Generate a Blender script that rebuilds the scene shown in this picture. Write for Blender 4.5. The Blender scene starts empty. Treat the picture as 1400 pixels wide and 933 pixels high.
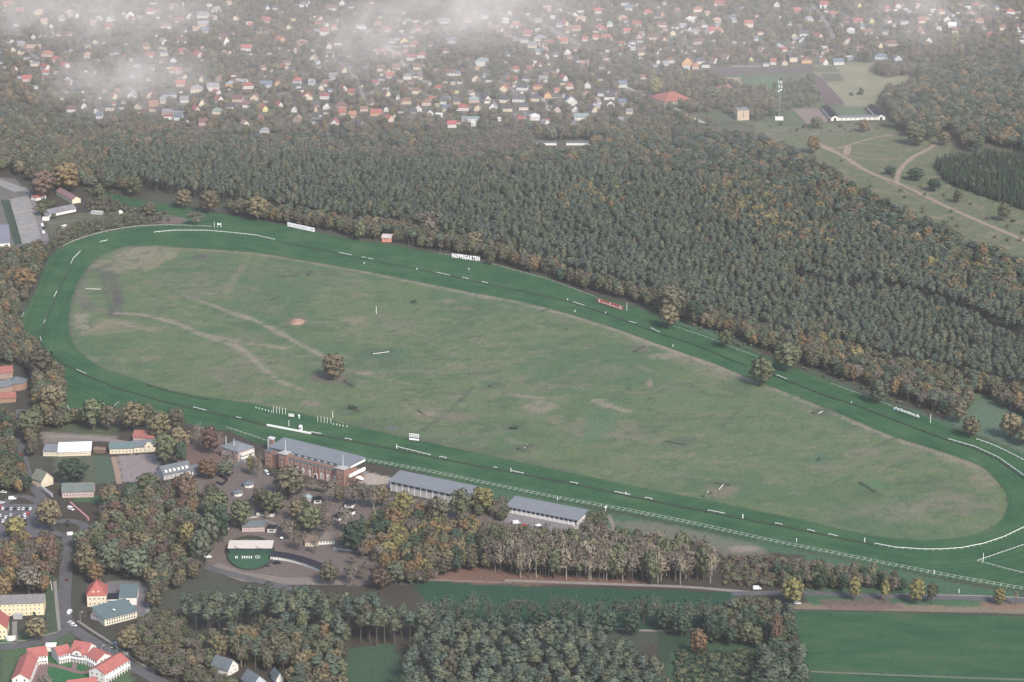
import bpy, math, random
import numpy as np
from mathutils import Vector, Matrix
from mathutils.geometry import tessellate_polygon
random.seed(7); RNG = np.random.default_rng(7)
scene = bpy.context.scene
COL = scene.collection

# ------------------------------------------------------------------ camera, world, sun, exposure
F = 3700.0; CX, CY = 700.0, 466.5; H = 700.0
TH = math.atan(1210.0 / F); ST, CT = math.sin(TH), math.cos(TH)
CAMY = -H / math.tan(TH)
cam_d = bpy.data.cameras.new('camera'); cam = bpy.data.objects.new('camera', cam_d); COL.objects.link(cam)
cam.location = (0, CAMY, H); cam.rotation_euler = (math.pi / 2 - TH, 0, 0)
cam_d.sensor_width = 36.0; cam_d.lens = F / 1400.0 * 36.0; cam_d.clip_start = 1.0; cam_d.clip_end = 30000.0
scene.camera = cam

SUN_EL, SUN_AZ = math.radians(42), math.radians(150)      # azimuth clockwise from +Y: sun behind the camera, to the right
world = bpy.data.worlds.new('World'); scene.world = world; world.use_nodes = True
wn = world.node_tree.nodes; wl = world.node_tree.links
sky = wn.new('ShaderNodeTexSky'); sky.sky_type = 'NISHITA'; sky.sun_disc = False
sky.sun_elevation = SUN_EL; sky.sun_rotation = SUN_AZ; sky.air_density = 1.0; sky.dust_density = 1.3; sky.ozone_density = 1.0
bg = wn['Background']; bg.inputs['Strength'].default_value = 0.115
wl.new(sky.outputs['Color'], bg.inputs['Color'])
sd = bpy.data.lights.new('sun', 'SUN'); sun = bpy.data.objects.new('sun', sd); COL.objects.link(sun)
sd.energy = 2.5; sd.angle = math.radians(14); sd.color = (1.0, 0.91, 0.80)
sdir = Vector((math.sin(SUN_AZ) * math.cos(SUN_EL), math.cos(SUN_AZ) * math.cos(SUN_EL), math.sin(SUN_EL)))
sun.rotation_euler = sdir.to_track_quat('Z', 'Y').to_euler(); sun.location = sdir * 500 + Vector((0, 0, 900))
scene.view_settings.view_transform = 'Standard'; scene.view_settings.look = 'None'
scene.view_settings.exposure = 1.10; scene.view_settings.gamma = 1.0
scene.render.engine = 'CYCLES'; scene.cycles.max_bounces = 5; scene.cycles.diffuse_bounces = 2
scene.cycles.transparent_max_bounces = 8; scene.cycles.volume_bounces = 2
scene.cycles.use_denoising = True; scene.cycles.denoiser = 'OPENIMAGEDENOISE'; scene.cycles.denoising_input_passes = 'RGB_ALBEDO_NORMAL'

# ------------------------------------------------------------------ photo pixel -> ground point
def P(x, y, z=0.0):
    dx = (x - CX) / F; dy = (CY - y) / F
    d = Vector((dx, CT + dy * ST, -ST + dy * CT))
    t = (z - H) / d.z
    return Vector((d.x * t, CAMY + d.y * t, z))
def PXM(y):                       # pixels per metre across, at ground row y
    return (y + 743.5) * CT / H
def to_px(X, Y, Z=0.0):
    rx = X; ry = Y - CAMY; rz = Z - H
    d = ry * CT - rz * ST; u = ry * ST + rz * CT
    return CX + F * rx / d, CY - F * u / d
def pin(poly, x, y):              # vectorised point in polygon
    x = np.asarray(x, float); y = np.asarray(y, float); ins = np.zeros(x.shape, bool)
    n = len(poly); j = n - 1
    for i in range(n):
        xi, yi = poly[i]; xj, yj = poly[j]
        if yi != yj:
            c = ((yi > y) != (yj > y)) & (x < (xj - xi) * (y - yi) / (yj - yi) + xi)
            ins ^= c
        j = i
    return ins
def seg_dist(pts, X, Y):          # distance of arrays X, Y to a polyline
    best = np.full(X.shape, 1e9)
    for (ax, ay), (bx, by) in zip(pts[:-1], pts[1:]):
        dx, dy = bx - ax, by - ay; L = dx * dx + dy * dy + 1e-9
        t = np.clip(((X - ax) * dx + (Y - ay) * dy) / L, 0, 1)
        best = np.minimum(best, np.hypot(X - ax - t * dx, Y - ay - t * dy))
    return best
def smooth(pts, n=6, closed=False):      # Catmull-Rom through the points
    out = []; m = len(pts)
    for i in range(m if closed else m - 1):
        g = (lambda k: pts[k % m]) if closed else (lambda k: pts[min(max(k, 0), m - 1)])
        p0, p1, p2, p3 = g(i - 1), g(i), g(i + 1), g(i + 2)
        for k in range(n):
            t = k / n
            out.append(tuple(0.5 * (2 * b + (c - a) * t + (2 * a - 5 * b + 4 * c - d) * t * t + (3 * b - a - 3 * c + d) * t ** 3)
                             for a, b, c, d in zip(p0, p1, p2, p3)))
    if not closed: out.append(tuple(pts[-1]))
    return out

# ------------------------------------------------------------------ materials
def nd(m, t, **kw):
    n = m.node_tree.nodes.new(t)
    for k, v in kw.items(): setattr(n, k, v)
    return n
MATS = {}
def mat(name, col, rough=0.85, var=0.25, scale=0.4, spec=0.25, col2=None, metal=0.0, rnd=0.0, detail=4, bump=0.0, stretch=None):
    """a plain painted / natural surface: base colour broken up by two sizes of noise; rnd = spread from object to object"""
    if name in MATS: return MATS[name]
    m = bpy.data.materials.new(name); m.use_nodes = True; MATS[name] = m
    t = m.node_tree; b = t.nodes['Principled BSDF']
    b.inputs['Roughness'].default_value = rough; b.inputs['Specular IOR Level'].default_value = spec; b.inputs['Metallic'].default_value = metal
    geo = nd(m, 'ShaderNodeNewGeometry'); vec = geo.outputs['Position']
    if stretch:
        mp = nd(m, 'ShaderNodeMapping', vector_type='TEXTURE'); mp.inputs['Rotation'].default_value = (0, 0, stretch[0]); mp.inputs['Scale'].default_value = (1 / stretch[1], 1 / stretch[2], 1)
        t.links.new(vec, mp.inputs['Vector']); vec = mp.outputs['Vector']
    n1 = nd(m, 'ShaderNodeTexNoise'); n1.inputs['Scale'].default_value = scale; n1.inputs['Detail'].default_value = detail
    n1.inputs['Roughness'].default_value = 0.65
    t.links.new(vec, n1.inputs['Vector'])
    r = nd(m, 'ShaderNodeValToRGB'); t.links.new(n1.outputs['Fac'], r.inputs['Fac'])
    c2 = col2 or tuple(c * (1 + var) for c in col)
    r.color_ramp.elements[0].position = 0.32; r.color_ramp.elements[0].color = (*[c * (1 - var) for c in col], 1)
    r.color_ramp.elements[1].position = 0.68; r.color_ramp.elements[1].color = (*c2, 1)
    out = r.outputs['Color']
    if rnd:
        oi = nd(m, 'ShaderNodeObjectInfo'); hs = nd(m, 'ShaderNodeHueSaturation')
        mr = nd(m, 'ShaderNodeMapRange'); mr.inputs['To Min'].default_value = 1 - rnd; mr.inputs['To Max'].default_value = 1 + rnd
        t.links.new(oi.outputs['Random'], mr.inputs['Value']); t.links.new(mr.outputs['Result'], hs.inputs['Value'])
        m2 = nd(m, 'ShaderNodeMath', operation='MULTIPLY_ADD'); m2.inputs[1].default_value = 7.31; m2.inputs[2].default_value = 0.0
        fr = nd(m, 'ShaderNodeMath', operation='FRACT'); t.links.new(oi.outputs['Random'], m2.inputs[0]); t.links.new(m2.outputs[0], fr.inputs[0])
        mh = nd(m, 'ShaderNodeMapRange'); mh.inputs['To Min'].default_value = 0.5 - rnd * 0.05; mh.inputs['To Max'].default_value = 0.5 + rnd * 0.05
        t.links.new(fr.outputs[0], mh.inputs['Value']); t.links.new(mh.outputs['Result'], hs.inputs['Hue'])
        t.links.new(out, hs.inputs['Color']); out = hs.outputs['Color']
    t.links.new(out, b.inputs['Base Color'])
    if bump:
        bp = nd(m, 'ShaderNodeBump'); bp.inputs['Strength'].default_value = bump; bp.inputs['Distance'].default_value = 0.3
        t.links.new(n1.outputs['Fac'], bp.inputs['Height']); t.links.new(bp.outputs['Normal'], b.inputs['Normal'])
    return m
def ground_mat(name, cols, scale=0.02, fine=0.5, finevar=0.22, attr=None, stretch=None, bump=0.0):
    """soil / turf: three colours by a broad noise, then a fine mottling"""
    if name in MATS: return MATS[name]
    m = bpy.data.materials.new(name); m.use_nodes = True; MATS[name] = m
    t = m.node_tree; b = t.nodes['Principled BSDF']; b.inputs['Roughness'].default_value = 0.95; b.inputs['Specular IOR Level'].default_value = 0.08
    geo = nd(m, 'ShaderNodeNewGeometry'); vec = geo.outputs['Position']
    if stretch:
        mp = nd(m, 'ShaderNodeMapping', vector_type='TEXTURE'); mp.inputs['Rotation'].default_value = (0, 0, stretch[0]); mp.inputs['Scale'].default_value = (1 / stretch[1], 1 / stretch[2], 1)
        t.links.new(vec, mp.inputs['Vector']); vec = mp.outputs['Vector']
    n1 = nd(m, 'ShaderNodeTexNoise'); n1.inputs['Scale'].default_value = scale; n1.inputs['Detail'].default_value = 7; n1.inputs['Roughness'].default_value = 0.62
    t.links.new(vec, n1.inputs['Vector'])
    if attr:
        at = nd(m, 'ShaderNodeAttribute', attribute_name=attr); col = at.outputs['Color']
    else:
        r = nd(m, 'ShaderNodeValToRGB'); el = r.color_ramp.elements
        el[0].position = 0.34; el[0].color = (*cols[0], 1); el[1].position = 0.66; el[1].color = (*cols[-1], 1)
        if len(cols) == 3:
            e = el.new(0.5); e.color = (*cols[1], 1)
        t.links.new(n1.outputs['Fac'], r.inputs['Fac']); col = r.outputs['Color']
    n2 = nd(m, 'ShaderNodeTexNoise'); n2.inputs['Scale'].default_value = fine; n2.inputs['Detail'].default_value = 6; n2.inputs['Roughness'].default_value = 0.7
    t.links.new(vec if stretch else geo.outputs['Position'], n2.inputs['Vector'])
    mr = nd(m, 'ShaderNodeMapRange'); mr.inputs['From Min'].default_value = 0.25; mr.inputs['From Max'].default_value = 0.75
    mr.inputs['To Min'].default_value = 1 - finevar; mr.inputs['To Max'].default_value = 1 + finevar
    t.links.new(n2.outputs['Fac'], mr.inputs['Value'])
    mx = nd(m, 'ShaderNodeVectorMath', operation='SCALE'); t.links.new(col, mx.inputs[0]); t.links.new(mr.outputs['Result'], mx.inputs['Scale'])
    t.links.new(mx.outputs['Vector'], b.inputs['Base Color'])
    if bump:
        bp = nd(m, 'ShaderNodeBump'); bp.inputs['Strength'].default_value = bump; bp.inputs['Distance'].default_value = 0.5
        t.links.new(n2.outputs['Fac'], bp.inputs['Height']); t.links.new(bp.outputs['Normal'], b.inputs['Normal'])
    return m

# ------------------------------------------------------------------ mesh and object helpers
class MB:
    def __init__(s): s.v = []; s.f = []; s.mi = []
    def quad(s, a, b, c, d, m=0): i = len(s.v); s.v += [tuple(a), tuple(b), tuple(c), tuple(d)]; s.f.append((i, i + 1, i + 2, i + 3)); s.mi.append(m)
    def tri(s, a, b, c, m=0): i = len(s.v); s.v += [tuple(a), tuple(b), tuple(c)]; s.f.append((i, i + 1, i + 2)); s.mi.append(m)
    def box(s, x0, y0, z0, x1, y1, z1, m=0, M=None):
        p = [(x0, y0, z0), (x1, y0, z0), (x1, y1, z0), (x0, y1, z0), (x0, y0, z1), (x1, y0, z1), (x1, y1, z1), (x0, y1, z1)]
        if M is not None: p = [tuple(M @ Vector(q)) for q in p]
        i = len(s.v); s.v += p
        for q in ((0, 3, 2, 1), (4, 5, 6, 7), (0, 1, 5, 4), (1, 2, 6, 5), (2, 3, 7, 6), (3, 0, 4, 7)): s.f.append(tuple(i + k for k in q)); s.mi.append(m)
    def prism(s, poly, z0, z1, m=0, top=True):
        n = len(poly); i = len(s.v); s.v += [(x, y, z0) for x, y in poly] + [(x, y, z1) for x, y in poly]
        for k in range(n): s.f.append((i + k, i + (k + 1) % n, i + n + (k + 1) % n, i + n + k)); s.mi.append(m)
        if top: s.f.append(tuple(i + n + k for k in range(n))); s.mi.append(m)
    def tube(s, pts, r0, r1=None, n=5, m=0):
        r1 = r0 if r1 is None else r1; i0 = len(s.v); k = len(pts)
        for j, p in enumerate(pts):
            p = Vector(p); a = Vector(pts[max(j - 1, 0)]); b = Vector(pts[min(j + 1, k - 1)]); d = (b - a).normalized()
            u = d.cross(Vector((0, 0, 1))); u = u.normalized() if u.length > 1e-3 else Vector((1, 0, 0)); w = d.cross(u)
            r = r0 + (r1 - r0) * j / max(k - 1, 1)
            for q in range(n): a_ = 2 * math.pi * q / n; s.v.append(tuple(p + (u * math.cos(a_) + w * math.sin(a_)) * r))
        for j in range(k - 1):
            for q in range(n): s.f.append((i0 + j * n + q, i0 + j * n + (q + 1) % n, i0 + (j + 1) * n + (q + 1) % n, i0 + (j + 1) * n + q)); s.mi.append(m)
        s.f.append(tuple(i0 + (k - 1) * n + q for q in range(n))); s.mi.append(m)
    def mesh(s, name, mats):
        me = bpy.data.meshes.new(name); me.from_pydata(s.v, [], s.f)
        for m in (mats if isinstance(mats, (list, tuple)) else [mats]): me.materials.append(m)
        if any(s.mi): me.polygons.foreach_set('material_index', s.mi)
        me.update(); return me
    def build(s, name, mats, parent=None):
        return link(name, s.mesh(name, mats), parent)
def link(name, data, parent=None, loc=None, rot=None):
    o = bpy.data.objects.new(name, data); COL.objects.link(o)
    if parent is not None: o.parent = parent
    if loc is not None: o.location = loc
    if rot is not None: o.rotation_euler = (0, 0, rot)
    return o
def tag(o, label=None, cat=None, group=None, kind=None):
    if label: o['label'] = label
    if cat: o['category'] = cat
    if group: o['group'] = group
    if kind: o['kind'] = kind
    return o
def thing(name, label, cat, loc=(0, 0, 0), rot=0.0, group=None):
    o = bpy.data.objects.new(name, None); COL.objects.link(o); o.location = loc; o.rotation_euler = (0, 0, rot); o.empty_display_size = 2
    return tag(o, label, cat, group)
def sheet(name, px, z, m, hole=None, kind='structure', label=None, world=False):
    conv = (lambda q: Vector((q[0], q[1], 0))) if world else (lambda q: P(*q))
    loops = [[conv(q) for q in px]] + ([[conv(q) for q in hole]] if hole else [])
    tris = tessellate_polygon(loops); flat = [v for l in loops for v in l]
    fs = []
    for t in tris:
        a, b, c = (flat[k] for k in t)
        fs.append(t if (b - a).cross(c - a).z > 0 else (t[0], t[2], t[1]))
    me = bpy.data.meshes.new(name); me.from_pydata([(v.x, v.y, z) for v in flat], [], fs); me.materials.append(m); me.update()
    return tag(link(name, me), label, None, None, kind)
def strip(name, px, width, z, m, kind='structure', world=False, sm=4, rough=0.0):
    """a road or path: a ribbon of the given width along a centre line"""
    pts = [P(*q) for q in smooth(px, sm)] if not world else [Vector((q[0], q[1], 0)) for q in px]
    mb = MB(); L = []; R = []
    for i, p in enumerate(pts):
        d = (pts[min(i + 1, len(pts) - 1)] - pts[max(i - 1, 0)]); d.z = 0; d.normalize(); n = Vector((-d.y, d.x, 0))
        w = width / 2 * (1 + rough * random.uniform(-1, 1))
        L.append((p.x + n.x * w, p.y + n.y * w, z)); R.append((p.x - n.x * w, p.y - n.y * w, z))
    for i in range(len(pts) - 1): mb.quad(R[i], R[i + 1], L[i + 1], L[i])
    return tag(mb.build(name, m), None, None, None, kind)
EXCL = []      # pixel polygons or discs kept clear of scattered trees
EXW = []       # world discs (x, y, r) kept clear of scattered trees
# ------------------------------------------------------------------ the lie of the course (photo pixels, on the ground)
INFIELD = smooth([(172,337),(212,336),(272,340),(350,346),(437,360),(505,372),(575,386),(650,401),(700,410),(762,425),(825,444),(887,466),(937,484),(975,497),(1020,516),
    (1055,529),(1122,555),(1167,574),(1222,597),(1270,612),(1337,636),(1360,655),(1375,675),(1377,695),(1366,715),(1345,727),(1310,736),(1260,739),(1200,734),(1150,724),
    (1100,712),(1050,702),(950,681),(875,667),(800,651),(700,630),(625,614),(557,599),(487,584),(425,569),(350,553),(262,540),(212,528),(175,516),(140,503),(120,491),(102,473),
    (94,450),(95,425),(101,400),(111,380),(124,362),(137,350)], 3, True)
OUTER = [(24,445),(38,418),(50,395),(58,372),(67,352),(76,343),(87,337),(102,330),(137,319),(175,312),(212,309),(250,306),(258,300),(225,292),(195,284),(160,280),(150,272),(138,262),
    (175,270),(225,279),(262,286),(312,294),(350,301),(392,309),(432,318),(480,327),(510,332),(550,338),(600,347),(657,357),(700,368),(745,380),(792,397),(830,409),(870,420),(925,443),(962,456),
    (1000,471),(1050,489),(1095,507),(1137,523),(1180,539),(1220,554),(1257,567),(1290,580),(1330,596),(1362,606),(1410,625),(1470,660),(1490,700),(1470,760),(1440,800),(1410,812),
    (1382,806),(1275,788),(1150,763),(1050,743),(940,719),(850,701),(750,683),(625,657),(560,644),(489,631),(430,622),(350,606),(310,588),(290,588),(240,575),(170,553),(140,571),(112,573),(99,573),(92,557),(90,520),(66,486),(40,466)]
RAIL = [(350,323),(317,320),(282,317),(237,317),(211,319),(180,323),(147,330),(137,332),(122,338),(110,345),(100,355),(89,377),(76,404),(61,442),(55,460),(56,468),(62,477),(82,494),(105,507),
    (120,514),(162,531),(217,547),(265,559),(327,572),(365,582),(425,593),(475,602),(525,611),(589,624),(677,641),(716,649),(790,663),(862,678),(950,696),(1060,717),(1109,727),(1145,734),(1196,745),
    (1225,750),(1262,753),(1287,753),(1315,751),(1345,745),(1372,736),(1400,722),(1420,704),(1425,682),(1400,652),(1365,627),(1332,612),(1297,602),(1270,592),(1225,575),(1165,552),(1132,542),(1076,520),
    (1022,501),(950,471),(902,456),(866,442),(799,419),(775,411),(700,395),(663,388),(606,375),(505,356),(464,347),(376,329)]

def vnoise(X, Y, cell, seed):
    r = np.random.default_rng(seed); G = r.random((257, 257))
    x = X / cell + 64.3; y = Y / cell + 64.7; i = np.floor(x).astype(int); j = np.floor(y).astype(int)
    u = x - i; v = y - j; u = u * u * (3 - 2 * u); v = v * v * (3 - 2 * v); i %= 256; j %= 256
    return (G[i, j] * (1 - u) + G[i + 1, j] * u) * (1 - v) + (G[i, j + 1] * (1 - u) + G[i + 1, j + 1] * u) * v
def fbm(X, Y, cell, seed, o=4):
    s = 0; a = 1; n = 0
    for k in range(o): s = s + a * vnoise(X, Y, cell / 2 ** k, seed + k); n += a; a *= 0.55
    return s / n

def build_ground():
    x0, x1, y0, y1, st = -640.0, 640.0, -660.0, 640.0, 3.0
    xs = np.arange(x0, x1 + 1, st); ys = np.arange(y0, y1 + 1, st)
    X, Y = np.meshgrid(xs, ys); px, py = to_px(X, Y)
    C = np.empty(X.shape + (3,)); n1 = fbm(X, Y, 60, 1); n2 = fbm(X, Y, 14, 9); n3 = fbm(X, Y, 160, 21)
    def mixin(c, w):
        w = np.clip(w, 0, 1)[..., None]; C[:] = C * (1 - w) + np.array(c) * w
    def poly(pts, c, amt=1.0, edge=0.0):
        if edge:      # ragged border: shift the sample point by noise
            w = pin(pts, px + (n2 - 0.5) * edge * 2, py + (fbm(X, Y, 12, 77) - 0.5) * edge)
        else: w = pin(pts, px, py)
        mixin(c, w * amt)
    def stroke(pts, width, c, amt=1.0, soft=0.6, sm=5):
        w3 = [P(*q) for q in (smooth(pts, sm) if len(pts) > 2 else pts)]
        d = seg_dist([(p.x, p.y) for p in w3], X, Y) + (n2 - 0.5) * width * 0.9
        mixin(c, amt * np.clip((width / 2 * (1 + soft) - d) / (width * soft), 0, 1))
    def blob(x, y, rx, ry, c, amt=1.0, rag=0.6):
        d = np.hypot((px - x) / rx, (py - y) / ry) + (n2 - 0.5) * rag * 2
        mixin(c, amt * np.clip((1.15 - d) / 0.5, 0, 1))
    LITTER = (0.048, 0.042, 0.033); ROUGH = (0.085, 0.105, 0.06); GRASS = (0.085, 0.117, 0.057); TAN = (0.165, 0.146, 0.10); DARK = (0.045, 0.06, 0.05)
    MUD = (0.075, 0.07, 0.062); TURF = (0.018, 0.066, 0.028); PALE = (0.205, 0.175, 0.138); PAVE = (0.118, 0.097, 0.088); RUST = (0.15, 0.085, 0.062)
    C[:] = LITTER; mixin((0.055, 0.06, 0.045), (n1 - 0.42) * 5)
    # rough grass beyond the course, right edge and verge
    poly([(1290,575),(1330,540),(1345,530),(1400,560),(1500,600),(1500,640),(1400,620)], (0.075,0.115,0.075), 1, 3)
    poly([(860,425),(1000,470),(1120,512),(1300,580),(1330,600),(1310,590),(1180,535),(1060,492),(1000,462),(930,435),(900,425)], (0.05,0.095,0.06), 1, 4)
    poly([(560,640),(700,672),(830,700),(1000,733),(1150,765),(1390,812),(1400,830),(1100,830),(1100,760),(960,748),(820,742),(800,735),(800,700),(690,690),(640,668)], (0.045,0.09,0.05), 1, 3)
    poly([(830,712),(900,716),(960,728),(1030,745),(1060,760),(1010,762),(900,735),(850,722)], (0.12,0.115,0.085), 0.8, 5)
    blob(1020, 751, 22, 4, PALE, 0.8)
    # infield
    inside = pin(INFIELD, px, py); w = inside * 1.0
    mixin(GRASS, w); mixin((0.092, 0.12, 0.06), w * np.clip((n3 - 0.45) * 3, 0, 0.7)); mixin((0.052, 0.10, 0.05), w * np.clip((fbm(X, Y, 90, 5) - 0.52) * 6, 0, 0.6))
    mixin((0.125, 0.118, 0.085), w * np.clip((fbm(X * 0.7 + Y * 0.35, Y * 1.1 - X * 0.3, 36, 31) - 0.60) * 5, 0, 0.4))
    mixin((0.046, 0.078, 0.044), w * np.clip((fbm(X * 0.6 + Y * 0.4, Y * 1.2 - X * 0.4, 16, 47) - 0.62) * 7, 0, 0.45))
    mixin((0.145, 0.135, 0.095), w * np.clip((fbm(X * 0.5 - Y * 0.3, Y * 1.4 + X * 0.5, 13, 58) - 0.64) * 9, 0, 0.5))
    # trodden and dry marks of the infield
    stroke([(172,338.5),(272,342),(350,347.5),(437,361.5),(505,373.5)], 6, TAN, 0.75); stroke([(500,372.5),(575,388),(650,403),(720,416),(825,446),(887,467),(950,490),(1020,516)], 6, PALE, 0.75)
    stroke([(870,458),(937,485),(985,503),(1030,518)], 14, PALE, 0.75); stroke([(930,492),(985,512)], 20, TAN, 0.6)
    stroke([(1055,531),(1167,577),(1222,600),(1270,615),(1337,639)], 5, PALE, 0.75); stroke([(1300,627),(1345,640),(1352,660)], 14, TAN, 0.7)
    poly([(125,365),(175,338),(215,337),(245,350),(235,358),(200,370),(165,372)], TAN, 0.75, 14); blob(195, 348, 32, 9, PALE, 0.35, 1.2)
    stroke([(124,362),(137,351),(172,338),(240,334)], 6, MUD, 0.5)
    stroke([(150,372),(158,400),(160,432)], 11, MUD, 0.85); stroke([(128,370),(150,362)], 9, DARK, 0.6); stroke([(138,372),(152,430)], 4, (0.06,0.055,0.055), 0.7)
    blob(160, 410, 7, 14, (0.07,0.06,0.065), 0.9); poly([(103,432),(122,428),(122,452),(102,450)], PALE, 0.65, 8); blob(122, 418, 14, 8, (0.1,0.085,0.08), 0.8)
    stroke([(118,455),(150,440),(205,452)], 10, TAN, 0.8); blob(160, 448, 40, 9, TAN, 0.5, 1.3); blob(112, 395, 14, 18, (0.13,0.12,0.09), 0.6)
    stroke([(94,455),(93,425),(104,395),(125,358)], 6, MUD, 0.75); stroke([(92,448),(100,474),(140,503),(212,529),(262,541),(350,554)], 5, (0.085,0.08,0.068), 0.75)
    stroke([(160,428),(200,432),(245,444),(285,462),(325,475),(350,495),(380,520),(410,532)], 5.5, PALE, 0.85); stroke([(275,457),(330,468),(390,476)], 5, PALE, 0.75)
    stroke([(262,406),(310,425),(352,440),(400,465),(447,491)], 5.5, PALE, 0.9); stroke([(262,406),(290,415)], 4, DARK, 0.6)
    stroke([(180,397),(240,420),(260,432)], 4, TAN, 0.4); stroke([(365,475),(400,482)], 3, TAN, 0.4); stroke([(470,505),(510,515),(560,525)], 6, TAN, 0.45)
    blob(500, 512, 14, 4, PALE, 0.7); blob(452, 518, 26, 9, (0.115,0.095,0.07), 0.9, 0.5); blob(407, 438, 20, 7, (0.15,0.105,0.08), 0.6)
    blob(350, 535, 40, 7, (0.13,0.12,0.085), 0.5); blob(425, 552, 14, 4, (0.17,0.14,0.11), 0.7); blob(480, 437, 18, 5, (0.17,0.145,0.11), 0.7)
    stroke([(528,448),(575,457)], 3, TAN, 0.6); blob(490, 443, 16, 5, TAN, 0.5); blob(585, 567, 16, 4, (0.22,0.17,0.13), 0.8)
    stroke([(648,528),(625,552),(605,570),(575,590)], 2.5, DARK, 0.8); blob(620, 570, 40, 9, (0.14,0.12,0.095), 0.6); blob(537, 585, 9, 3, (0.10,0.10,0.11), 0.95, 0.3)
    stroke([(480,577),(560,597),(700,625),(780,645)], 7, (0.075,0.085,0.06), 0.6); stroke([(640,577),(690,587)], 2.5, DARK, 0.6); stroke([(490,569),(512,575)], 2, DARK, 0.6)
    poly([(745,568),(820,572),(822,582),(800,588),(795,600),(770,592),(750,580)], (0.15,0.13,0.095), 0.4, 16); poly([(830,575),(870,572),(875,600),(850,610),(825,602)], (0.15,0.13,0.095), 0.4, 16)
    stroke([(818,548),(845,560),(858,562)], 9, (0.21,0.18,0.14), 0.7); poly([(805,560),(838,560),(842,590),(820,600),(800,612),(798,592)], (0.06,0.115,0.065), 0.6, 8); blob(735, 555, 22, 8, (0.2,0.165,0.135), 0.65)
    stroke([(700,540),(740,545)], 6, (0.2,0.17,0.14), 0.6); blob(888, 525, 6, 9, (0.22,0.155,0.13), 0.8); stroke([(873,500),(895,512)], 6, TAN, 0.7); blob(875, 478, 15, 5, (0.13,0.105,0.085), 0.8); blob(905, 488, 16, 5, PALE, 0.5)
    stroke([(985,585),(1012,560)], 2.5, DARK, 0.6); stroke([(1170,625),(1225,598)], 2.5, DARK, 0.75); blob(1180, 618, 25, 8, (0.15,0.13,0.105), 0.6); stroke([(1105,640),(1150,648)], 3, TAN, 0.5)
    blob(1120, 627, 20, 9, (0.06,0.11,0.07), 0.7); blob(1230, 700, 60, 14, (0.15,0.135,0.105), 0.5); blob(1305, 690, 40, 16, (0.14,0.125,0.1), 0.5); blob(1340, 660, 18, 14, TAN, 0.4)
    blob(985, 672, 24, 11, (0.15,0.12,0.09), 0.7); blob(930, 606, 26, 8, (0.055,0.085,0.055), 0.7); blob(702, 585, 24, 8, (0.05,0.08,0.055), 0.8); blob(484, 560, 24, 9, (0.05,0.085,0.055), 0.8)
    blob(1195, 664, 22, 8, (0.055,0.12,0.055), 0.8); blob(715, 612, 22, 6, (0.06,0.075,0.055), 0.7); blob(520, 484, 26, 7, (0.055,0.085,0.06), 0.7); blob(1128, 562, 22, 7, (0.05,0.06,0.05), 0.6)
    blob(478, 526, 12, 7, (0.055,0.08,0.055), 0.8); blob(672, 527, 14, 7, (0.06,0.1,0.065), 0.6); blob(275, 351, 14, 4, (0.09,0.08,0.075), 0.9); blob(612, 412, 14, 4, TAN, 0.6); blob(665, 406, 10, 3, TAN, 0.6)
    stroke([(690,366),(640,365),(560,344),(505,333)], 5, (0.075,0.085,0.06), 0.6)
    stroke([(310,400),(332,362),(345,347)], 6, TAN, 0.55); stroke([(388,372),(430,374)], 3, DARK, 0.6)
    w = inside * 1.0; f1 = fbm(X, Y, 5.5, 301, 2); f2 = fbm(X, Y, 9, 305, 3)
    mixin((0.05, 0.086, 0.042), w * np.clip((f1 - 0.60) * 6, 0, 0.55)); mixin((0.15, 0.142, 0.095), w * np.clip((f2 - 0.63) * 7, 0, 0.5) * np.clip((n3 - 0.35) * 3, 0.25, 1))
    for k in range(46):      # small tussocks and worn specks
        a, b = RNG.uniform(120, 1340), RNG.uniform(350, 730); blob(a, b, RNG.uniform(3, 9), RNG.uniform(1, 3), DARK if k % 2 else TAN, 0.5)
    # paddock, park and stands: gravel, paving and fallen leaves
    poly([(255,652),(300,628),(345,632),(372,652),(482,674),(535,680),(640,690),(690,690),(810,715),(805,742),(700,735),(600,715),(540,700),(500,712),(470,742),(480,756),(600,760),(640,782),(600,800),(470,800),(380,797),(285,775),(290,700),(262,680)], PAVE, 1, 5)
    poly([(482,640),(540,655),(536,668),(484,660)], (0.28,0.24,0.2), 1, 2); mixin((0.13,0.1,0.09), pin([(255,640),(480,660),(640,700),(640,790),(285,790)], px, py) * np.clip((n2 - 0.5) * 4, 0, 0.7))
    poly([(560,765),(640,762),(700,785),(700,800),(560,795)], RUST, 0.8, 6); poly([(700,782),(820,790),(900,800),(700,800)], (0.15,0.09,0.07), 0.8, 5)
    poly([(240,600),(300,590),(320,630),(270,650),(240,640)], (0.13,0.09,0.075), 0.9, 5); poly([(55,590),(160,596),(160,603),(60,606)], (0.16,0.14,0.12), 1, 3)
    poly([(80,575),(165,585),(155,597),(70,592)], (0.06,0.08,0.045), 0.8, 4)
    poly([(160,622),(215,622),(222,655),(165,660)], (0.2,0.17,0.165), 1, 1); poly([(127,624),(155,624),(160,660),(132,662)], (0.06,0.085,0.06), 1, 1); poly([(72,624),(127,624),(132,664),(78,664)], (0.075,0.085,0.055), 1, 2)
    poly([(95,678),(135,678),(160,690),(100,686)], (0.05,0.1,0.05), 0.9, 3)
    # lower left: gardens and lawns
    poly([(0,870),(40,865),(100,868),(95,880),(60,888),(0,895)], (0.06,0.09,0.05), 1, 2); poly([(0,875),(20,870),(20,884),(0,888)], (0.05,0.11,0.05), 1)
    poly([(0,885),(170,880),(190,960),(0,960)], (0.065,0.1,0.05), 1, 2); poly([(60,790),(82,790),(84,865),(66,868)], (0.05,0.075,0.045), 1, 2)
    poly([(64,912),(110,908),(130,930),(60,960)], (0.03,0.11,0.045), 1); poly([(65,895),(80,888),(100,905),(70,910)], (0.03,0.1,0.045), 1)
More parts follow.
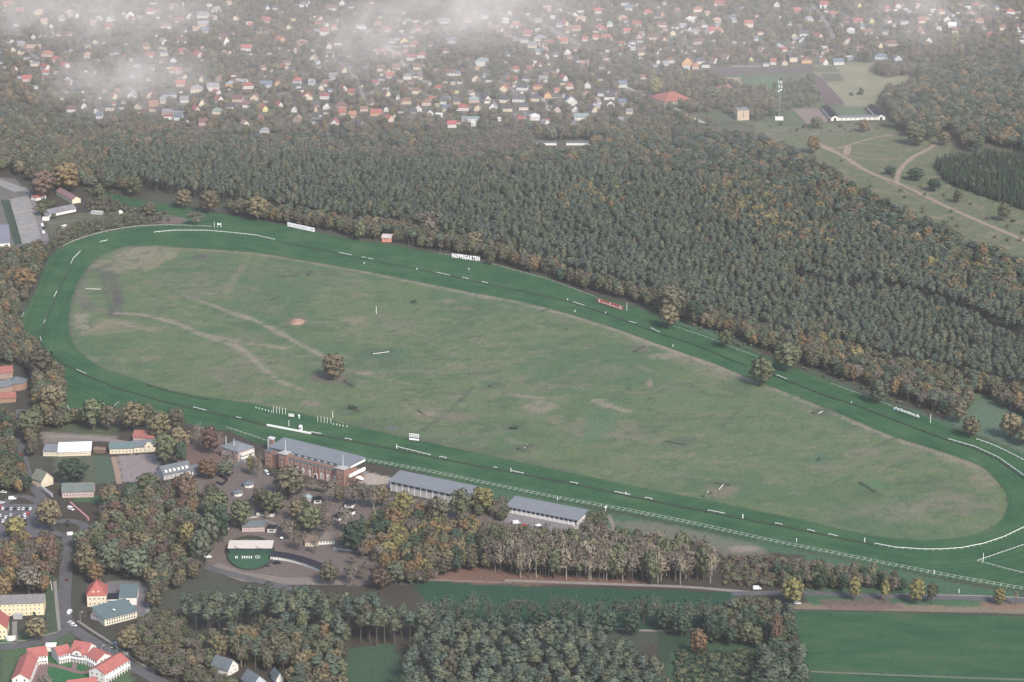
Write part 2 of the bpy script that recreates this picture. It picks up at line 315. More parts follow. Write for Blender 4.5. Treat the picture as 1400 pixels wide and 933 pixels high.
    # lower fields
    poly([(560,792),(700,802),(1010,810),(1010,862),(870,866),(600,845)], (0.020,0.056,0.033), 1, 2); poly([(600,845),(870,862),(1010,856),(1010,880),(600,880)], (0.05,0.06,0.045), 0.8, 3)
    poly([(900,850),(1010,848),(1050,870),(1050,900),(900,905)], (0.028,0.05,0.03), 1, 4); poly([(470,886),(545,880),(560,960),(470,960)], (0.04,0.075,0.045), 1, 6); poly([(920,880),(1040,880),(1060,960),(900,960)], (0.035,0.07,0.04), 1, 6)
    poly([(1070,826),(1500,828),(1500,842),(1300,838),(1085,836)], (0.16,0.13,0.095), 1, 3); poly([(1290,818),(1350,820),(1345,830),(1290,829)], (0.05,0.1,0.05), 0.8, 4); poly([(1340,822),(1500,824),(1500,834),(1350,832)], (0.18,0.11,0.085), 0.7, 4)
    poly([(1120,820),(1210,818),(1240,834),(1130,834)], (0.13,0.08,0.075), 0.7, 4)
    poly([(1350,772),(1385,782),(1500,800),(1500,830),(1400,815),(1350,800)], (0.04,0.09,0.05), 0.6, 3)
    # left edge by the sheds
    poly([(0,335),(60,335),(45,400),(20,450),(0,480)], (0.05,0.06,0.045), 1, 4); poly([(60,300),(120,290),(250,290),(290,305),(200,306),(120,322),(80,340)], (0.085,0.09,0.06), 1, 4)
    poly([(200,300),(265,295),(292,306),(230,309)], (0.13,0.1,0.09), 0.8, 3)
    ny, nx = X.shape; V = np.stack([X, Y, np.zeros_like(X)], -1).reshape(-1, 3)
    # gentle unevenness of the turf, a few centimetres, nothing under the track and the woods
    idx = np.arange(nx * ny).reshape(ny, nx); q = np.stack([idx[:-1, :-1], idx[:-1, 1:], idx[1:, 1:], idx[1:, :-1]], -1).reshape(-1, 4)
    me = bpy.data.meshes.new('ground'); me.vertices.add(len(V)); me.vertices.foreach_set('co', V.ravel()); me.loops.add(q.size); me.loops.foreach_set('vertex_index', q.ravel())
    me.polygons.add(len(q)); me.polygons.foreach_set('loop_start', np.arange(0, q.size, 4)); me.update(calc_edges=True)
    at = me.attributes.new('soil', 'FLOAT_COLOR', 'POINT'); rgba = np.ones((len(V), 4)); rgba[:, :3] = np.clip(C.reshape(-1, 3), 0.005, 1); at.data.foreach_set('color', rgba.ravel())
    me.materials.append(ground_mat('infield soil and grass', None, scale=0.05, fine=0.42, finevar=0.42, attr='soil')); me.validate()
    tag(link('ground', me), kind='structure')
build_ground()
# the wide country around it, one sheet out to the horizon, a little lower than the course
mb = MB(); mb.quad((-9000, -3500, -0.4), (9000, -3500, -0.4), (9000, 14000, -0.4), (-9000, 14000, -0.4))
tag(mb.build('terrain', ground_mat('country', [(0.06,0.065,0.045),(0.09,0.085,0.06),(0.055,0.075,0.045)], scale=0.012, fine=0.1, finevar=0.3)), kind='structure')

HS = math.atan2((P(1200,745) - P(489,630)).y, (P(1200,745) - P(489,630)).x)     # direction of the home straight
def turf_material():
    m = bpy.data.materials.new('mown turf'); m.use_nodes = True; t = m.node_tree; L = t.links; b = t.nodes['Principled BSDF']; b.inputs['Roughness'].default_value = 0.95; b.inputs['Specular IOR Level'].default_value = 0.08
    at = nd(m, 'ShaderNodeAttribute', attribute_name='lane'); geo = nd(m, 'ShaderNodeNewGeometry')
    band = nd(m, 'ShaderNodeTexNoise', noise_dimensions='1D'); band.inputs['Scale'].default_value = 0.30; band.inputs['Detail'].default_value = 3; band.inputs['Roughness'].default_value = 0.7; L.new(at.outputs['Fac'], band.inputs['W'])
    wide = nd(m, 'ShaderNodeTexNoise'); wide.inputs['Scale'].default_value = 0.03; wide.inputs['Detail'].default_value = 6; wide.inputs['Roughness'].default_value = 0.65; L.new(geo.outputs['Position'], wide.inputs['Vector'])
    fine = nd(m, 'ShaderNodeTexNoise'); fine.inputs['Scale'].default_value = 0.6; fine.inputs['Detail'].default_value = 5; fine.inputs['Roughness'].default_value = 0.7; L.new(geo.outputs['Position'], fine.inputs['Vector'])
    s1 = nd(m, 'ShaderNodeMath', operation='MULTIPLY_ADD'); s1.inputs[1].default_value = 0.40; L.new(band.outputs['Fac'], s1.inputs[0]); s2 = nd(m, 'ShaderNodeMath', operation='MULTIPLY_ADD'); s2.inputs[1].default_value = 0.62; L.new(wide.outputs['Fac'], s2.inputs[0]); s2.inputs[2].default_value = 0.0; L.new(s2.outputs[0], s1.inputs[2])
    r = nd(m, 'ShaderNodeValToRGB'); e = r.color_ramp.elements; e[0].position = 0.36; e[0].color = (0.014, 0.050, 0.023, 1); e[1].position = 0.70; e[1].color = (0.062, 0.104, 0.047, 1); q = e.new(0.50); q.color = (0.026, 0.077, 0.032, 1); L.new(s1.outputs[0], r.inputs['Fac'])
    mr = nd(m, 'ShaderNodeMapRange'); mr.inputs['From Min'].default_value = 0.25; mr.inputs['From Max'].default_value = 0.75; mr.inputs['To Min'].default_value = 0.74; mr.inputs['To Max'].default_value = 1.26; L.new(fine.outputs['Fac'], mr.inputs['Value'])
    mx = nd(m, 'ShaderNodeVectorMath', operation='SCALE'); L.new(r.outputs['Color'], mx.inputs[0]); L.new(mr.outputs['Result'], mx.inputs['Scale']); L.new(mx.outputs['Vector'], b.inputs['Base Color']); return m
def build_track():
    from mathutils.geometry import delaunay_2d_cdt
    o = [P(*q) for q in OUTER]; i_ = [P(*q) for q in INFIELD]; vs = [Vector((p.x, p.y)) for p in o + i_]; n, k = len(o), len(i_); ed = [(a, (a + 1) % n) for a in range(n)] + [(n + a, n + (a + 1) % k) for a in range(k)]
    rw = [(P(*q).x, P(*q).y) for q in RAIL]; rw.append(rw[0]); gx, gy = np.meshgrid(np.arange(-470, 560, 5.0), np.arange(-560, 460, 5.0)); gx = gx.ravel() + RNG.uniform(-1, 1, gx.size); gy = gy.ravel() + RNG.uniform(-1, 1, gy.size); ow = [(p.x, p.y) for p in o]; iw = [(p.x, p.y) for p in i_]
    keep = pin(ow, gx, gy) & ~pin(iw, gx, gy) & (seg_dist(ow + ow[:1], gx, gy) > 2) & (seg_dist(iw + iw[:1], gx, gy) > 2); vs += [Vector((float(a), float(b))) for a, b in zip(gx[keep], gy[keep])]
    V, _, Fc, *_r = delaunay_2d_cdt(vs, ed, [], 0, 1e-4); cx = np.array([sum(V[q].x for q in f) / 3 for f in Fc]); cy = np.array([sum(V[q].y for q in f) / 3 for f in Fc]); ok = pin(ow, cx, cy) & ~pin(iw, cx, cy)
    me = bpy.data.meshes.new('race_track'); me.from_pydata([(v.x, v.y, 0.08) for v in V], [], [tuple(f) for f, g in zip(Fc, ok) if g]); x = np.array([v.x for v in V]); y = np.array([v.y for v in V])
    d = seg_dist(rw, x, y) * np.where(pin(rw, x, y), 1, -1); a = me.attributes.new('lane', 'FLOAT', 'POINT'); a.data.foreach_set('value', d + 200); me.materials.append(turf_material()); me.update(); tag(link('race_track', me), kind='structure')
build_track()
# paths and roads
asph = mat('asphalt', (0.085,0.082,0.085), 0.9, 0.18, 0.15); light_path = mat('pale gravel', (0.235,0.205,0.172), 0.95, 0.15, 0.2); sand = mat('sandy track', (0.22,0.168,0.128), 0.95, 0.2, 0.15)
conc = mat('old concrete slabs', (0.205,0.195,0.185), 0.9, 0.16, 0.12); rustp = mat('worn brown path', (0.17,0.125,0.105), 0.95, 0.2, 0.2); paveg = mat('grey paving', (0.13,0.122,0.126), 0.9, 0.12, 0.3)
strip('country_road', [(1000,812),(1100,811),(1170,814),(1230,816),(1280,817),(1340,819),(1410,822),(1500,826)], 7, 0.12, asph)
strip('roadside_path', [(1225,812.5),(1280,813.5),(1340,815.2),(1410,818)], 1.6, 0.14, light_path)
strip('park_path', [(690,794),(780,797),(860,800),(940,803),(1012,809),(1045,812)], 4, 0.1, mat('pale park path', (0.2,0.18,0.165), 0.95, 0.15, 0.2), rough=0.1)
strip('woodland_path', [(560,792),(640,795),(700,797)], 3, 0.1, rustp)
strip('training_track_edge', [(800,853),(870,862),(945,861),(1000,852)], 3, 0.1, mat('training sand', (0.2,0.175,0.16), 0.95, 0.15, 0.2), rough=0.15)
strip('stable_road', [(28,560),(29,590),(31,620),(36,645),(48,668),(64,690),(80,706)], 7, 0.12, asph)
ring = [P(92 + 24 * math.cos(a), 722 + 9.5 * math.sin(a)) for a in np.linspace(0, 2 * math.pi, 33)]
strip('roundabout', [(p.x, p.y) for p in ring], 7, 0.14, asph, world=True)
strip('main_road', [(94,730),(91,760),(90,790),(88,815),(88,838),(93,853),(106,864),(125,876),(150,892),(175,908),(205,925),(260,955)], 8.5, 0.12, asph)
strip('side_road', [(96,858),(84,867),(66,874),(45,880),(20,884),(-20,888)], 8, 0.16, asph)
strip('pavement', [(75,795),(77,820),(80,850),(82,866)], 2.2, 0.13, mat('paving slabs', (0.2,0.185,0.17), 0.9, 0.12, 0.5)); strip('pavement', [(106,849),(125,862),(150,878),(180,900),(212,920)], 1.8, 0.13, MATS['paving slabs'])
strip('pavement', [(86,862),(66,868),(45,874),(20,878),(-10,881)], 1.6, 0.13, MATS['paving slabs']); strip('footpath', [(20,850),(20,864),(21,881)], 3, 0.13, MATS['paving slabs'])
sheet('car_park', [(-30,688),(52,690),(62,705),(64,732),(30,738),(-30,738)], 0.11, mat('car park asphalt', (0.095,0.09,0.095), 0.9, 0.14, 0.15))
strip('car_park_lane', [(-10,700),(20,680),(40,681),(56,690)], 6, 0.13, asph)
sheet('yard', [(144,796),(186,792),(205,800),(202,838),(188,850),(186,832),(146,826)], 0.1, paveg); strip('yard_path', [(188,796),(200,800),(203,815),(202,838)], 2.5, 0.12, conc)
sheet('courtyard', [(40,905),(66,905),(63,935),(40,935)], 0.1, mat('red courtyard paving', (0.17,0.11,0.105), 0.9, 0.12, 0.3)); strip('courtyard_path', [(64,908),(90,914),(112,920),(136,915)], 4, 0.11, MATS['red courtyard paving']); strip('courtyard_path', [(103,907),(100,918)], 3, 0.13, MATS['red courtyard paving'])
sheet('riding_yard', [(283,777),(300,770),(330,782),(390,790),(455,790),(470,800),(440,800),(395,800),(330,795)], 0.06, mat('yard sand', (0.165,0.138,0.118), 0.95, 0.12, 0.2)); strip('service_road', [(280,775),(320,786),(360,796),(400,806)], 7, 0.11, asph)
strip('paddock_path', [(455,752),(520,757),(600,760)], 2.5, 0.1, light_path); strip('paddock_path', [(478,760),(540,765),(600,766)], 2.0, 0.1, light_path); strip('sand_ride', [(155,625),(160,645),(163,662)], 4, 0.1, mat('red sand ride', (0.25,0.17,0.125), 0.95, 0.12, 0.2))
strip('gravel_drive', [(62,597),(110,598),(150,602),(175,606)], 6, 0.1, mat('drive gravel', (0.19,0.165,0.15), 0.95, 0.12, 0.2)); strip('perimeter_path', [(832,705),(839,722),(838,742)], 3, 0.12, mat('trodden path', (0.17,0.15,0.115), 0.95, 0.2, 0.3))
sheet('meadow', smooth([(1087,836),(1120,835.5),(1250,839),(1400,843),(1560,846),(1560,932),(1400,930.5),(1250,926),(1108,918),(1098,890),(1089,860)], 2, True), 0.07, ground_mat('meadow grass', [(0.017,0.060,0.028),(0.028,0.076,0.033),(0.048,0.084,0.042)], scale=0.05, fine=0.6, finevar=0.30, stretch=(-0.06, 0.45, 1.2)))
strip('field_path', [(1108,918.5),(1200,922.5),(1320,927),(1420,930),(1560,932)], 2, 0.1, mat('field path earth', (0.12,0.125,0.095), 0.95, 0.25, 0.3)); sheet('lower_field', [(1106,920),(1200,924),(1320,928.5),(1560,934),(1560,1000),(1115,1000)], 0.07, MATS['meadow grass'])
sheet('field_edge', [(1086,833),(1400,839.5),(1560,842),(1560,845),(1400,842),(1250,838),(1087,835.8)], 0.09, mat('dark hedge bottom', (0.05,0.05,0.038), 0.95, 0.25, 0.3))
# far fields, tracks and village ground
sheet('village_ground', [(-400,-60),(1800,-60),(1800,20),(1400,66),(1260,78),(1250,92),(1110,90),(960,96),(900,140),(960,160),(880,178),(700,172),(560,176),(330,180),(150,165),(60,130),(-60,110),(-400,110)], 0.05,
      ground_mat('gardens', [(0.075,0.07,0.055),(0.115,0.105,0.085),(0.05,0.08,0.04)], scale=0.04, fine=0.25, finevar=0.35))
sheet('school_ground', [(900,100),(960,96),(1110,90),(1130,110),(1160,150),(1120,170),(1030,172),(960,160)], 0.02, ground_mat('school grass', [(0.06,0.09,0.05),(0.09,0.1,0.065)], scale=0.03, fine=0.3))
sheet('far_meadow', smooth([(1110,90),(1195,86),(1250,104),(1250,112),(1205,124),(1196,143),(1155,146),(1128,112)], 2, True), 0.09, ground_mat('dry far meadow', [(0.14,0.145,0.092),(0.20,0.185,0.125)], scale=0.03, fine=0.3))
ploughed = mat('ploughed earth', (0.085,0.06,0.064), 0.95, 0.2, 0.2)
sheet('ploughed_field', [(962,94),(1112,91),(1108,101),(1060,99),(975,103)], 0.12, ploughed); sheet('ploughed_field', [(1109,101),(1121,104),(1140,125),(1155,142),(1130,144),(1118,122)], 0.12, ploughed)
sheet('garden_plot', [(1122,101),(1148,101),(1155,111),(1128,112)], 0.12, mat('dark plot', (0.075,0.08,0.055), 0.95, 0.2, 0.2)); sheet('garden_plot', [(1108,92),(1140,90),(1150,99),(1116,99)], 0.12, mat('olive plot', (0.085,0.095,0.06), 0.95, 0.2, 0.2))
sheet('sand_pitch', [(982,106),(1012,106),(1014,116),(985,116)], 0.12, mat('pitch sand', (0.21,0.16,0.125), 0.95, 0.15, 0.2)); sheet('sports_field', [(1016,116),(1040,106),(1075,107),(1062,126),(1030,132)], 0.1, mat('sports turf', (0.06,0.115,0.055), 0.95, 0.15, 0.2))
sheet('blue_court', [P(1028 + 13 * math.cos(a), 128.5 + 3.2 * math.sin(a))[:2] for a in np.linspace(0, 2 * math.pi, 17)[:-1]], 0.14, mat('teal court', (0.09,0.2,0.19), 0.8, 0.1, 0.3), world=True); sheet('running_lane', [(1016,134),(1050,131.5),(1048,136),(1022,140)], 0.14, mat('red court', (0.24,0.1,0.085), 0.9, 0.1, 0.3))
sheet('riding_arena', [(1083,149),(1119,149),(1133,162),(1130,168),(1104,170)], 0.14, mat('arena soil', (0.17,0.13,0.115), 0.95, 0.25, 0.25)); sheet('stable_lawn', [(1142,146),(1178,146),(1185,158),(1150,160)], 0.14, mat('stable lawn green', (0.08,0.115,0.065), 0.95, 0.2, 0.2))
sheet('heath', [(1030,168),(1060,172),(1140,170),(1220,168),(1280,185),(1305,190),(1290,225),(1300,255),(1345,268),(1420,285),(1500,320),(1500,350),(1400,372),(1330,345),(1240,305),(1170,268),(1120,238),(1060,212),(1035,200)], 0.1,
      ground_mat('heath grass', [(0.128,0.120,0.080),(0.084,0.104,0.058),(0.155,0.135,0.095)], scale=0.045, finevar=0.45, fine=0.3))
strip('sandy_ride', [(1122,199),(1150,212),(1185,234),(1225,250),(1252,262),(1290,281),(1330,299),(1370,316),(1410,333),(1500,372)], 6, 0.16, sand, rough=0.12)
strip('sandy_ride', [(1226,250),(1228,238),(1236,226),(1250,214),(1268,205),(1284,194)], 5.5, 0.18, sand, rough=0.12); strip('sandy_ride', [(1118,196),(1140,203),(1160,199),(1190,190),(1222,184)], 3, 0.2, sand, rough=0.2)
strip('sandy_ride', [(1120,200),(1140,208),(1155,212),(1160,200)], 7, 0.22, sand, rough=0.25); strip('faint_ride', [(1155,212),(1190,218),(1240,218),(1275,226)], 2.5, 0.14, rustp, rough=0.3); strip('faint_ride', [(1160,222),(1210,247),(1250,268),(1256,265)], 2.5, 0.14, rustp, rough=0.3)
strip('faint_ride', [(1060,180),(1120,178),(1200,176)], 3, 0.14, rustp, rough=0.3)
sheet('rail_yard', [(-40,240),(20,244),(32,256),(42,272),(60,318),(68,334),(-40,350)], 0.03, mat('yard earth', (0.105,0.095,0.088), 0.95, 0.2, 0.15)); sheet('yard_verge', [(1,274),(12,274),(31,333),(20,336)], 0.06, mat('yard weeds', (0.03,0.05,0.032), 0.95, 0.3, 0.3)); strip('yard_lane', [(30,256),(40,270),(52,300),(62,330)], 8, 0.1, mat('yard lane', (0.16,0.14,0.14), 0.95, 0.15, 0.15)); strip('yard_entry', [(-10,246),(12,254),(28,262)], 14, 0.14, conc)
strip('garden_path', [(66,306),(90,303),(118,301)], 3, 0.12, mat('garden path', (0.13,0.12,0.12), 0.95, 0.15, 0.15))
vroad = mat('village road', (0.17,0.16,0.155), 0.95, 0.12, 0.15); vpale = mat('concrete lane', (0.29,0.27,0.24), 0.95, 0.12, 0.15)
VROADS = (([(526,63),(535,70),(545,82),(557,94)], 7, vpale), ([(557,94),(572,106),(588,117),(592,119)], 6, vroad), ([(526,63),(548,65)], 8, vpale), ([(715,22),(745,38),(775,54),(800,66),(840,84)], 7, vroad), ([(740,32),(790,58)], 5, vroad),
    ([(838,114),(862,122),(890,134),(915,145),(940,158),(965,170)], 6, vpale), ([(360,104),(420,102),(460,103)], 5, vroad), ([(160,148),(200,147),(250,143),(300,141)], 4, vroad), ([(742,134),(748,148),(752,152)], 4, vpale), ([(742,134),(768,134)], 4, vpale),
    ([(795,133),(815,134),(820,142)], 4, vpale), ([(1110,8),(1128,30),(1136,45),(1145,60)], 6, vroad), ([(1290,12),(1302,22),(1315,36)], 6, vroad), ([(1080,71),(1145,70)], 4, vroad), ([(900,42),(930,58),(955,72)], 5, vroad), ([(1000,91),(1040,91)], 4, vpale),
    ([(30,64),(45,76),(58,84)], 6, vroad), ([(540,96),(620,95)], 4, vroad), ([(820,76),(900,76)], 4, vroad), ([(120,76),(160,74)], 4, vroad), ([(625,32),(650,42)], 5, vroad), ([(200,128),(330,132),(400,128)], 4, vroad), ([(560,131),(640,129),(740,127)], 4, vroad), ([(430,60),(480,100),(500,140)], 4, vroad), ([(1140,34),(1250,33)], 4, vroad), ([(900,24),(1010,22)], 4, vroad), ([(760,66),(880,68)], 4, vroad), ([(640,90),(700,122),(720,160)], 4, vroad))
for pts, w, m in VROADS:
    strip('village_road', pts, w, 0.18, m, rough=0.1)
# ------------------------------------------------------------------ buildings: helpers
def extr(mb, prof, a0, a1, axis, m=0):
    """extrude a profile; axis 'x': prof is (y, z) run along x; axis 'y': prof is (x, z) run along y"""
    n = len(prof); i = len(mb.v)
    for a in (a0, a1): mb.v += [((a, p, q) if axis == 'x' else (p, a, q)) for p, q in prof]
    for k in range(n):
        f = (i + k, i + (k + 1) % n, i + n + (k + 1) % n, i + n + k)
        mb.f.append(f if axis == 'y' else f[::-1]); mb.mi.append(m)
    e0 = tuple(i + k for k in range(n)); e1 = tuple(i + n + k for k in range(n))
    mb.f += [e0[::-1], e1] if axis == 'y' else [e0, e1[::-1]]; mb.mi += [m, m]
glass = mat('dark window glass', (0.035, 0.04, 0.05), 0.2, 0.2, 2.0, 0.6); wframe = mat('white window frame', (0.7, 0.69, 0.66), 0.6, 0.05, 2.0)
WIN = {}
def win_mesh(w, h, arch=False):
    k = (round(w, 2), round(h, 2), arch)
    if k not in WIN:
        mb = MB(); t = 0.12 if w > 0.7 else 0.07
        mb.box(-w / 2, -0.06, 0, w / 2, 0.02, t, 0); mb.box(-w / 2, -0.06, h - t, w / 2, 0.02, h, 0); mb.box(-w / 2, -0.055, t, -w / 2 + t, 0.02, h - t, 0); mb.box(w / 2 - t, -0.055, t, w / 2, 0.02, h - t, 0)
        mb.quad((-w / 2 + t, -0.02, t), (w / 2 - t, -0.02, t), (w / 2 - t, -0.02, h - t), (-w / 2 + t, -0.02, h - t), 1)
        if arch:
            a = [(-w / 2 * math.cos(q), h + w / 2 * math.sin(q)) for q in np.linspace(0, math.pi, 7)]
            for (x0, z0), (x1, z1) in zip(a[:-1], a[1:]): mb.quad((x0, -0.05, z0), (0, -0.05, h), (0, -0.05, h), (x1, -0.05, z1), 0)
        if arch:
            for k_ in (1, 2): mb.box(-w / 2 + w * k_ / 3 - 0.16, -0.05, t, -w / 2 + w * k_ / 3 + 0.16, -0.01, h - t, 0)
            for z_ in (h * 0.36, h * 0.68): mb.box(-w / 2 + t, -0.048, z_ - 0.16, w / 2 - t, -0.01, z_ + 0.16, 0)
        WIN[k] = mb.mesh('window', [wframe, mat('pale window glass', (0.30, 0.31, 0.32), 0.3, 0.1, 1.0, 0.5) if arch else glass])
    return WIN[k]
def add_window(parent, x, y, z, w, h, face=0.0, arch=False, name='window'):
    o = link(name, win_mesh(w, h, arch), parent, (x, y, z), face); return o
def wall_mb(W, D, hw, roof, rh, m=0):
    mb = MB(); x0, x1 = -W / 2, W / 2
    if roof == 'e': extr(mb, [(0, 0), (D, 0), (D, hw), (D / 2, hw + rh - 0.05), (0, hw)], x0, x1, 'x', m)
    elif roof == 'g': extr(mb, [(x0, 0), (x1, 0), (x1, hw), (0, hw + rh - 0.05), (x0, hw)], 0, D, 'y', m)
    elif roof == 'm': extr(mb, [(0, 0), (D, 0), (D, hw + rh - 0.05), (0, hw - 0.02)], x0, x1, 'x', m)
    else: mb.box(x0, 0, 0, x1, D, hw, m)
    return mb
def roof_mb(W, D, hw, roof, rh, o=0.5, t=0.28, m=0):
    mb = MB(); x0, x1 = -W / 2 - o, W / 2 + o
    if roof == 'e':
        k = rh / (D / 2) * o; extr(mb, [(-o, hw - k), (D / 2, hw + rh), (D + o, hw - k), (D + o, hw - k + t), (D / 2, hw + rh + t), (-o, hw - k + t)], x0, x1, 'x', m)
    elif roof == 'g':
        k = rh / (W / 2) * o; extr(mb, [(x0, hw - k), (0, hw + rh), (x1, hw - k), (x1, hw - k + t), (0, hw + rh + t), (x0, hw - k + t)], -o, D + o, 'y', m)
    elif roof == 'm':
        k = rh / D * o; extr(mb, [(-o, hw - k), (D + o, hw + rh + k), (D + o, hw + rh + k + t), (-o, hw - k + t)], x0, x1, 'x', m)
    elif roof == 'h':
        a, b = (W + 2 * o) / 2, (D + 2 * o) / 2; r = max(a - b, 0.0); rv = max(b - a, 0.0); c = D / 2
        e = [(-a, c - b), (a, c - b), (a, c + b), (-a, c + b)]
        for (px_, py_), (qx, qy) in zip(e, e[1:] + e[:1]): mb.quad((px_, py_, hw), (qx, qy, hw), (qx, qy, hw + t), (px_, py_, hw + t), m)
        mb.quad(*[(x, y, hw) for x, y in e[::-1]], m)
        T = [(x, y, hw + t) for x, y in e]; z = hw + rh + t
        if r > 0.01 or rv < 0.01:
            R0, R1 = (-r, c, z), (r, c, z); mb.quad(T[0], T[1], R1, R0, m); mb.quad(T[2], T[3], R0, R1, m); mb.tri(T[1], T[2], R1, m); mb.tri(T[3], T[0], R0, m)
        else:
            R0, R1 = (0, c - rv, z), (0, c + rv, z); mb.tri(T[0], T[1], R0, m); mb.quad(T[1], T[2], R1, R0, m); mb.tri(T[2], T[3], R1, m); mb.quad(T[3], T[0], R0, R1, m)
    else: mb.box(x0, -o, hw, x1, D + o, hw + max(rh, 0.3), m)
    return mb
CHIM = mat('chimney brick', (0.2, 0.11, 0.085), 0.9, 0.2, 1.0)
def house(name, label, cat, px, W, D, hw, roof, rh, wm, rm, ang=0.0, group=None, o=0.5, wins=(), chim=True, cache=None, rot_px=None):
    """px = ((x, y),) centre of the front, or two base corners of the front wall (left, right)"""
    if len(px) == 2:
        a, b = P(*px[0]), P(*px[1]); d = b - a; W = d.length; ang = math.atan2(d.y, d.x); c = (a + b) / 2
    else: c = P(*px[0]); ang = math.radians(ang)
    r = thing(name, label, cat, c, ang, group)
    r['_w'], r['_d'] = W, D
    key = (round(W, 2), round(D, 2), round(hw, 2), roof, round(rh, 2))
    if cache is not None:
        for nm, f, m in (('wall', wall_mb, wm), ('roof', roof_mb, rm)):
            k = (nm, key, m.name)
            if k not in cache: cache[k] = (f(W, D, hw, roof, rh) if nm == 'wall' else f(W, D, hw, roof, rh, o)).mesh(nm, m)
        w_ = link('wall', cache[('wall', key, wm.name)], r); ro = link('roof', cache[('roof', key, rm.name)], r)
    else: w_ = wall_mb(W, D, hw, roof, rh).build('wall', wm, r); ro = roof_mb(W, D, hw, roof, rh, o).build('roof', rm, r)
    if chim:
        if 'chim' not in WIN: m_ = MB(); m_.box(-0.35, -0.35, -1.0, 0.35, 0.35, 1.0); WIN['chim'] = m_.mesh('chimney', CHIM)
        link('chimney', WIN['chim'], ro, (W * 0.18 if roof != 'g' else 0.3, D * 0.5 if roof != 'g' else D * 0.6, hw + rh + 0.3))
    for (side, n, z, w, h) in wins:
        L = W if side in 'fb' else D
        for k in range(n):
            s = (k + 0.5) / n - 0.5
            if side == 'f': add_window(w_, s * W * 0.92, -0.01, z, w, h, 0)
            elif side == 'b': add_window(w_, s * W * 0.92, D + 0.01, z, w, h, math.pi)
            elif side == 'r': add_window(w_, W / 2 + 0.01, D / 2 + s * D * 0.92, z, w, h, math.pi / 2)
            else: add_window(w_, -W / 2 - 0.01, D / 2 + s * D * 0.92, z, w, h, -math.pi / 2)
    n = 7; cx, cy = c.x - math.sin(ang) * D / 2, c.y + math.cos(ang) * D / 2
    EXW.append((cx, cy, max(W, D) * 0.62 + 2.0))
    return r
def loc2(r, x, y, z=0):   # a child's local point in the world
    return r.location + Matrix.Rotation(r.rotation_euler.z, 3, 'Z') @ Vector((x, y, z))

brick = mat('red brick', (0.21, 0.112, 0.09), 0.9, 0.15, 0.6, col2=(0.26, 0.148, 0.118)); slate = mat('grey sheet roof', (0.15, 0.162, 0.175), 0.7, 0.08, 0.2); slate_d = mat('dark slate roof', (0.105, 0.12, 0.13), 0.7, 0.12, 0.3)
white = mat('white render', (0.64, 0.62, 0.58), 0.85, 0.06, 0.3); cream = mat('cream render', (0.56, 0.50, 0.375), 0.85, 0.06, 0.3); redtile = mat('red clay tile', (0.29, 0.09, 0.076), 0.85, 0.12, 0.5); darkroof = mat('bitumen roof', (0.020, 0.022, 0.030), 0.95, 0.15, 0.5, 0.06)
greenroof = mat('green grey roof', (0.095, 0.135, 0.135), 0.7, 0.08, 0.25); brownroof = mat('brown thatch roof', (0.115, 0.095, 0.085), 0.95, 0.15, 0.8); metal = mat('grey metal', (0.35, 0.35, 0.36), 0.5, 0.1, 1.0); whitep = mat('white paint', (0.80, 0.79, 0.76), 0.6, 0.04, 1.0)
stone = mat('grey stone steps', (0.20, 0.19, 0.19), 0.9, 0.12, 0.5); whitesheet = mat('white sheet roof', (0.66, 0.70, 0.74), 0.55, 0.05, 0.3); dgreen = mat('dark green boards', (0.022, 0.06, 0.048), 0.8, 0.2, 0.5); wood = mat('weathered timber', (0.16, 0.11, 0.085), 0.9, 0.2, 0.8)
tanroof = mat('pale felt roof', (0.52, 0.46, 0.41), 0.85, 0.08, 0.4); pinkr = mat('pink grey render', (0.42, 0.31, 0.29), 0.9, 0.1, 0.5); greyw = mat('grey render', (0.36, 0.35, 0.34), 0.9, 0.1, 0.4); greybl = mat('blue grey render', (0.42, 0.45, 0.49), 0.85, 0.08, 0.4)
redtile2 = mat('weathered red tile', (0.23, 0.095, 0.08), 0.9, 0.18, 0.5); cloth = mat('white canvas', (0.78, 0.77, 0.76), 0.8, 0.03, 1.0)

# ------------------------------------------------------------------ the brick grandstand
gs = P(364, 637.5); ge = P(472, 665); gd = ge - gs; GL = gd.length; GA = math.atan2(gd.y, gd.x)
st = thing('grandstand', 'large red brick grandstand with sloping grey roof, two towers and flagpoles', 'grandstand', gs, GA)
EXCL.append([(362,640),(385,600),(495,625),(492,672),(470,676)])
D0, HB = 22.0, 11.2
mb = MB(); mb.box(0, 1.5, 0, GL, D0 * 0.62, HB); mb.box(0, D0 * 0.62, 0, GL, D0, 3.0); mb.build('wall', brick, st)
mb = MB(); extr(mb, [(4.0, 13.4), (D0 + 1.0, 14.9), (D0 + 1.0, 15.3), (4.0, 13.8)], -1.0, GL + 1.0, 'x'); mb.box(0.02, 4.7, HB - 0.3, GL - 0.02, D0 - 3, 13.5); mr_ = mb.build('roof', slate, st)
mb = MB(); extr(mb, [(0.1, 9.6), (4.7, 11.2), (4.7, 11.5), (0.1, 9.9)], 20.5, GL - 7.2, 'x'); mb.build('lean_to_roof', mat('dark green lead roof', (0.085, 0.105, 0.105), 0.8, 0.1, 0.4), st)
mb = MB(); mb.box(20.5, 0.2, 0, GL - 7.2, 1.6, 9.55); mb.build('facade', brick, st)
mb = MB(); mb.box(GL + 0.2, 4, 5.2, GL + 0.9, D0 + 1, 7.6); mb.box(GL + 0.2, 6, 12.2, GL + 0.9, D0 + 1, 13.4); mb.build('end_balcony', whitep, st)
m_ = MB(); m_.box(-1.2, -0.06, 0, 1.2, 0.02, 1.2); me_ = m_.mesh('clerestory_panel', whitep)
for i in range(8): link('clerestory_panel', me_, st, (21.5 + i * (GL - 31) / 7.0, 4.66, 11.85))
mb = MB()                                                  # brick pilasters between the tall windows
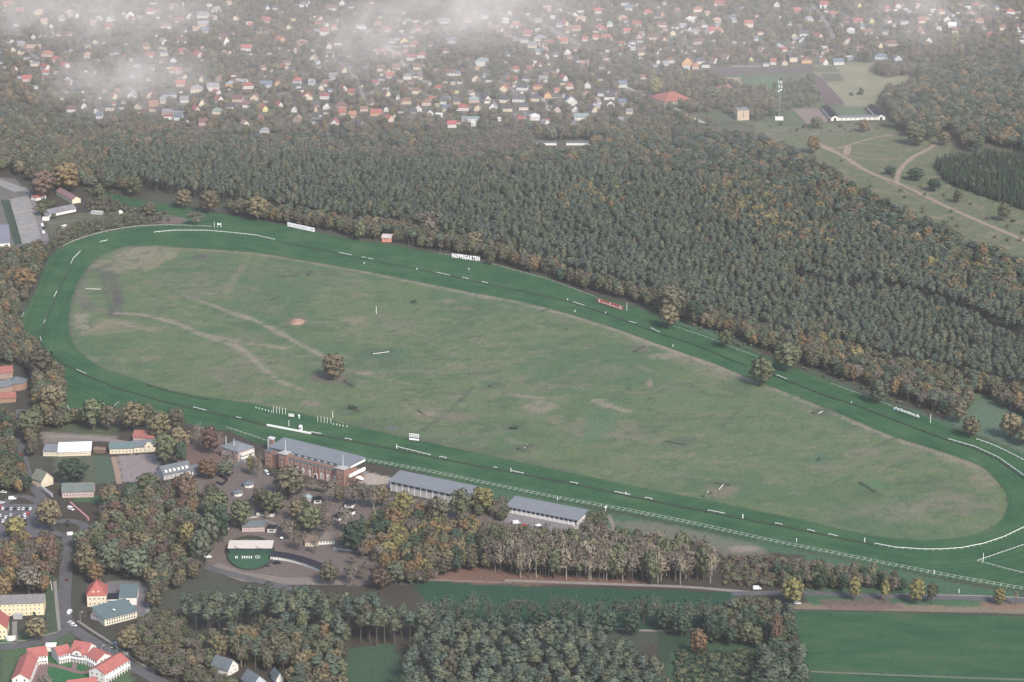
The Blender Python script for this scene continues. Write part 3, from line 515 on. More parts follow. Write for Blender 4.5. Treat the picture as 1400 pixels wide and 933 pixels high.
for k in range(15): x = 20.8 + k * (GL - 28.4) / 14; mb.box(x - 0.3, -0.15, 0, x + 0.3, 0.25, 9.4)
mb.build('pilasters', mat('light brick', (0.34, 0.21, 0.165), 0.9, 0.12, 0.6), st)['kind'] = 'stuff'
for k in range(8):
    x = 22.6 + k * (GL - 32) / 7.0
    if k == 4: continue
    add_window(st, x, 0.15, 0.8, 3.2, 3.6, arch=True, name='arched_window'); 
    for q in range(3): add_window(st, x - 1.4 + q * 1.4, 0.15, 7.0, 0.7, 1.8)
mb = MB(); a_ = [(-1.7 * math.cos(q), 2.6 + 1.7 * math.sin(q)) for q in np.linspace(0, math.pi, 9)]
extr(mb, [(1.7, 0), (-1.7, 0)] + a_, -0.25, 0.15, 'y'); mb.build('entrance_arch', white, st).location = (22.6 + 4 * (GL - 32) / 7, 0, 0)
mb = MB(); extr(mb, [(1.2, 0), (-1.2, 0), (-1.2, 2.6), (0, 3.7), (1.2, 2.6)], -0.32, -0.24, 'y'); mb.build('entrance_door', glass, st).location = (22.6 + 4 * (GL - 32) / 7, 0, 0)
for nm, x0, w, hh in (('tower', 13.2, 7.0, 13.4), ('tower', GL - 7.0, 7.6, 13.0)):
    mb = MB(); mb.box(x0, -2.0, 0, x0 + w, 5.2, hh); tw = mb.build(nm, brick, st)
    rm_ = roof_mb(w, 6.8, hh, 'h', 1.3, 0.5, 0.3); ro = rm_.build('tower_roof', mat('pale lead roof', (0.30, 0.30, 0.29), 0.7, 0.08, 0.4), tw); ro.location = (x0 + w / 2, -2.0, 0)
    mb = MB(); mb.tube([(x0 + w / 2, 2.2, hh + 1.4), (x0 + w / 2, 2.2, hh + 9.5)], 0.16, 0.1, 6); mb.build('flagpole', whitep, tw)
    for q in range(3): add_window(tw, x0 + w / 2 - 1.5 + q * 1.5, -2.01, hh - 3.4, 0.7, 2.1)
    for z in (hh - 6.6, hh - 9.6): add_window(tw, x0 + w / 2, -2.01, z, 1.0, 1.3)
mb = MB(); mb.box(-0.6, -0.8, 0, 5.2, 6, HB + 0.6); mb.box(5.2, 0.6, 0, 13.2, 6, HB - 1.5); wg = mb.build('end_wing', brick, st)
mb = MB(); mb.box(5.3, 0.4, HB - 1.5, 13.1, 6.2, HB - 1.1); mb.box(-0.8, -1.0, HB + 0.6, 5.4, 6.2, HB + 1.0); mb.build('wing_roof', slate_d, wg)
for x in (1.2, 3.6):
    for z in (2.2, 5.4, 8.4): add_window(wg, x, -0.81, z, 0.9, 1.5)
mb = MB(); extr(mb, [(6.0, 0), (D0 + 8, 0), (D0 + 8, 0.3), (D0, 3.0)], 1, GL - 1, 'x'); mb.build('terrace', stone, st)
# judges' tower behind the left end
o = P(372, 615); t = thing('judge_tower', 'slim white and brick lookout tower beside the left end of the brick grandstand', 'tower', o, GA)
mb = MB(); mb.box(-1.6, -1.6, 0, 1.6, 1.6, 8.4); mb.build('shaft', brick, t); mb = MB(); mb.box(-2.6, -1.9, 0, -1.55, 1.9, 9.2); mb.box(-2.6, -1.9, 8.4, 1.9, 1.9, 9.6); mb.build('white_cladding', mat('pale grey cladding', (0.5, 0.5, 0.5), 0.7, 0.05, 0.5), t)
for z in (1.5, 4.2, 6.6): add_window(t, 0, -1.61, z, 1.2, 1.3)
# villa left of the stand
v = house('clubhouse', 'three storey villa with grey hip roof and white balconies beside the course rail', 'house', ((303, 625), (326, 633)), 0, 15, 8.2, 'h', 3.0, pinkr, slate, o=0.8, wins=(('f', 4, 1.2, 1.0, 1.6), ('f', 4, 4.4, 1.0, 1.6)), chim=False)
W_ = v['_w']; mb = MB()
for z in (2.6, 5.4): mb.box(W_ / 2 + 0.05, 1, z, W_ / 2 + 2.4, 14, z + 1.1)
for k in range(5):
    mb.box(W_ / 2 + 2.0, 1 + k * 3.1, 0, W_ / 2 + 2.4, 1.4 + k * 3.1, 8.0)
mb.build('balcony', white, v)
for x in (-W_ / 2 + 1, 0.5): mb = MB(); mb.tube([(x, 4, 8), (x, 4, 15.5)], 0.2, 0.14, 6); mb.build('mast', whitep, v)
# the two plain stands
def long_stand(label, fl, fr, D, hw, rise, wallm, nopen):
    a, b = P(*fl), P(*fr); d = b - a; L = d.length; r = thing('spectator_stand', label, 'grandstand', a, math.atan2(d.y, d.x), 'plain covered stands along the home straight')
    mb = MB(); mb.box(0, 0, 0, L, 0.5, hw); mb.box(0, 0.5, 0, 0.5, D, hw); mb.box(L - 0.5, 0.5, 0, L, D, hw); mb.box(0.5, 0.5, 0, L - 0.5, D, 1.0); mb.build('wall', wallm, r)
    mb = MB(); extr(mb, [(-1.4, hw + 0.3), (D + 1.6, hw + rise), (D + 1.6, hw + rise + 0.4), (-1.4, hw + 0.75)], -1.2, L + 1.2, 'x'); mb.build('roof', slate, r)
    me = MB(); me.box(-1.1, -0.08, 0, 1.1, 0.2, 1.5); me = me.mesh('opening', darkroof)
    for k in range(nopen): link('opening', me, r, ((k + 0.5) * L / nopen, 0.0, hw - 1.7))
    mb = MB()
    for k in range(nopen + 1): x = min(max(k * L / nopen, 0.3), L - 0.3); mb.box(x - 0.2, -0.16, 0, x + 0.2, 0.1, hw + 0.2)
    mb.build('columns', whitep, r)['kind'] = 'stuff'
    EXCL.append([(fl[0] - 4, fl[1]), (fl[0] + 6, fl[1] - 20), (fr[0] + 10, fr[1] - 20), (fr[0] + 4, fr[1] + 2)]); return r, L
long_stand('long low stand with plain grey roof, beside the brick grandstand', (534, 671), (642, 694), 13, 7.0, 3.2, greyw, 13)
s2, L2 = long_stand('long low stand with curved grey roof and white rear wall above grey steps', (694, 705), (790, 724), 12, 6.5, 3.0, white, 15)
mb = MB()
for k in range(8): mb.box(1, -3.5 - k * 1.1, 0, L2 - 2, -2.4 - k * 1.1, max(3.4 - k * 0.42, 0.3))
mb.build('rear_steps', stone, s2)
def ground_rot(a, b): d = P(*b) - P(*a); return math.atan2(d.y, d.x)
# ------------------------------------------------------------------ kiosks of the paddock
def kiosk(label, x, y, W, D, ang, roof='f', hw=2.6, wm=white, rm=darkroof, rh=0.4):
    k = house('kiosk', label, 'kiosk', ((x, y),), W, D, hw, roof, rh, wm, rm, ang, 'sales kiosks of the paddock', 0.5, (), False)
    mb = MB(); mb.box(-W * 0.32, -0.07, 1.05, W * 0.32, 0.02, 2.1); mb.build('hatch', glass, k); mb = MB(); mb.box(-W * 0.36, -0.5, 0.92, W * 0.36, 0.02, 1.04); mb.build('counter', white, k); return k
def octagon(label, x, y, r, rm, wm, h=2.5, rh=1.8, n=8):
    t = thing('pavilion', label, 'pavilion', P(x, y), 0.2, 'round pavilions of the paddock'); mb = MB()
    mb.prism([(r * 0.82 * math.cos(a), r * 0.82 * math.sin(a)) for a in np.linspace(0, 2 * math.pi, n + 1)[:-1]], 0, h); mb.build('wall', wm, t)
    mb = MB(); c = [(r * math.cos(a), r * math.sin(a)) for a in np.linspace(0, 2 * math.pi, n + 1)[:-1]]; mb.prism(c, h - 0.1, h + 0.2)
    for (ax, ay), (bx, by) in zip(c, c[1:] + c[:1]): mb.quad((ax, ay, h + 0.21), (bx, by, h + 0.21), (bx * 0.25, by * 0.25, h + rh), (ax * 0.25, ay * 0.25, h + rh))
    mb.build('roof', rm, t); mb = MB(); mb.prism([(q[0] * 0.24, q[1] * 0.24) for q in c], h + rh - 0.2, h + rh + 0.6); mb.build('lantern', rm, t); EXW.append((t.location.x, t.location.y, r + 2.5)); return t
octagon('dark octagonal pavilion with white walls, nearer the grandstand', 340, 665, 4.6, slate_d, white); octagon('dark octagonal pavilion with white walls, lower left of its twin', 325, 677, 4.2, slate_d, white)
octagon('green grey conical pavilion beside the dark square kiosk', 421, 684, 3.6, mat('verdigris roof', (0.22, 0.28, 0.28), 0.7, 0.1, 0.5), greyw)
kiosk('small white kiosk with dark roof below the octagonal pavilions', 350.5, 685, 5.8, 4, -14); kiosk('small white kiosk with dark roof and twin gable, right of another', 367.5, 689.5, 5.4, 4.5, -16, 'e', 2.4, white, slate_d, 1.3)
kiosk('white kiosk with black roof standing alone below the grandstand facade', 434.5, 688.5, 5, 5.5, 12); kiosk('white kiosk with black roof beneath bare trees right of the grandstand', 477, 694.5, 6.2, 4.4, -10)
kiosk('long white kiosk with dark roof above the pink walled building', 362, 706, 12, 4.5, -14); kiosk('white kiosk with narrow dark roof at the left edge of the paddock', 308.5, 723.5, 4.6, 9, 2)
kiosk('long kiosk with dark roof pointing towards the grandstand', 459.5, 711.5, 5.2, 17, -38)
b = house('weighing_house', 'long pink grey building with slate roof above the oval lawn', 'building', ((331, 727.5), (362, 727)), 0, 11, 3.4, 'h', 2.6, pinkr, slate_d, o=0.4, wins=(('f', 8, 1.0, 0.9, 1.3),), chim=True)
kiosk('white kiosk with black roof joined to the pink walled building', 371, 728.5, 5.4, 6, -4, hw=3.0)
b = house('stable_house', 'low house with brown roof and white window band beside the paddock', 'house', ((436, 745), (458, 744)), 0, 12, 3.2, 'h', 4.2, white, brownroof, o=0.9, wins=(('f', 5, 0.9, 1.0, 1.5),), chim=False)
b = house('annexe', 'flat cream annexe with slatted roof left of the brown roofed house', 'building', ((417, 747), (435, 747.5)), 0, 9, 2.8, 'm', 1.1, cream, wood, o=0.3, wins=(('f', 4, 0.8, 1.0, 1.3),), chim=False)
# oval lawn with the white pavilion and its hedge
t = thing('parade_pavilion', 'white flat roofed pavilion with twin domes and a dark green front on the oval lawn', 'pavilion', P(342, 757.5), 0.0)
mb = MB(); mb.box(-14.5, 0, 0, 14.5, 12, 4.2); mb.build('wall', dgreen, t); mb = MB(); mb.box(-15, -0.8, 4.2, 15, 12.6, 4.7); rf = mb.build('roof', tanroof, t)
for x in (-7.5, 7.0):
    mb = MB(); mb.prism([(x + 2.7 * math.cos(a), 1.0 + 2.7 * math.sin(a)) for a in np.linspace(0, 2 * math.pi, 17)[:-1]], 4.72, 5.6); mb.build('dome', tanroof, rf)
    mb = MB(); mb.box(x - 2, 13.4, 0, x + 2.2, 15.6, 2.2); mb.build('awning', white, t)
for k in range(15): mb = MB() if k == 0 else mb; mb.box(-14.6 + k * 2.0, 0.2, 4.7, -14.5 + k * 2.0, 12.4, 4.78)
mb.build('roof_seams', greyw, rf)['kind'] = 'stuff'
t['_w'] = 29; EXCL.append([(305,755),(318,735),(345,729),(372,735),(382,757),(366,782),(340,786),(318,780)])
ov = [P(342 + 30.5 * math.cos(a), 757.5 + 20.5 * math.sin(a)) for a in np.linspace(0, 2 * math.pi, 49)[:-1]]
sheet('oval_lawn', [(p.x, p.y) for p in ov], 0.12, mat('oval lawn green', (0.026, 0.078, 0.04), 0.95, 0.2, 0.4), world=True)
# white flower letters and emblems on the green front bank: their reading is lost in the photograph, so only their strokes are kept
t = thing('bank_emblems', 'row of small white emblems on the green bank before the white pavilion', 'emblem', P(342, 766), 0)
for k, (x, w) in enumerate(((-9.6, 0.7), (-8.6, 0.7), (-5.2, 0.8), (-3.7, 0.9), (-2.1, 0.8), (-0.6, 0.8), (0.9, 0.8), (4.2, 0.9), (5.6, 0.9))):
    mb = MB()
    if k in (7, 8):
        for a in range(8): q = a * math.pi / 4; mb.box(x + math.cos(q) * w - 0.2, 1.0, 1.6 + math.sin(q) * w, x + math.cos(q) * w + 0.2, 1.25, 1.95 + math.sin(q) * w)
    else: mb.box(x - w / 2, 1.0, 0.5, x - w / 2 + 0.3, 1.25, 2.4); mb.box(x - w / 2 + 0.3, 1.02, 2.0, x + w / 2, 1.25, 2.4); mb.box(x - w / 2 + 0.3, 1.02, 1.2, x + w / 2, 1.25, 1.5)
    mb.build('emblem', whitep, t)
# curved covered stand
pts = smooth([(369.5, 765.5), (385, 767), (402, 770.5), (420, 776), (438, 783.5), (455, 792.5)], 4); W3 = [P(*q) for q in pts]
t = thing('curved_stand', 'long curving covered stand with dark roof and white panelled front', 'grandstand', W3[0], 0)
A, B, Cc = MB(), MB(), MB(); lp = [w - W3[0] for w in W3]
for i in range(len(lp) - 1):
    d = (lp[i + 1] - lp[i]).normalized(); n = Vector((-d.y, d.x, 0)); d2 = (lp[min(i + 2, len(lp) - 1)] - lp[i]).normalized(); n2 = Vector((-d2.y, d2.x, 0)); n1 = n if i == 0 else pn
    a, b = lp[i], lp[i + 1]; pn = n2; up = Vector((0, 0, 1))
    A.quad(a - n1 * 0.6 + up * 3.0, b - n2 * 0.6 + up * 3.0, b + n2 * 4.2 + up * 4.6, a + n1 * 4.2 + up * 4.6); A.quad(a + n1 * 4.2 + up * 4.3, b + n2 * 4.2 + up * 4.3, b - n2 * 0.6 + up * 2.75, a - n1 * 0.6 + up * 2.75); A.quad(a - n1 * 0.6 + up * 2.75, b - n2 * 0.6 + up * 2.75, b - n2 * 0.6 + up * 3.0, a - n1 * 0.6 + up * 3.0)
    B.quad(a + n1 * 3.9, b + n2 * 3.9, b + n2 * 3.9 + up * 4.3, a + n1 * 3.9 + up * 4.3); B.quad(b + n2 * 3.7, a + n1 * 3.7, a + n1 * 3.7 + up * 4.3, b + n2 * 3.7 + up * 4.3)
    m_ = MB(); e = (b - a) * 0.06; m_.quad(a + e + up * 0.2, b - e + up * 0.2, b - e + up * 2.4, a + e + up * 2.4); m_.quad(b - e + n * 0.2 + up * 0.2, a + e + n * 0.2 + up * 0.2, a + e + n * 0.2 + up * 2.4, b - e + n * 0.2 + up * 2.4); m_.quad(a + e + up * 2.4, b - e + up * 2.4, b - e + n * 0.2 + up * 2.4, a + e + n * 0.2 + up * 2.4); m_.build('panel', white, t)
    for z in (0.4, 0.8, 1.2): Cc.quad(a + n1 * (0.6 + z * 1.6) + up * z, b + n2 * (0.6 + z * 1.6) + up * z, b + n2 * (1.2 + z * 1.6) + up * z, a + n1 * (1.2 + z * 1.6) + up * z)
A.build('roof', darkroof, t); B.build('rear_wall', stone, t); Cc.build('seating', stone, t); EXCL.append([(365,762),(400,764),(440,776),(462,792),(455,800),(430,800),(365,790)])
# ------------------------------------------------------------------ left-hand buildings
house('stable_block', 'long cream stable block with bright white sheet roof', 'stable', ((80, 624.5), (124, 623)), 0, 13, 3.6, 'm', 2.2, cream, whitesheet, o=0.6, wins=(('f', 12, 1.2, 0.9, 1.1),), chim=False)
house('stable_wing', 'grey roofed wing left of the white roofed stable block', 'stable', ((59, 624), (79.6, 624)), 0, 12, 3.4, 'm', 1.6, cream, slate, o=0.4, wins=(('f', 5, 1.1, 0.9, 1.1),), chim=False)
house('tack_shed', 'low brown shed between the two stable buildings', 'shed', ((128, 619), (143, 620)), 0, 5, 2.4, 'e', 1.2, wood, wood, o=0.3, chim=False)
house('coach_house', 'cream house with dark green roof beside the gravel riding square', 'house', ((150, 621), (182, 620)), 0, 11, 4.2, 'e', 3.0, cream, greenroof, wins=(('f', 6, 1.0, 0.9, 1.5),))
b = house('coach_house', 'cream house with stepped white gable, right of the green roofed house', 'house', ((183, 619.5), (213, 617.5)), 0, 11, 4.4, 'e', 3.2, cream, slate_d, wins=(('f', 5, 1.0, 1.0, 1.6),))
mb = MB(); extr(mb, [(-3, 0), (3, 0), (3, 5.4), (1.6, 5.4), (1.6, 7.0), (-1.6, 7.0), (-1.6, 5.4), (-3, 5.4)], -0.6, 1.5, 'y'); g = mb.build('stepped_gable', cream, b); g.location = (3.0, 0, 0); add_window(g, 0, -0.61, 3.4, 1.2, 1.6)
house('barn', 'dull red roofed barn behind the cream house with stepped gable', 'barn', ((182, 604), (210, 606)), 0, 10, 4, 'e', 3.5, pinkr, redtile2, chim=False)
house('gate_house', 'narrow stone coloured gable house beside the lane and round green tree', 'house', ((57, 667.5), (73, 662)), 0, 11, 5.0, 'g', 5.5, cream, mat('mossy roof', (0.14, 0.15, 0.115), 0.95, 0.2, 0.5), wins=(('f', 2, 1.2, 0.9, 1.3),))
house('farm_building', 'long grey green roofed brick building below the riding square', 'building', ((85, 681), (128, 680)), 0, 15, 4.6, 'e', 3.6, pinkr, mat('grey green tile', (0.115, 0.135, 0.125), 0.9, 0.15, 0.4), wins=(('f', 10, 1.2, 1.0, 1.5),))
b = house('long_stable', 'dark roofed stable with white dormers hidden among park trees', 'stable', ((224, 657), (262, 649)), 0, 13, 4.0, 'e', 4.6, greyw, slate_d, ang=0, wins=(('f', 6, 1.0, 1.2, 1.6),), chim=True)
m_ = MB(); m_.box(-0.9, -0.8, 0, 0.9, 1.8, 1.6); me = m_.mesh('dormer', white)
for k in range(6): link('dormer', me, b, (-b['_w'] * 0.38 + k * b['_w'] * 0.15, 1.9, 4.9))
house('porch', 'low white fronted outbuilding right of the dormered stable', 'building', ((263, 650), (280, 646)), 0, 8, 3.2, 'e', 2.4, white, slate_d, wins=(('f', 4, 1.0, 1.1, 1.3),), chim=False)
b = house('town_house', 'orange brick house with red roof at the left edge, upper of two', 'house', ((-12, 520), (18, 518)), 0, 11, 5.5, 'e', 3.6, mat('orange brick', (0.26, 0.165, 0.12), 0.9, 0.12, 0.5), redtile2, wins=(('f', 8, 0.9, 0.9, 1.4), ('f', 8, 3.3, 0.9, 1.4)))
b = house('town_house', 'orange brick house with slate roof and round end, under the red roofed one', 'house', ((-10, 541), (18, 535)), 0, 11, 5.2, 'e', 3.4, MATS['orange brick'], slate_d, wins=(('f', 7, 0.9, 0.9, 1.4), ('f', 7, 3.2, 0.9, 1.4)), chim=False)
mb = MB(); mb.prism([(8.5 * math.cos(a), 8.5 * math.sin(a)) for a in np.linspace(0, 2 * math.pi, 19)[:-1]], 0, 5.8); ap = mb.build('apse', MATS['orange brick'], b); ap.location = (b['_w'] / 2 + 6, 6, 0)
mb = MB(); c = [(9 * math.cos(a), 9 * math.sin(a)) for a in np.linspace(0, 2 * math.pi, 19)[:-1]]
for p, q in zip(c, c[1:] + c[:1]): mb.tri((p[0], p[1], 5.7), (q[0], q[1], 5.7), (0, 0, 9.5))
mb.build('apse_roof', slate_d, ap); EXW.append((*loc2(b, b['_w'] / 2 + 6, 6)[:2], 11))
house('town_house', 'low red roofed house at the left edge, lowest of three', 'house', ((-14, 553), (22, 550)), 0, 9, 4, 'e', 3, MATS['orange brick'], redtile2, chim=False)
# ------------------------------------------------------------------ lower left
b = house('villa', 'cream villa with steep red hip roof beside a green roofed annexe', 'house', ((119.5, 830), (146, 829)), 0, 15, 7.6, 'h', 7.4, cream, redtile, o=0.5, wins=(('f', 4, 1.2, 1.0, 1.5), ('f', 4, 4.6, 1.0, 1.5), ('r', 3, 1.2, 1.0, 1.5), ('r', 3, 4.6, 1.0, 1.5)))
m_ = MB(); extr(m_, [(-0.9, 0), (0.9, 0), (0.9, 0.9), (0, 1.7), (-0.9, 0.9)], 0, 2.4, 'y'); me = m_.mesh('dormer', white)
for x in (-2, 1.2): link('dormer', me, b, (x, 1.0, 8.6))
house('school_annexe', 'square white block with flat dark green roof and skylights', 'building', ((163, 828), (187, 827.5)), 0, 18, 5.2, 'm', 1.6, white, greenroof, o=0.3, wins=(('f', 1, 1.2, 2.5, 2.6),), chim=False)
b = house('link_building', 'glazed link between red roofed villa and green roofed block', 'building', ((147, 828.5), (163, 828)), 0, 9, 4.4, 'f', 0.4, white, darkroof, o=0.2, wins=(('f', 4, 0.5, 1.6, 3.2),), chim=False)
b = house('school_hall', 'low curved green roofed hall with white window grid in front of villa', 'building', ((143.5, 856.5), (187.5, 845)), 0, 17, 5.0, 'm', 1.8, mat('sand render', (0.6, 0.56, 0.44), 0.9, 0.06, 0.4), greenroof, o=0.8, wins=(('f', 12, 0.6, 1.1, 1.6), ('f', 12, 2.7, 1.1, 1.6)), chim=False)
mb = MB(); mb.box(-3, 4, 7.2, -1.6, 5.6, 7.6); mb.build('skylight', white, b)
house('garage', 'small grey lean to left of the curved green roofed hall', 'garage', ((124, 846), (142, 852)), 0, 7, 3, 'm', 0.6, greyw, mat('brown grey felt', (0.2, 0.17, 0.165), 0.9, 0.1, 0.3), o=0.3, chim=False)
house('apartment_block', 'long cream three storey block with grey roof at the left edge', 'apartment block', ((-28, 844), (60.5, 841)), 0, 13, 8.6, 'e', 3.0, mat('yellow cream render', (0.60, 0.53, 0.35), 0.85, 0.05, 0.4), mat('grey brown tile', (0.155, 0.15, 0.15), 0.9, 0.12, 0.4), wins=(('f', 14, 1.0, 0.9, 1.2), ('f', 14, 3.8, 0.9, 1.2), ('f', 14, 6.4, 0.9, 1.2)), chim=False)
house('porch', 'small grey canopy on the front of the long cream block', 'porch', ((18, 847), (30, 847)), 0, 3, 2.8, 'f', 0.3, greyw, greyw, o=0.2, chim=False)
b = house('villa', 'cream corner house with orange red roof at left edge, round balcony', 'house', ((-14, 875), (10, 874)), 0, 17, 7.6, 'g', 4.6, MATS['yellow cream render'], redtile, wins=(('f', 4, 1.0, 1.0, 1.6), ('f', 4, 4.2, 1.0, 1.6)), chim=False)
mb = MB(); mb.prism([(3.2 * math.cos(a), 3.2 * math.sin(a)) for a in np.linspace(math.pi, 2 * math.pi, 11)], 0, 2.2); mb.build('round_balcony', white, b).location = (7.5, -0.05, 0)
def gallery(r, L, z, dep=1.8, y0=-1.8, posts=7):     # white loggia along the front
    mb = MB(); mb.box(-L / 2, y0, z, L / 2, -0.02, z + 0.25); mb.box(-L / 2, y0, z + 0.25, L / 2, y0 + 0.1, z + 1.1)
    for k in range(posts): x = -L / 2 + 0.15 + k * (L - 0.3) / (posts - 1); mb.box(x - 0.15, y0, 0, x + 0.15, y0 + 0.3, z); mb.box(x - 0.15, y0 + 0.12, z + 1.1, x + 0.15, y0 + 0.4, z + 2.9)
    return mb.build('loggia', whitep, r)
G = 'red roofed apartment houses round the courtyard'
redpan = mat('bright red pantile', (0.30, 0.095, 0.085), 0.85, 0.10, 0.4, col2=(0.35, 0.125, 0.11))
b = house('apartment_house', 'red roofed white apartment wing ending in a gable at bottom left', 'apartment house', ((17, 940), (40.5, 940)), 0, 31, 5.6, 'g', 3.4, white, redpan, 0, G, wins=(('f', 2, 1.0, 1.2, 1.6), ('r', 6, 1.0, 1.2, 1.6), ('r', 6, 3.6, 1.2, 1.5), ('f', 2, 3.8, 1.2, 1.6)), chim=False)
b = house('apartment_house', 'red roofed white apartment wing joining the gabled wing at bottom left', 'apartment house', ((40.8, 910.5), (65.5, 907)), 0, 12, 5.6, 'e', 3.2, white, redpan, 0, G, wins=(('f', 5, 1.0, 1.2, 1.6), ('f', 5, 3.6, 1.2, 1.5)), chim=False); gallery(b, b['_w'] * 0.92, 2.8)
# curved house in three bends, each bend a wing of one house
t = thing('apartment_house', 'curved red roofed apartment house with white gallery and central arched gable', 'apartment house', P(106, 905), 0, G)
c0 = P(106, 905)
for nm, a, b_, D, hw, rh in (('wing', (80.5, 907.5), (97.5, 903.5), 11.5, 5.4, 3.2), ('middle', (97.2, 904), (119, 907.5), 12.5, 6.6, 4.4), ('wing', (118.6, 907), (133, 915), 11.5, 5.4, 3.2)):
    pa, pb = P(*a), P(*b_); d = pb - pa; W = d.length; m = (pa + pb) / 2 - c0; ang = math.atan2(d.y, d.x)
    w_ = wall_mb(W, D, hw, 'e', rh).build(nm + '_wall', white, t); w_.location = m; w_.rotation_euler = (0, 0, ang)
    r_ = roof_mb(W, D, hw, 'e', rh, 0.5).build('roof', redpan, w_)
    for k in range(5):
        add_window(w_, (k - 2) * W / 5.4, -0.02, 0.9, 1.3, 1.7); add_window(w_, (k - 2) * W / 5.4, -0.02, 3.5, 1.3, 1.6)
    gallery(w_, W * 0.96, 2.8, posts=6)
    if nm == 'middle':
        mb = MB(); extr(mb, [(3.4 * math.cos(q), 5.4 + 3.0 * math.sin(q)) for q in np.linspace(0, math.pi, 11)], -2.2, 3.6, 'y'); g = mb.build('arched_gable', white, w_); add_window(g, 0, -2.21, 5.8, 1.6, 1.5)
        mb = MB(); extr(mb, [(4.0 * math.cos(q), 5.6 + 3.5 * math.sin(q)) for q in np.linspace(0, math.pi, 11)] + [(3.4 * math.cos(q), 5.5 + 3.05 * math.sin(q)) for q in np.linspace(math.pi, 0, 11)], -2.0, 5.2, 'y'); mb.build('gable_roof', redpan, w_)
    elif a[0] > 100:
        for k in range(3): add_window(w_, W / 2 + 0.02, 3 + k * 2.8, 1.0, 1.1, 1.5, math.pi / 2); add_window(w_, W / 2 + 0.02, 3 + k * 2.8, 3.8, 1.1, 1.5, math.pi / 2)
    EXW.append((*(c0 + m)[:2], 12))
b = house('apartment_house', 'red roofed white apartment house nearest the road, galleried side to the right', 'apartment house', ((144, 934), (176, 914.5)), 0, 12, 5.8, 'e', 3.2, white, redpan, 0, G, wins=(('f', 7, 1.0, 1.2, 1.6), ('f', 7, 3.7, 1.2, 1.5), ('l', 3, 1.0, 1.1, 1.5), ('l', 3, 3.7, 1.1, 1.5)), chim=False); gallery(b, b['_w'] * 0.94, 2.9, posts=9)
b = house('apartment_house', 'red roof of an apartment house cut off by the bottom edge', 'apartment house', ((95, 955), (134, 950)), 0, 12, 5.6, 'e', 3.2, white, redpan, 0, G, chim=False)
house('garden_pavilion', 'small white flat pavilion between two red roofed apartment houses', 'pavilion', ((62, 891), (75, 891)), 0, 6, 3.0, 'h', 1.0, white, white, o=0.4, chim=False)
house('cottage', 'grey roofed cottage with white gable among trees at the bottom edge', 'house', ((312, 925), (326, 917)), 0, 13, 4.0, 'g', 5.0, white, slate_d, wins=(('f', 2, 1.0, 1.0, 1.3), ('f', 1, 4.6, 1.0, 1.2)), chim=False)
house('cottage', 'blue grey roofed house cut by the bottom edge beneath orange trees', 'house', ((346, 946), (364, 940)), 0, 12, 4.4, 'g', 4.6, greybl, slate_d, chim=False); house('cottage', 'white fronted cottage at the bottom edge, right of the blue grey one', 'house', ((378, 936), (388, 934)), 0, 9, 3.6, 'g', 3.4, white, slate_d, chim=False)
# ------------------------------------------------------------------ far left: sheds by the railway yard
def platform(label, poly, h, m, seams):
    w = [P(*q) for q in poly]; c = sum(w, Vector()) / len(w); t = thing('loading_platform', label, 'platform', c)
    mb = MB(); mb.prism([((p - c).x, (p - c).y) for p in w], 0, h); mb.build('deck', m, t)
    for k in seams:
        mb = MB(); a = w[0].lerp(w[3], k) - c; b_ = w[1].lerp(w[2], k) - c; mb.tube([(a.x, a.y, h + 0.02), (b_.x, b_.y, h + 0.02)], 0.5, 0.5, 4); mb.build('joint', MATS['pale gravel'], t)
    EXCL.append([(q[0], q[1]) for q in poly]); return t
platform('long grey concrete platform with pale cross joints at the left edge', [(13, 274), (39, 268), (57, 330), (30, 334)], 1.0, conc, (0.34, 0.66)); EXCL.append([(-30,240),(25,240),(45,270),(66,335),(55,345),(-30,360)])
house('goods_shed', 'long blue grey roofed shed with white end wall at left edge', 'shed', ((-24, 341), (14, 339)), 0, 62, 4.5, 'm', 0.8, white, mat('blue grey felt', (0.17, 0.175, 0.20), 0.8, 0.1, 0.1), chim=False, o=0.2)
house('kiosk_house', 'small white house with red roof beside the concrete platform', 'house', ((50, 275), (63, 271.5)), 0, 8, 3.2, 'h', 2.4, white, redtile, wins=(('f', 3, 1.0, 1.0, 1.2),), chim=False)
house('row_house', 'long maroon roofed pale house running away behind the red roofed one', 'house', ((77, 267), (99, 279)), 0, 9, 4.2, 'e', 2.8, cream, mat('maroon tile', (0.19, 0.115, 0.12), 0.9, 0.15, 0.4), wins=(('f', 7, 1.3, 0.9, 1.2),), chim=False)
b = house('row_house', 'low white house with patched grey roof in a fenced garden', 'house', ((68, 297), (104, 289.5)), 0, 11, 3.2, 'e', 3.0, white, mat('patched grey roof', (0.15, 0.145, 0.16), 0.9, 0.35, 0.35), wins=(('f', 7, 1.0, 1.0, 1.2),))
house('garden_shed', 'small white shed in front of the patched grey roof', 'shed', ((58, 302), (67, 302)), 0, 5, 2.4, 'f', 0.3, white, white, o=0.1, chim=False); house('garden_shed', 'low grey shed among bushes above the track bend', 'shed', ((124, 293), (139, 294)), 0, 5, 2.4, 'f', 0.3, greyw, greyw, o=0.1, chim=False); house('garden_shed', 'tiny white hut alone above the track bend', 'shed', ((163, 293.5), (168, 293)), 0, 3, 2.4, 'g', 1.0, white, white, o=0.1, chim=False)
house('garden_shed', 'flat pale roofed shelter beside the garden path near the yard', 'shed', ((88, 313), (93, 311.5)), 0, 4, 2.2, 'f', 0.25, greyw, white, o=0.2, chim=False)
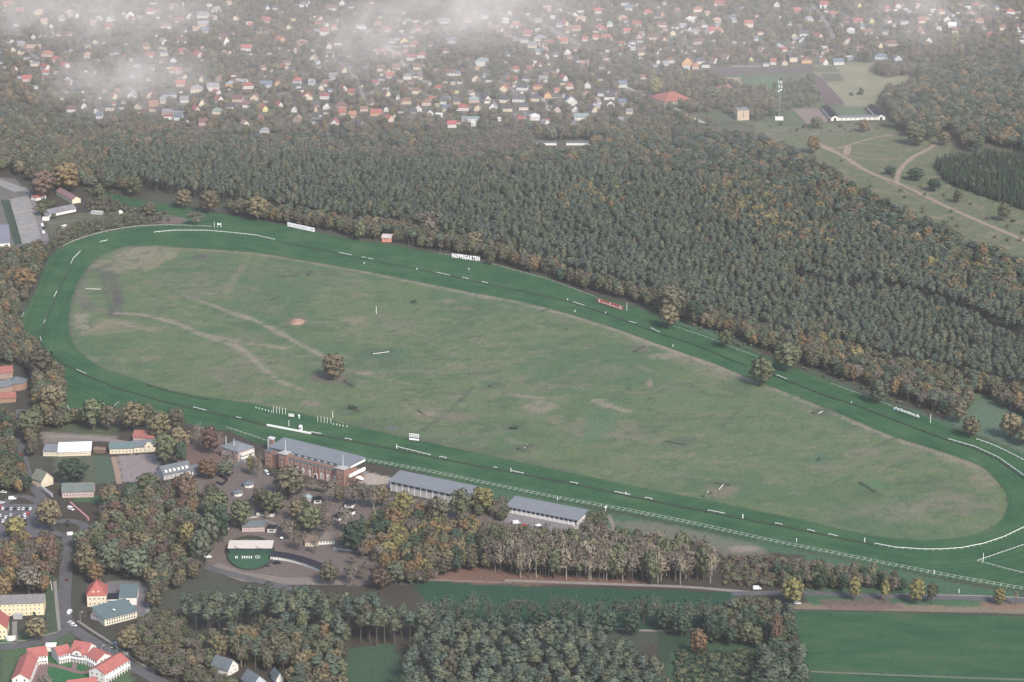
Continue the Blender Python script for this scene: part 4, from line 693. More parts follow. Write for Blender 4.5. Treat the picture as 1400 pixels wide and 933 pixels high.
# ------------------------------------------------------------------ far right: stables, mast, block, hall
a, b_ = P(1136, 165.5), P(1210, 164); d = b_ - a; L = d.length; t = thing('riding_stables', 'white U shaped stables with two dark roofed wings round a lawn', 'stable', a, math.atan2(d.y, d.x)); EXCL.append([(1115,140),(1190,140),(1215,168),(1135,170)])
mb = MB(); mb.box(0.4, 0.3, 0, L - 0.4, 5.8, 3.4); mb.build('front_wall', white, t); mb = MB(); extr(mb, [(0, 3.2), (3, 5.0), (6, 3.2), (6, 3.5), (3, 5.3), (0, 3.5)], 6, L - 6, 'x'); mb.build('roof', slate_d, t)
for x0, sk in ((0, -14), (L - 9, -14)):
    mb = MB(); extr(mb, [(x0, 0), (x0 + 9, 0), (x0 + 9, 3.6), (x0 + 4.5, 6.0), (x0, 3.6)], -0.5, 52, 'y'); w_ = mb.build('wing', white, t)
    mb = MB(); extr(mb, [(x0 - 0.4, 3.5), (x0 + 4.5, 6.1), (x0 + 9.4, 3.5), (x0 + 9.4, 3.8), (x0 + 4.5, 6.4), (x0 - 0.4, 3.8)], -0.9, 52.4, 'y'); mb.build('wing_roof', darkroof, w_)
    mb = MB(); mb.box(x0 + 3.2, -0.6, 0, x0 + 5.8, -0.45, 3.2); mb.build('gate', darkroof, w_)
for k in range(8): add_window(t, 12 + k * (L - 24) / 7, 0.28, 1.0, 1.4, 1.6)
t = thing('radio_mast', 'tall pale lattice radio mast with panel antennas above the far wood', 'radio mast', P(1065, 164)); mb = MB(); hm = 45.0
for sx, sy in ((-1, -1), (1, -1), (0, 1)): mb.tube([(sx * 1.0, sy * 1.0, 0), (sx * 0.4, sy * 0.4, hm)], 0.09, 0.07, 4)
for k in range(18):
    z = k * hm / 18; r0 = 1.2 - 0.7 * z / hm; mb.tube([(-r0, -r0, z), (r0, -r0, z + 2.4)], 0.07, 0.07, 3); mb.tube([(r0, -r0, z), (0, r0, z + 2.4)], 0.07, 0.07, 3); mb.tube([(0, r0, z), (-r0, -r0, z + 2.4)], 0.07, 0.07, 3)
mb.build('lattice', mat('galvanised steel', (0.33, 0.33, 0.32), 0.5, 0.1, 1.0), t); m_ = MB(); m_.box(-0.35, -0.25, 0, 0.35, 0.25, 3.2); me = m_.mesh('antenna', whitep)
for k, (z, q) in enumerate(((36, 0), (36, 2.1), (36, 4.2), (41, 0.4), (41, 2.5), (41, 4.6))): link('antenna', me, t, (2.0 * math.cos(q), 2.0 * math.sin(q), z), q)
m_ = MB(); m_.prism([(0.9 * math.cos(q), 0.9 * math.sin(q)) for q in np.linspace(0, 2 * math.pi, 11)[:-1]], 0, 0.5); me = m_.mesh('dish', whitep)
for k, (z, x) in enumerate(((33, -1.4), (34, 1.4))): o_ = link('dish', me, t, (x, -1.0, z)); o_.rotation_euler = (math.pi / 2, 0, 0)
mb = MB(); mb.box(-4.5, -3, 0, 4.5, 2.5, 3.2); mb.build('equipment_cabin', white, t)
house('apartment_block', 'plain grey and peach block of flats beside the school ground', 'apartment block', ((1008, 165), (1024, 164.5)), 0, 11, 11.5, 'f', 0.5, mat('peach render', (0.45, 0.35, 0.26), 0.85, 0.1, 0.2), slate, o=0.3, wins=(('f', 1, 2, 1.0, 8.5),), chim=False)
t = house('school_hall', 'broad hall with large orange red hip roof and white dormers at its foot', 'hall', ((908, 146), (946, 142)), 0, 34, 4.5, 'h', 8.0, white, mat('orange red tile', (0.25, 0.088, 0.068), 0.9, 0.12, 0.3), o=1.0, wins=(('f', 9, 1.0, 1.6, 2.0),), chim=False)
house('school_hall', 'low brownish red roofed hall half hidden right of the larger hall', 'hall', ((984, 130), (1004, 126)), 0, 20, 3.5, 'e', 3.5, greyw, redtile2, chim=False)
house('warehouse', 'long dark hut with white front in a clearing of the far wood', 'hut', ((724, 199), (761, 199)), 0, 8, 2.6, 'f', 0.4, white, slate_d, o=0.2, chim=False); house('warehouse', 'second long hut with white front in the same far clearing', 'hut', ((774, 199), (811, 199)), 0, 8, 2.6, 'f', 0.4, white, slate_d, o=0.2, chim=False)
house('warehouse', 'low pale bare shed in front of the two white fronted huts', 'hut', ((738, 208), (806, 209)), 0, 6, 1.6, 'f', 0.3, greyw, mat('pale grey felt', (0.33, 0.31, 0.29), 0.9, 0.1, 0.2), o=0.2, chim=False)
b = house('starter_hut', 'small salmon red hut with pale roof at the wood edge', 'hut', ((522, 331), (535.5, 331.5)), 0, 6, 4.2, 'm', 1.6, mat('salmon paint', (0.46, 0.20, 0.15), 0.9, 0.12, 0.5), mat('pale hut roof', (0.4, 0.37, 0.34), 0.9, 0.1, 0.4), o=0.5, wins=(('f', 2, 2.0, 1.2, 1.4),), chim=False)

# ------------------------------------------------------------------ village houses: x, y, width px, wall, roof, form (g gable to the camera, r gable to the right, l to the left, e eaves to the camera, h hip, f flat)
VILLAGE = """3 84 8 W d f;18 67 7 C d g;27 71 7 C d g;36 79 9 C g f;47 87 12 C g f;64 74 17 P o h;46 66 22 B t e;76 82 15 P r h;66 92 15 W r r;92 90 16 W r r;22 95 9 C b r;37 108 14 P r e;48 118 8 W g f;46 50 8 W d g;93 109 13 G d g;54 17 17 Y t h;27 15 11 C r e;106 21 8 W d g
129 32 12 P p e;149 26 10 W u g;176 22 11 W w g;149 37 11 T r e;119 76 12 T t h;10 6 16 P r e;60 30 9 C t e;70 35 6 W d g;84 25 8 W g e;130 57 7 C d g;232 9 7 C b l;244 6 11 W d e;260 22 11 W d g;276 21 16 W g e;292 14 13 W g l;205 16 10 W r e;228 36 18 W b h;245 28 13 P b e;278 33 16 P g e;280 42 12 P u e;322 24 7 C b g;341 30 10 W r f;343 36 9 P r e;248 56 13 W m e;226 57 16 W t r;200 64 10 O b e;205 76 16 T r h;225 73 13 W g f;237 82 9 W d g;247 71 13 T r h;274 75 16 P r r
310 58 14 W b r;336 66 16 W r e;239 97 17 P r h;247 115 14 P r e;268 124 17 C g h;291 121 17 W g e;315 116 16 O g h;339 118 17 W r h;364 116 17 G u e;380 114 9 O b g;300 108 13 B b g;275 108 6 C t g;252 137 13 W g e;276 141 14 C d r;302 136 13 W r r;324 136 15 P m e;348 134 13 T b g;315 147 16 W d e;338 144 15 W m e;363 149 12 Y r r;384 144 9 W r r;270 150 13 P r r;296 153 14 C e h;245 155 19 T g f;243 161 12 W u e;228 155 15 P g e;230 160 13 W r f;242 173 11 W r r;278 168 14 P m e;337 170 11 W p r;361 180 13 W g h;235 130 13 G g f;223 138 9 C g e
158 132 11 C o r;179 131 11 W g g;206 131 13 C r g;188 146 10 T b g;210 143 14 O o e;227 130 11 G u f;149 148 12 C d f;165 146 5 W d f;97 150 13 W m e;115 145 7 W d r;131 151 6 W d g;135 159 9 W u e;85 133 6 C b f
420 133 16 C r g;443 132 13 W r h;447 146 12 W d g;466 145 16 B m h;431 149 7 T b g;403 150 11 W d g;406 164 13 B t g;457 169 11 W r g;467 154 11 P r e;481 158 11 P o e;471 121 8 W r r;480 127 11 P r e;406 111 14 G r h;439 120 8 C g g;446 115 11 C b e;506 140 10 C m g;531 128 9 C m r;514 155 17 O r e;528 149 7 W d g;535 163 14 T r r;544 134 6 W g g;555 139 16 T b h;521 94 13 C b e;542 93 12 C b e;533 104 12 P r e;557 105 13 W g h;484 104 8 P p f;471 96 10 C b r;392 93 19 P r r;425 113 9 G g e;456 105 13 G g e
395 37 9 C d g;387 54 15 O r r;413 59 17 P t h;404 69 10 T b g;443 45 13 W r e;458 38 11 T r h;450 63 8 C g g;428 80 10 C t g;449 75 16 W u h;366 11 11 W u r;415 6 13 W u h;453 11 19 W m e;468 4 9 W g g;481 9 12 W d e;516 33 11 P o h;527 40 13 P o h;494 36 14 W g f;521 72 13 W r h;364 28 13 P r e;400 25 9 Y g f;433 40 8 G g f
556 30 13 C e h;571 39 11 P r h;553 56 12 Y b g;567 61 16 P r h;556 69 11 P r h;562 79 14 W r e;577 76 14 W r h;549 42 6 W w f;606 29 18 W g e;617 56 16 W u e;570 92 11 C b e;543 92 9 C b e;659 87 19 W e h;690 28 12 W w h;704 35 17 W r h;718 44 11 W r h;697 17 7 W g g;694 47 11 C b e;715 55 13 W g f;704 95 13 W r h;668 30 8 W g f;640 27 16 P p f
599 123 13 C r h;620 124 15 Y d e;569 125 14 C b h;613 100 17 W m e;628 111 7 W d f;651 108 12 C b g;668 109 9 W d f;700 110 14 W r e;688 122 14 C r g;713 120 17 W d e;667 135 13 W d r;674 147 12 W g g;607 139 13 W d e;626 139 14 P d e;648 137 16 P e h;583 141 14 P b h;572 149 11 W b g;611 149 14 C u e;632 148 18 W r h;653 148 11 T b g;588 154 9 W d g;600 157 10 W w f;643 163 26 W e f;618 171 13 W r e;647 169 7 W w f;688 137 14 C d h;709 136 19 W d e;694 149 14 C d e;716 147 14 C d e;683 162 5 W w f
742 109 15 W g e;720 108 14 G d h;735 119 13 O o f;773 107 12 W r r;779 119 12 W o h;803 117 11 W d g;749 131 11 O o g;802 131 12 C t g;781 141 18 W u g;737 145 13 W d e;730 135 13 C d e;762 150 11 P d g;787 150 12 W d g;813 150 13 T d r;823 128 13 W d e;835 143 12 W d g;851 141 12 P u e;833 133 16 W d e;851 116 14 W u e;795 161 21 W e e;731 161 16 W w h;748 164 7 P r f;800 88 12 P p e
722 46 14 P r e;738 53 18 C g h;753 59 15 P r h;770 56 13 P r e;735 71 15 W e h;727 62 12 C g e;740 60 8 W w f;747 77 8 W r g;776 71 11 W d g;779 77 8 P p f;735 40 7 W w f;748 12 11 P p e;756 22 7 W w f;764 12 8 W d h;786 20 9 W d g;795 26 17 C t h;775 32 12 C r r;789 39 18 P o h;819 38 13 P r h;834 33 9 W e h;818 15 14 W r e;851 25 13 C t h;870 33 14 W r e;858 43 12 C r e;874 50 9 P r g;829 52 18 P r h;813 51 12 C r h;832 68 10 W d f;865 57 9 W u f;861 11 14 W u e;854 4 12 W d f;871 5 11 W d f;886 17 13 P r h;893 51 16 P m e;908 54 11 O m r;877 72 10 C b e;865 65 7 W w f
905 20 9 O b g;955 13 15 C o h;905 34 15 P m e;943 27 14 W w h;920 45 9 C b g;949 44 14 W g h;967 42 15 W r l;963 34 12 W g f;953 57 17 P m h;984 42 12 T o h;980 28 13 T t h;1024 34 13 C o e;984 5 17 W r e;940 88 17 O b g;951 91 10 P o h;939 92 9 W w f;917 83 12 W b h;900 84 6 W b g;958 84 13 W d e;965 89 12 W d f;979 83 12 W b r;1027 80 6 Y d g;1047 87 9 W g f;1057 85 9 W r e;1073 86 9 T b g;1062 6 9 W m g;1078 31 8 W g f;1090 15 13 O r e;1040 44 9 C r f
1127 8 13 W r e;1140 20 12 G o e;1107 26 11 W g h;1175 7 7 Y b r;1213 12 8 P r e;1228 8 9 W r g;1173 29 14 C r e;1192 28 8 Y g g;1211 28 6 W b l;1148 32 9 W g f;1163 42 12 W w h;1100 46 15 W d e;1086 48 7 Y d g;1122 50 13 W r r;1160 57 15 W r g;1186 44 15 W b e;1211 44 17 W g f;1220 60 23 C b h;1204 62 9 C b r;1205 78 20 G u h;1228 80 12 G u g;1085 81 11 C d f;1103 83 15 O b h;1129 85 13 W o r;1147 85 16 W u e;1162 79 12 W w f;1127 64 9 W w f;1098 55 12 W u g
1261 28 12 C o e;1287 16 11 C o h;1295 26 11 W d g;1276 13 8 W w f;1283 38 10 W w f;1302 35 12 W w e;1307 42 12 W b e;1258 43 14 P b h;1241 46 12 T b h;1270 55 9 W d g;1329 19 8 W p r;1324 9 8 W w f;1336 8 13 P r h;1382 16 13 W r h;1339 28 12 P o h;1355 48 16 O r h;1370 38 11 C b h;1396 48 9 W w f;1398 56 6 W w f;1393 43 8 W w f;1378 60 8 G g f;1238 12 8 W w f;1256 8 8 C t h;1237 30 12 W g f"""
WALLS = {'W': ('white', (0.56, 0.545, 0.52)), 'C': ('cream', (0.56, 0.48, 0.37)), 'Y': ('yellow', (0.58, 0.50, 0.22)), 'O': ('orange', (0.50, 0.30, 0.16)), 'P': ('pale pink', (0.44, 0.33, 0.29)), 'T': ('tan', (0.48, 0.39, 0.30)), 'G': ('grey', (0.40, 0.42, 0.44)), 'B': ('brown', (0.22, 0.16, 0.13))}
ROOFS = {'r': ('red', (0.26, 0.085, 0.075)), 'd': ('dark grey', (0.06, 0.062, 0.072)), 'b': ('brown', (0.16, 0.095, 0.075)), 'm': ('maroon', (0.13, 0.068, 0.068)), 'o': ('orange red', (0.28, 0.125, 0.088)), 'g': ('grey', (0.20, 0.20, 0.21)), 't': ('tan', (0.30, 0.20, 0.15)), 'u': ('slate blue', (0.11, 0.135, 0.175)), 'e': ('green grey', (0.17, 0.22, 0.21)), 'w': ('white', (0.5,0.5,0.5)), 'p': ('pink', (0.28, 0.175, 0.155))}
FORMS = {'g': 'gable to the front', 'r': 'gable to the right', 'l': 'gable to the left', 'e': 'long eaves', 'h': 'hip roof', 'f': 'flat roof'}
ents = []
for e in VILLAGE.replace('\n', ';').split(';'):
    q = e.split(); ents.append((float(q[0]), float(q[1]), float(q[2]), q[3], q[4], q[5]))
def dsc(e): return f"{WALLS[e[3]][0]} {'hut' if e[5] == 'f' and e[2] < 9 else 'house'}"
def base_label(e):
    size = 'small ' if e[2] <= 9 else ('wide ' if e[2] >= 16 else '')
    return f"{size}{dsc(e)} with {ROOFS[e[4]][0]} {'flat roof' if e[5] == 'f' else 'roof'}" + {'g': ', gable facing', 'r': ', gable to one side', 'l': ', gable to one side', 'h': ', hipped', 'e': '', 'f': ''}[e[5]]
def village_labels():
    cand = []
    for i, e in enumerate(ents):
        others = sorted((k for k in range(len(ents)) if k != i), key=lambda k: (ents[k][0] - e[0]) ** 2 + 5 * (ents[k][1] - e[1]) ** 2)
        rel = []
        for k in others[:6]:
            f = ents[k]; dx, dy = f[0] - e[0], f[1] - e[1]
            w = ('right of' if dx < 0 else 'left of') if abs(dx) > 2 * abs(dy) else ('below' if dy < 0 else 'above')
            rel.append(f"{w} a {WALLS[f[3]][0]} one with {ROOFS[f[4]][0]} roof")
        cand.append([base_label(e)] + [f"{base_label(e).replace(', hipped', '').replace(', gable to one side', '').replace(', gable facing', '')}, {r}" for r in rel])
    out = [0] * len(ents)
    for rnd in range(1, 7):
        cnt = {}
        for i in range(len(ents)): cnt.setdefault(cand[i][out[i]], []).append(i)
        for l, ids in cnt.items():
            if len(ids) > 1:
                for i in ids: out[i] = min(rnd, len(cand[i]) - 1)
    res = [cand[i][out[i]] for i in range(len(ents))]; cnt = {}
    for i, l in enumerate(res): cnt.setdefault(l, []).append(i)
    for l, ids in cnt.items():
        if len(ids) > 1:
            ids.sort(key=lambda i: ents[i][0]); om = ['leftmost', 'second of these', 'third of these', 'fourth of these']
            for n, i in enumerate(ids): res[i] = l.replace(' one with ', ' ').replace(' roof, ', ' roof ') + ', ' + om[min(n, 3)]
    res = [l if len(l.split()) <= 16 else l.replace('small ', '').replace('wide ', '') for l in res]
    return res
wmat = {k: mat('house wall ' + v[0], v[1], 0.9, 0.06, 0.3, rnd=0.08) for k, v in WALLS.items()}
rmat = {k: mat('house roof ' + v[0], v[1], 0.88, 0.14, 0.6, rnd=0.18) for k, v in ROOFS.items()}
HC = {}; VIL_XY = []
for e, lb in zip(ents, village_labels()):
    x, y, w, wc, rc, fm = e; s = PXM(y + 4); Wm = max(3.5, round(w * 0.9 / s * 2) / 2); hw = 3.0 if fm == 'f' and w < 10 else (3.4 if fm in 'gr' else 3.8); tall = wc in 'C' and w >= 13 and fm in 'hf'
    rh = {'g': min(4.2, Wm * 0.5), 'r': 3.6, 'l': 3.6, 'e': 3.2, 'h': 3.2, 'f': 0.35}[fm]
    if (x, y) in ((659, 87), (268, 124), (443, 45), (1024, 34), (1085, 81), (599, 123), (291, 121), (1127, 8)): hw = 6.4 if x == 659 else 5.6
    if (x, y) == (940, 88): hw, rh = 5.0, 7.2
    if (x, y) == (781, 141): hw, rh = 5.2, 6.0
    if (x, y) == (310, 58): hw, rh = 4.2, 6.5
    an = random.Random(int(x * 31 + y)).choice((-9, -5, -2, 3, 6)); D = 10.0 if fm != 'f' else (6.0 if w < 12 else 9.0)
    if fm == 'r': ro, an, Wm, D = 'g', an + 38, max(6.5, Wm * 0.68), max(8.0, Wm * 0.9)
    elif fm == 'l': ro, an, Wm, D = 'g', an - 38, max(6.5, Wm * 0.68), max(8.0, Wm * 0.9)
    else: ro = fm
    Wm = round(Wm * 2) / 2; D = round(D * 2) / 2
    wins = (('f', 2 if Wm < 9 else 3, 1.0, 1.1, 1.3),)
    if ro == 'g' and rh > 3: wins += (('f', 1 if Wm < 9 else 2, 3.6, 0.9, 1.1),)
    if hw > 5: wins += (('f', 3, 3.8, 1.1, 1.3),)
    if fm in 'rl': wins += (('r' if fm == 'l' else 'l', 2, 1.0, 1.0, 1.2),)
    if (x, y) == (781, 141): wins = (('f', 3, 1.2, 1.1, 1.4), ('f', 3, 4.0, 1.1, 1.4), ('f', 2, 6.8, 1.0, 1.2))
    house('village_house' if not (fm == 'f' and w < 9) else 'garden_hut', lb, 'house' if not (fm == 'f' and w < 9) else 'hut', ((x, y + 4.0),), Wm, D, hw, ro, rh, wmat[wc], rmat[rc], an, 'houses of the far suburb', 0.4, wins, fm != 'f', HC)
    VIL_XY.append(P(x, y + 4))

HUTS = []
def garden_huts():
    r = random.Random(11); V = np.array([(v.x, v.y) for v in VIL_XY]); n = 0; spots = []
    zone = [(-10,4),(1410,4),(1410,62),(1260,74),(1240,76),(1100,86),(960,90),(900,120),(880,172),(560,174),(330,178),(160,160),(60,120),(-10,100)]
    roads = [q for q in ()]
    while n < 470:
        x, y = r.uniform(-5, 1405), r.uniform(5, 172)
        if not pin(zone, np.array([x]), np.array([y]))[0]: continue
        p = P(x, y); d = np.hypot(V[:, 0] - p.x, V[:, 1] - p.y).min()
        if d < 9 or d > 75 or any((p.x - q[0]) ** 2 + (p.y - q[1]) ** 2 < 70 for q in spots): continue
        spots.append((p.x, p.y)); n += 1; fm = r.choice('ffeee'); wc = r.choice('WWCGGTTBBP'); rc = r.choice('dddggubbmmrt'); big = r.random() < 0.45
        W_, D_ = (r.choice((6.5, 7.5, 9.0)), 7.0) if big else (r.choice((3.5, 4.5, 5.5)), 4.0); hw = 2.9 if big else 2.3; rh = (2.4 if big else 1.3) if fm == 'e' else 0.3
        i = int(np.argmin(np.hypot(V[:, 0] - p.x, V[:, 1] - p.y))); e = ents[i] if i < len(ents) else None
        l = f"{WALLS[wc][0]} {'bungalow' if big else 'shed'} with {ROOFS[rc][0]} roof, beside a {WALLS[e[3]][0]} house with {ROOFS[e[4]][0]} roof"
        house('garden_bungalow' if big else 'garden_hut', l, 'bungalow' if big else 'hut', ((x, y),), W_, D_, hw, fm, rh, wmat[wc], rmat[rc], r.choice((-40, -12, -4, 5, 35)), f"{WALLS[wc][0]} {ROOFS[rc][0]} roofed {'bungalows' if big else 'sheds'} in the far gardens", 0.3, (('f', 2, 0.9, 1.0, 1.1),) if big else (), False, HC); HUTS.append(p)
garden_huts(); VIL_XY += HUTS
# ------------------------------------------------------------------ rails, hedges and posts of the course
railw = mat('weathered white rail', (0.52, 0.52, 0.50), 0.7, 0.06, 1.0)
def rail_thing(label, px, posts=6.0, h=1.2, double=False, r=0.16, world=None, group='white running rails', name='running_rail'):
    whitep = railw if double or r < 0.16 else MATS['white paint']
    pts = [P(*q) for q in px] if world is None else world; c = pts[0]; t = thing(name, label, 'rail', c, 0, group); lp = [p - c for p in pts]
    mb = MB(); mb.tube([(p.x, p.y, h) for p in lp], r, r, 5); mb.build('rail', whitep, t)
    if double:
        mb = MB(); off = []
        for i, p in enumerate(lp):
            d = lp[min(i + 1, len(lp) - 1)] - lp[max(i - 1, 0)]; d.normalize(); off.append((p.x - d.y * 3.2, p.y + d.x * 3.2, h + 0.1))
        mb.tube(off, r, r, 5); mb.build('rail', whitep, t)
    mb = MB(); acc = 0.0
    for a, b in zip(lp[:-1], lp[1:]):
        L = (b - a).length; d = (b - a) / max(L, 1e-6)
        while acc < L:
            p = a + d * acc; mb.box(p.x - 0.09, p.y - 0.09, 0, p.x + 0.09, p.y + 0.09, h - 0.05)
            if double: q = Vector((p.x - d.y * 3.2, p.y + d.x * 3.2, 0)); mb.box(q.x - 0.09, q.y - 0.09, 0, q.x + 0.09, q.y + 0.09, h + 0.05); mb.tube([(p.x, p.y, h * 0.9), (q.x, q.y, h * 0.95)], 0.07, 0.07, 3)
            acc += posts
        acc -= L
    mb.build('posts', whitep, t)['kind'] = 'stuff'; return t
SEG = [((211,319),(237,316.5),(282,316.5),(317,319.5),(350,323),(376,329),'long white rail along the far left bend, inner course line'), ((137,332),(147,330),'short white rail piece on the upper left bend'), ((100,355),(110,345),'white rail piece on the left bend near the sandy corner'),
    ((97,362),(100,355.5),'tiny white rail piece below the left bend piece'), ((74,407),(78,400),'white rail piece halfway down the left bend'), ((60,443),(62,439),'tiny white rail piece low on the left bend'), ((55,462),(56.5,468),'white rail piece at the lower left corner of the bend'),
    ((105,507),(118,513),'white rail piece on the lower left turn'), ((265,558.5),(282,563),'white rail piece left of the villa'), ((323,572),(330,573.5),'short white rail piece just left of the finish wall'), ((425,592.5),(440,595),'thin white rail tail of the finish wall'),
    ((472,601),(481,603),'short white rail piece above the grandstand roof'), ((542,612.5),(565,618),(589,624),'white rail section with end post above the plain stands'), ((601,626),(611,628),'short white rail piece right of the section above the stands'), ((676,640.5),(680,641.5),'very short white rail piece mid home straight'),
    ((698,645.5),(716,649),'white rail piece in the middle of the home straight'), ((780,661),(790,663),'short white rail piece right of mid home straight'), ((840,674),(862,678.5),'white rail piece with a marker post on the home straight'), ((882,682),(892,684),'short white rail piece beyond the marker post'),
    ((968,699.5),(991,704),'white rail piece on the late home straight'), ((1060,717),(1069,719),'short white rail piece near the start of the right bend'), ((1104,726),(1114,728.5),'short white rail piece, first of two before the right bend'), ((1133,732),(1145,735),'white rail piece, second of two before the right bend'),
    ((1196,745),(1225,750.5),(1262,753),(1287,753),(1315,751),(1345,745),(1372,736),(1400,722.5),(1425,700),'long white rail round the lower right bend'), ((1297,602),(1332,612),(1365,627),(1400,652),(1420,672),'long white rail round the upper right bend, inner line'),
    ((1062,514.5),(1076,520),'white rail piece right of the round tree on the back straight'), ((890,450),(902,456),'white rail piece on the back straight below the big brown trees'), ((860,441),(870,443.5),'short white rail piece on the back straight right of the red board'),
    ((784,414.5),(799,419.5),'white rail piece on the back straight left of the red board'), ((659,387),(667,388.5),'short white rail piece below the white letters'), ((632,381),(641,383),'short white rail piece below left of the white letters'), ((597,374),(615,378),'white rail piece left below the white letters'),
    ((495,353),(501,354),'tiny white rail piece on the back straight'), ((504,354.5),(510,356),'tiny white rail piece, right of another tiny one'), ((464,347),(481,350.5),'white rail piece below the white board')]
for s_ in SEG: rail_thing(s_[-1], s_[:-1], 5.0, r=0.19)
rail_thing('long double white rail along the spectator side of the home straight', smooth([(489,629.5),(560,642),(625,655),(750,681),(850,699),(940,717),(1050,741),(1150,761),(1275,786),(1382,805),(1440,815)], 3), 4.5, 1.2, True, 0.075)
rail_thing('thin white rail on the course edge left of the grandstand', [(310,586),(335,594),(366,604.5)], 5.0, r=0.12); rail_thing('thin white outer rail round the upper left bend', smooth([(87,337.5),(102,330.5),(137,319.5),(175,312.5),(212,309.5),(250,309.5),(289,311)], 3), 6.0, r=0.14)
rail_thing('short thin white rail at the left bend, near the trees', [(24,445),(33,429)], 5.0, r=0.14); rail_thing('white rail closing the green lane below the left turn', [(92,556),(99.5,572),(117,571.5)], 4.0, r=0.16); rail_thing('white rail seen between trees below the left turn', [(142,570),(154,558),(163,551)], 4.0, r=0.12)
rail_thing('faint pale outer rail along the back straight', smooth([(600,348),(657,358),(700,370),(745,382),(792,399),(817,409)], 2), 8.0, r=0.09); rail_thing('faint pale outer rail beyond the red board', smooth([(920,447),(962,461),(1000,476),(1050,495)], 2), 8.0, r=0.09); rail_thing('faint pale outer rail either side of the white web letters', smooth([(1137,526),(1180,542),(1220,557)], 2), 8.0, r=0.09)
rail_thing('white outer rail of the upper right bend', smooth([(1335,602),(1362,612),(1400,631),(1430,650)], 3), 5.0, r=0.2); rail_thing('white rail round the brown corner at the right edge', [(1450,724),(1400,746.5),(1336,768.5),(1382,781),(1450,797)], 4.0, 1.2, False, 0.15)
# the low dark hedge that carries the inner course line
HEDGE = mat('clipped dark hedge', (0.030, 0.036, 0.026), 0.95, 0.35, 0.8)
def hedge(label, px, w=1.3, h=0.8, group=None, m=HEDGE, world=None, name='hedge'):
    pts = [P(*q) for q in px] if world is None else world; c = pts[0]; mb = MB(); r = random.Random(int(c.x * 7 + c.y)); fine = []
    for a, b in zip(pts[:-1], pts[1:]):
        n = max(1, int((b - a).length / 2.2)); fine += [a.lerp(b, k / n) for k in range(n)]
    fine.append(pts[-1]); rows = []
    for i, p in enumerate(fine):
        d = fine[min(i + 1, len(fine) - 1)] - fine[max(i - 1, 0)]; d.normalize(); n = Vector((-d.y, d.x, 0)); q = p - c; j = lambda s: 1 + r.uniform(-s, s)
        rows.append([q - n * w / 2 * j(.3), q - n * w * 0.45 * j(.3) + Vector((0, 0, h * 0.8 * j(.25))), q + Vector((0, 0, h * j(.25))), q + n * w * 0.45 * j(.3) + Vector((0, 0, h * 0.8 * j(.25))), q + n * w / 2 * j(.3)])
    for A_, B_ in zip(rows[:-1], rows[1:]):
        for k in range(4): mb.quad(B_[k], A_[k], A_[k + 1], B_[k + 1])
    o = mb.build(name, m); o.location = c; return tag(o, label, 'hedge', group)
hedge('low dark hedge of the course line along the back straight', [(376,330),(464,347.5),(505,356.5),(606,375.5),(663,388.5),(700,396),(775,412),(799,420),(866,443),(902,457),(950,472),(1022,502)], 1.1, 0.7)
hedge('low dark hedge of the course line nearing the right bend', [(1050,511),(1076,521),(1132,543),(1165,553),(1225,576),(1270,593),(1297,603)], 1.2, 0.8); hedge('low dark hedge beside the white rail of the upper right bend', [(1297,603.5),(1332,614),(1365,629.5),(1400,655)], 1.2, 0.7)
hedge('low dark hedge of the course line along the home straight', [(425,594),(475,603),(525,612.5),(589,625.5),(677,642.5),(716,650),(790,664),(862,679.5),(950,697.5),(1060,718.5),(1109,728.5),(1145,736),(1196,746)], 1.3, 0.8)
hedge('low dark hedge of the course line round the lower left turn', [(55,462),(57,470),(63,479),(82,495),(105,508),(120,515),(162,532),(217,548),(265,560),(327,573),(365,583)], 1.2, 0.8); hedge('low dark hedge of the course line up the left bend', [(57,456),(61,443),(77,404),(90,377),(100,356)], 1.0, 0.6)
hedge('thin dark hedge along the infield edge below the left turn', [(200,527),(240,538),(285,547)], 1.0, 0.6)
hedge('clipped dark hedge round the back of the oval lawn', None, 2.2, 1.5, world=[P(342 + 32 * math.cos(a), 757.5 + 22 * math.sin(a)) for a in np.linspace(math.pi, 2 * math.pi, 25)])
hedge('clipped dark hedge round the front of the oval lawn', None, 1.4, 0.9, world=[P(342 + 32 * math.cos(a), 757.5 + 22 * math.sin(a)) for a in np.linspace(0, math.pi, 25)])
# finish wall, booth, posts
a, b = P(365, 583), P(425, 594.5); L = (b - a).length; t = thing('finish_wall', 'thick white finish wall rail opposite the grandstand', 'rail', a, math.atan2((b - a).y, (b - a).x)); mb = MB(); mb.box(0, -0.5, 0.5, L, 0.5, 1.7); mb.build('rail', whitep, t); mb = MB()
for k in range(12): mb.box(k * L / 11.5, -0.2, 0, k * L / 11.5 + 0.3, 0.2, 0.5)
mb.build('posts', whitep, t)['kind'] = 'stuff'
t = thing('finish_booth', 'small white booth with domed top behind the finish wall', 'booth', P(411, 588)); mb = MB(); mb.prism([(1.5 * math.cos(q), 1.5 * math.sin(q)) for q in np.linspace(0, 2 * math.pi, 13)[:-1]], 0, 2.8); mb.build('wall', white, t)
mb = MB()
for k in range(12):
    a0, a1 = 2 * math.pi * k / 12, 2 * math.pi * (k + 1) / 12
    for (r0, z0), (r1, z1) in (((1.6, 2.8), (1.2, 3.7)), ((1.2, 3.7), (0.0, 4.1))): mb.quad((r0 * math.cos(a0), r0 * math.sin(a0), z0), (r0 * math.cos(a1), r0 * math.sin(a1), z0), (r1 * math.cos(a1), r1 * math.sin(a1), z1), (r1 * math.cos(a0), r1 * math.sin(a0), z1))
mb.build('dome', white, t); mb = MB(); mb.box(-0.6, -1.56, 1.2, 0.6, -1.4, 2.3); mb.build('window', glass, t)
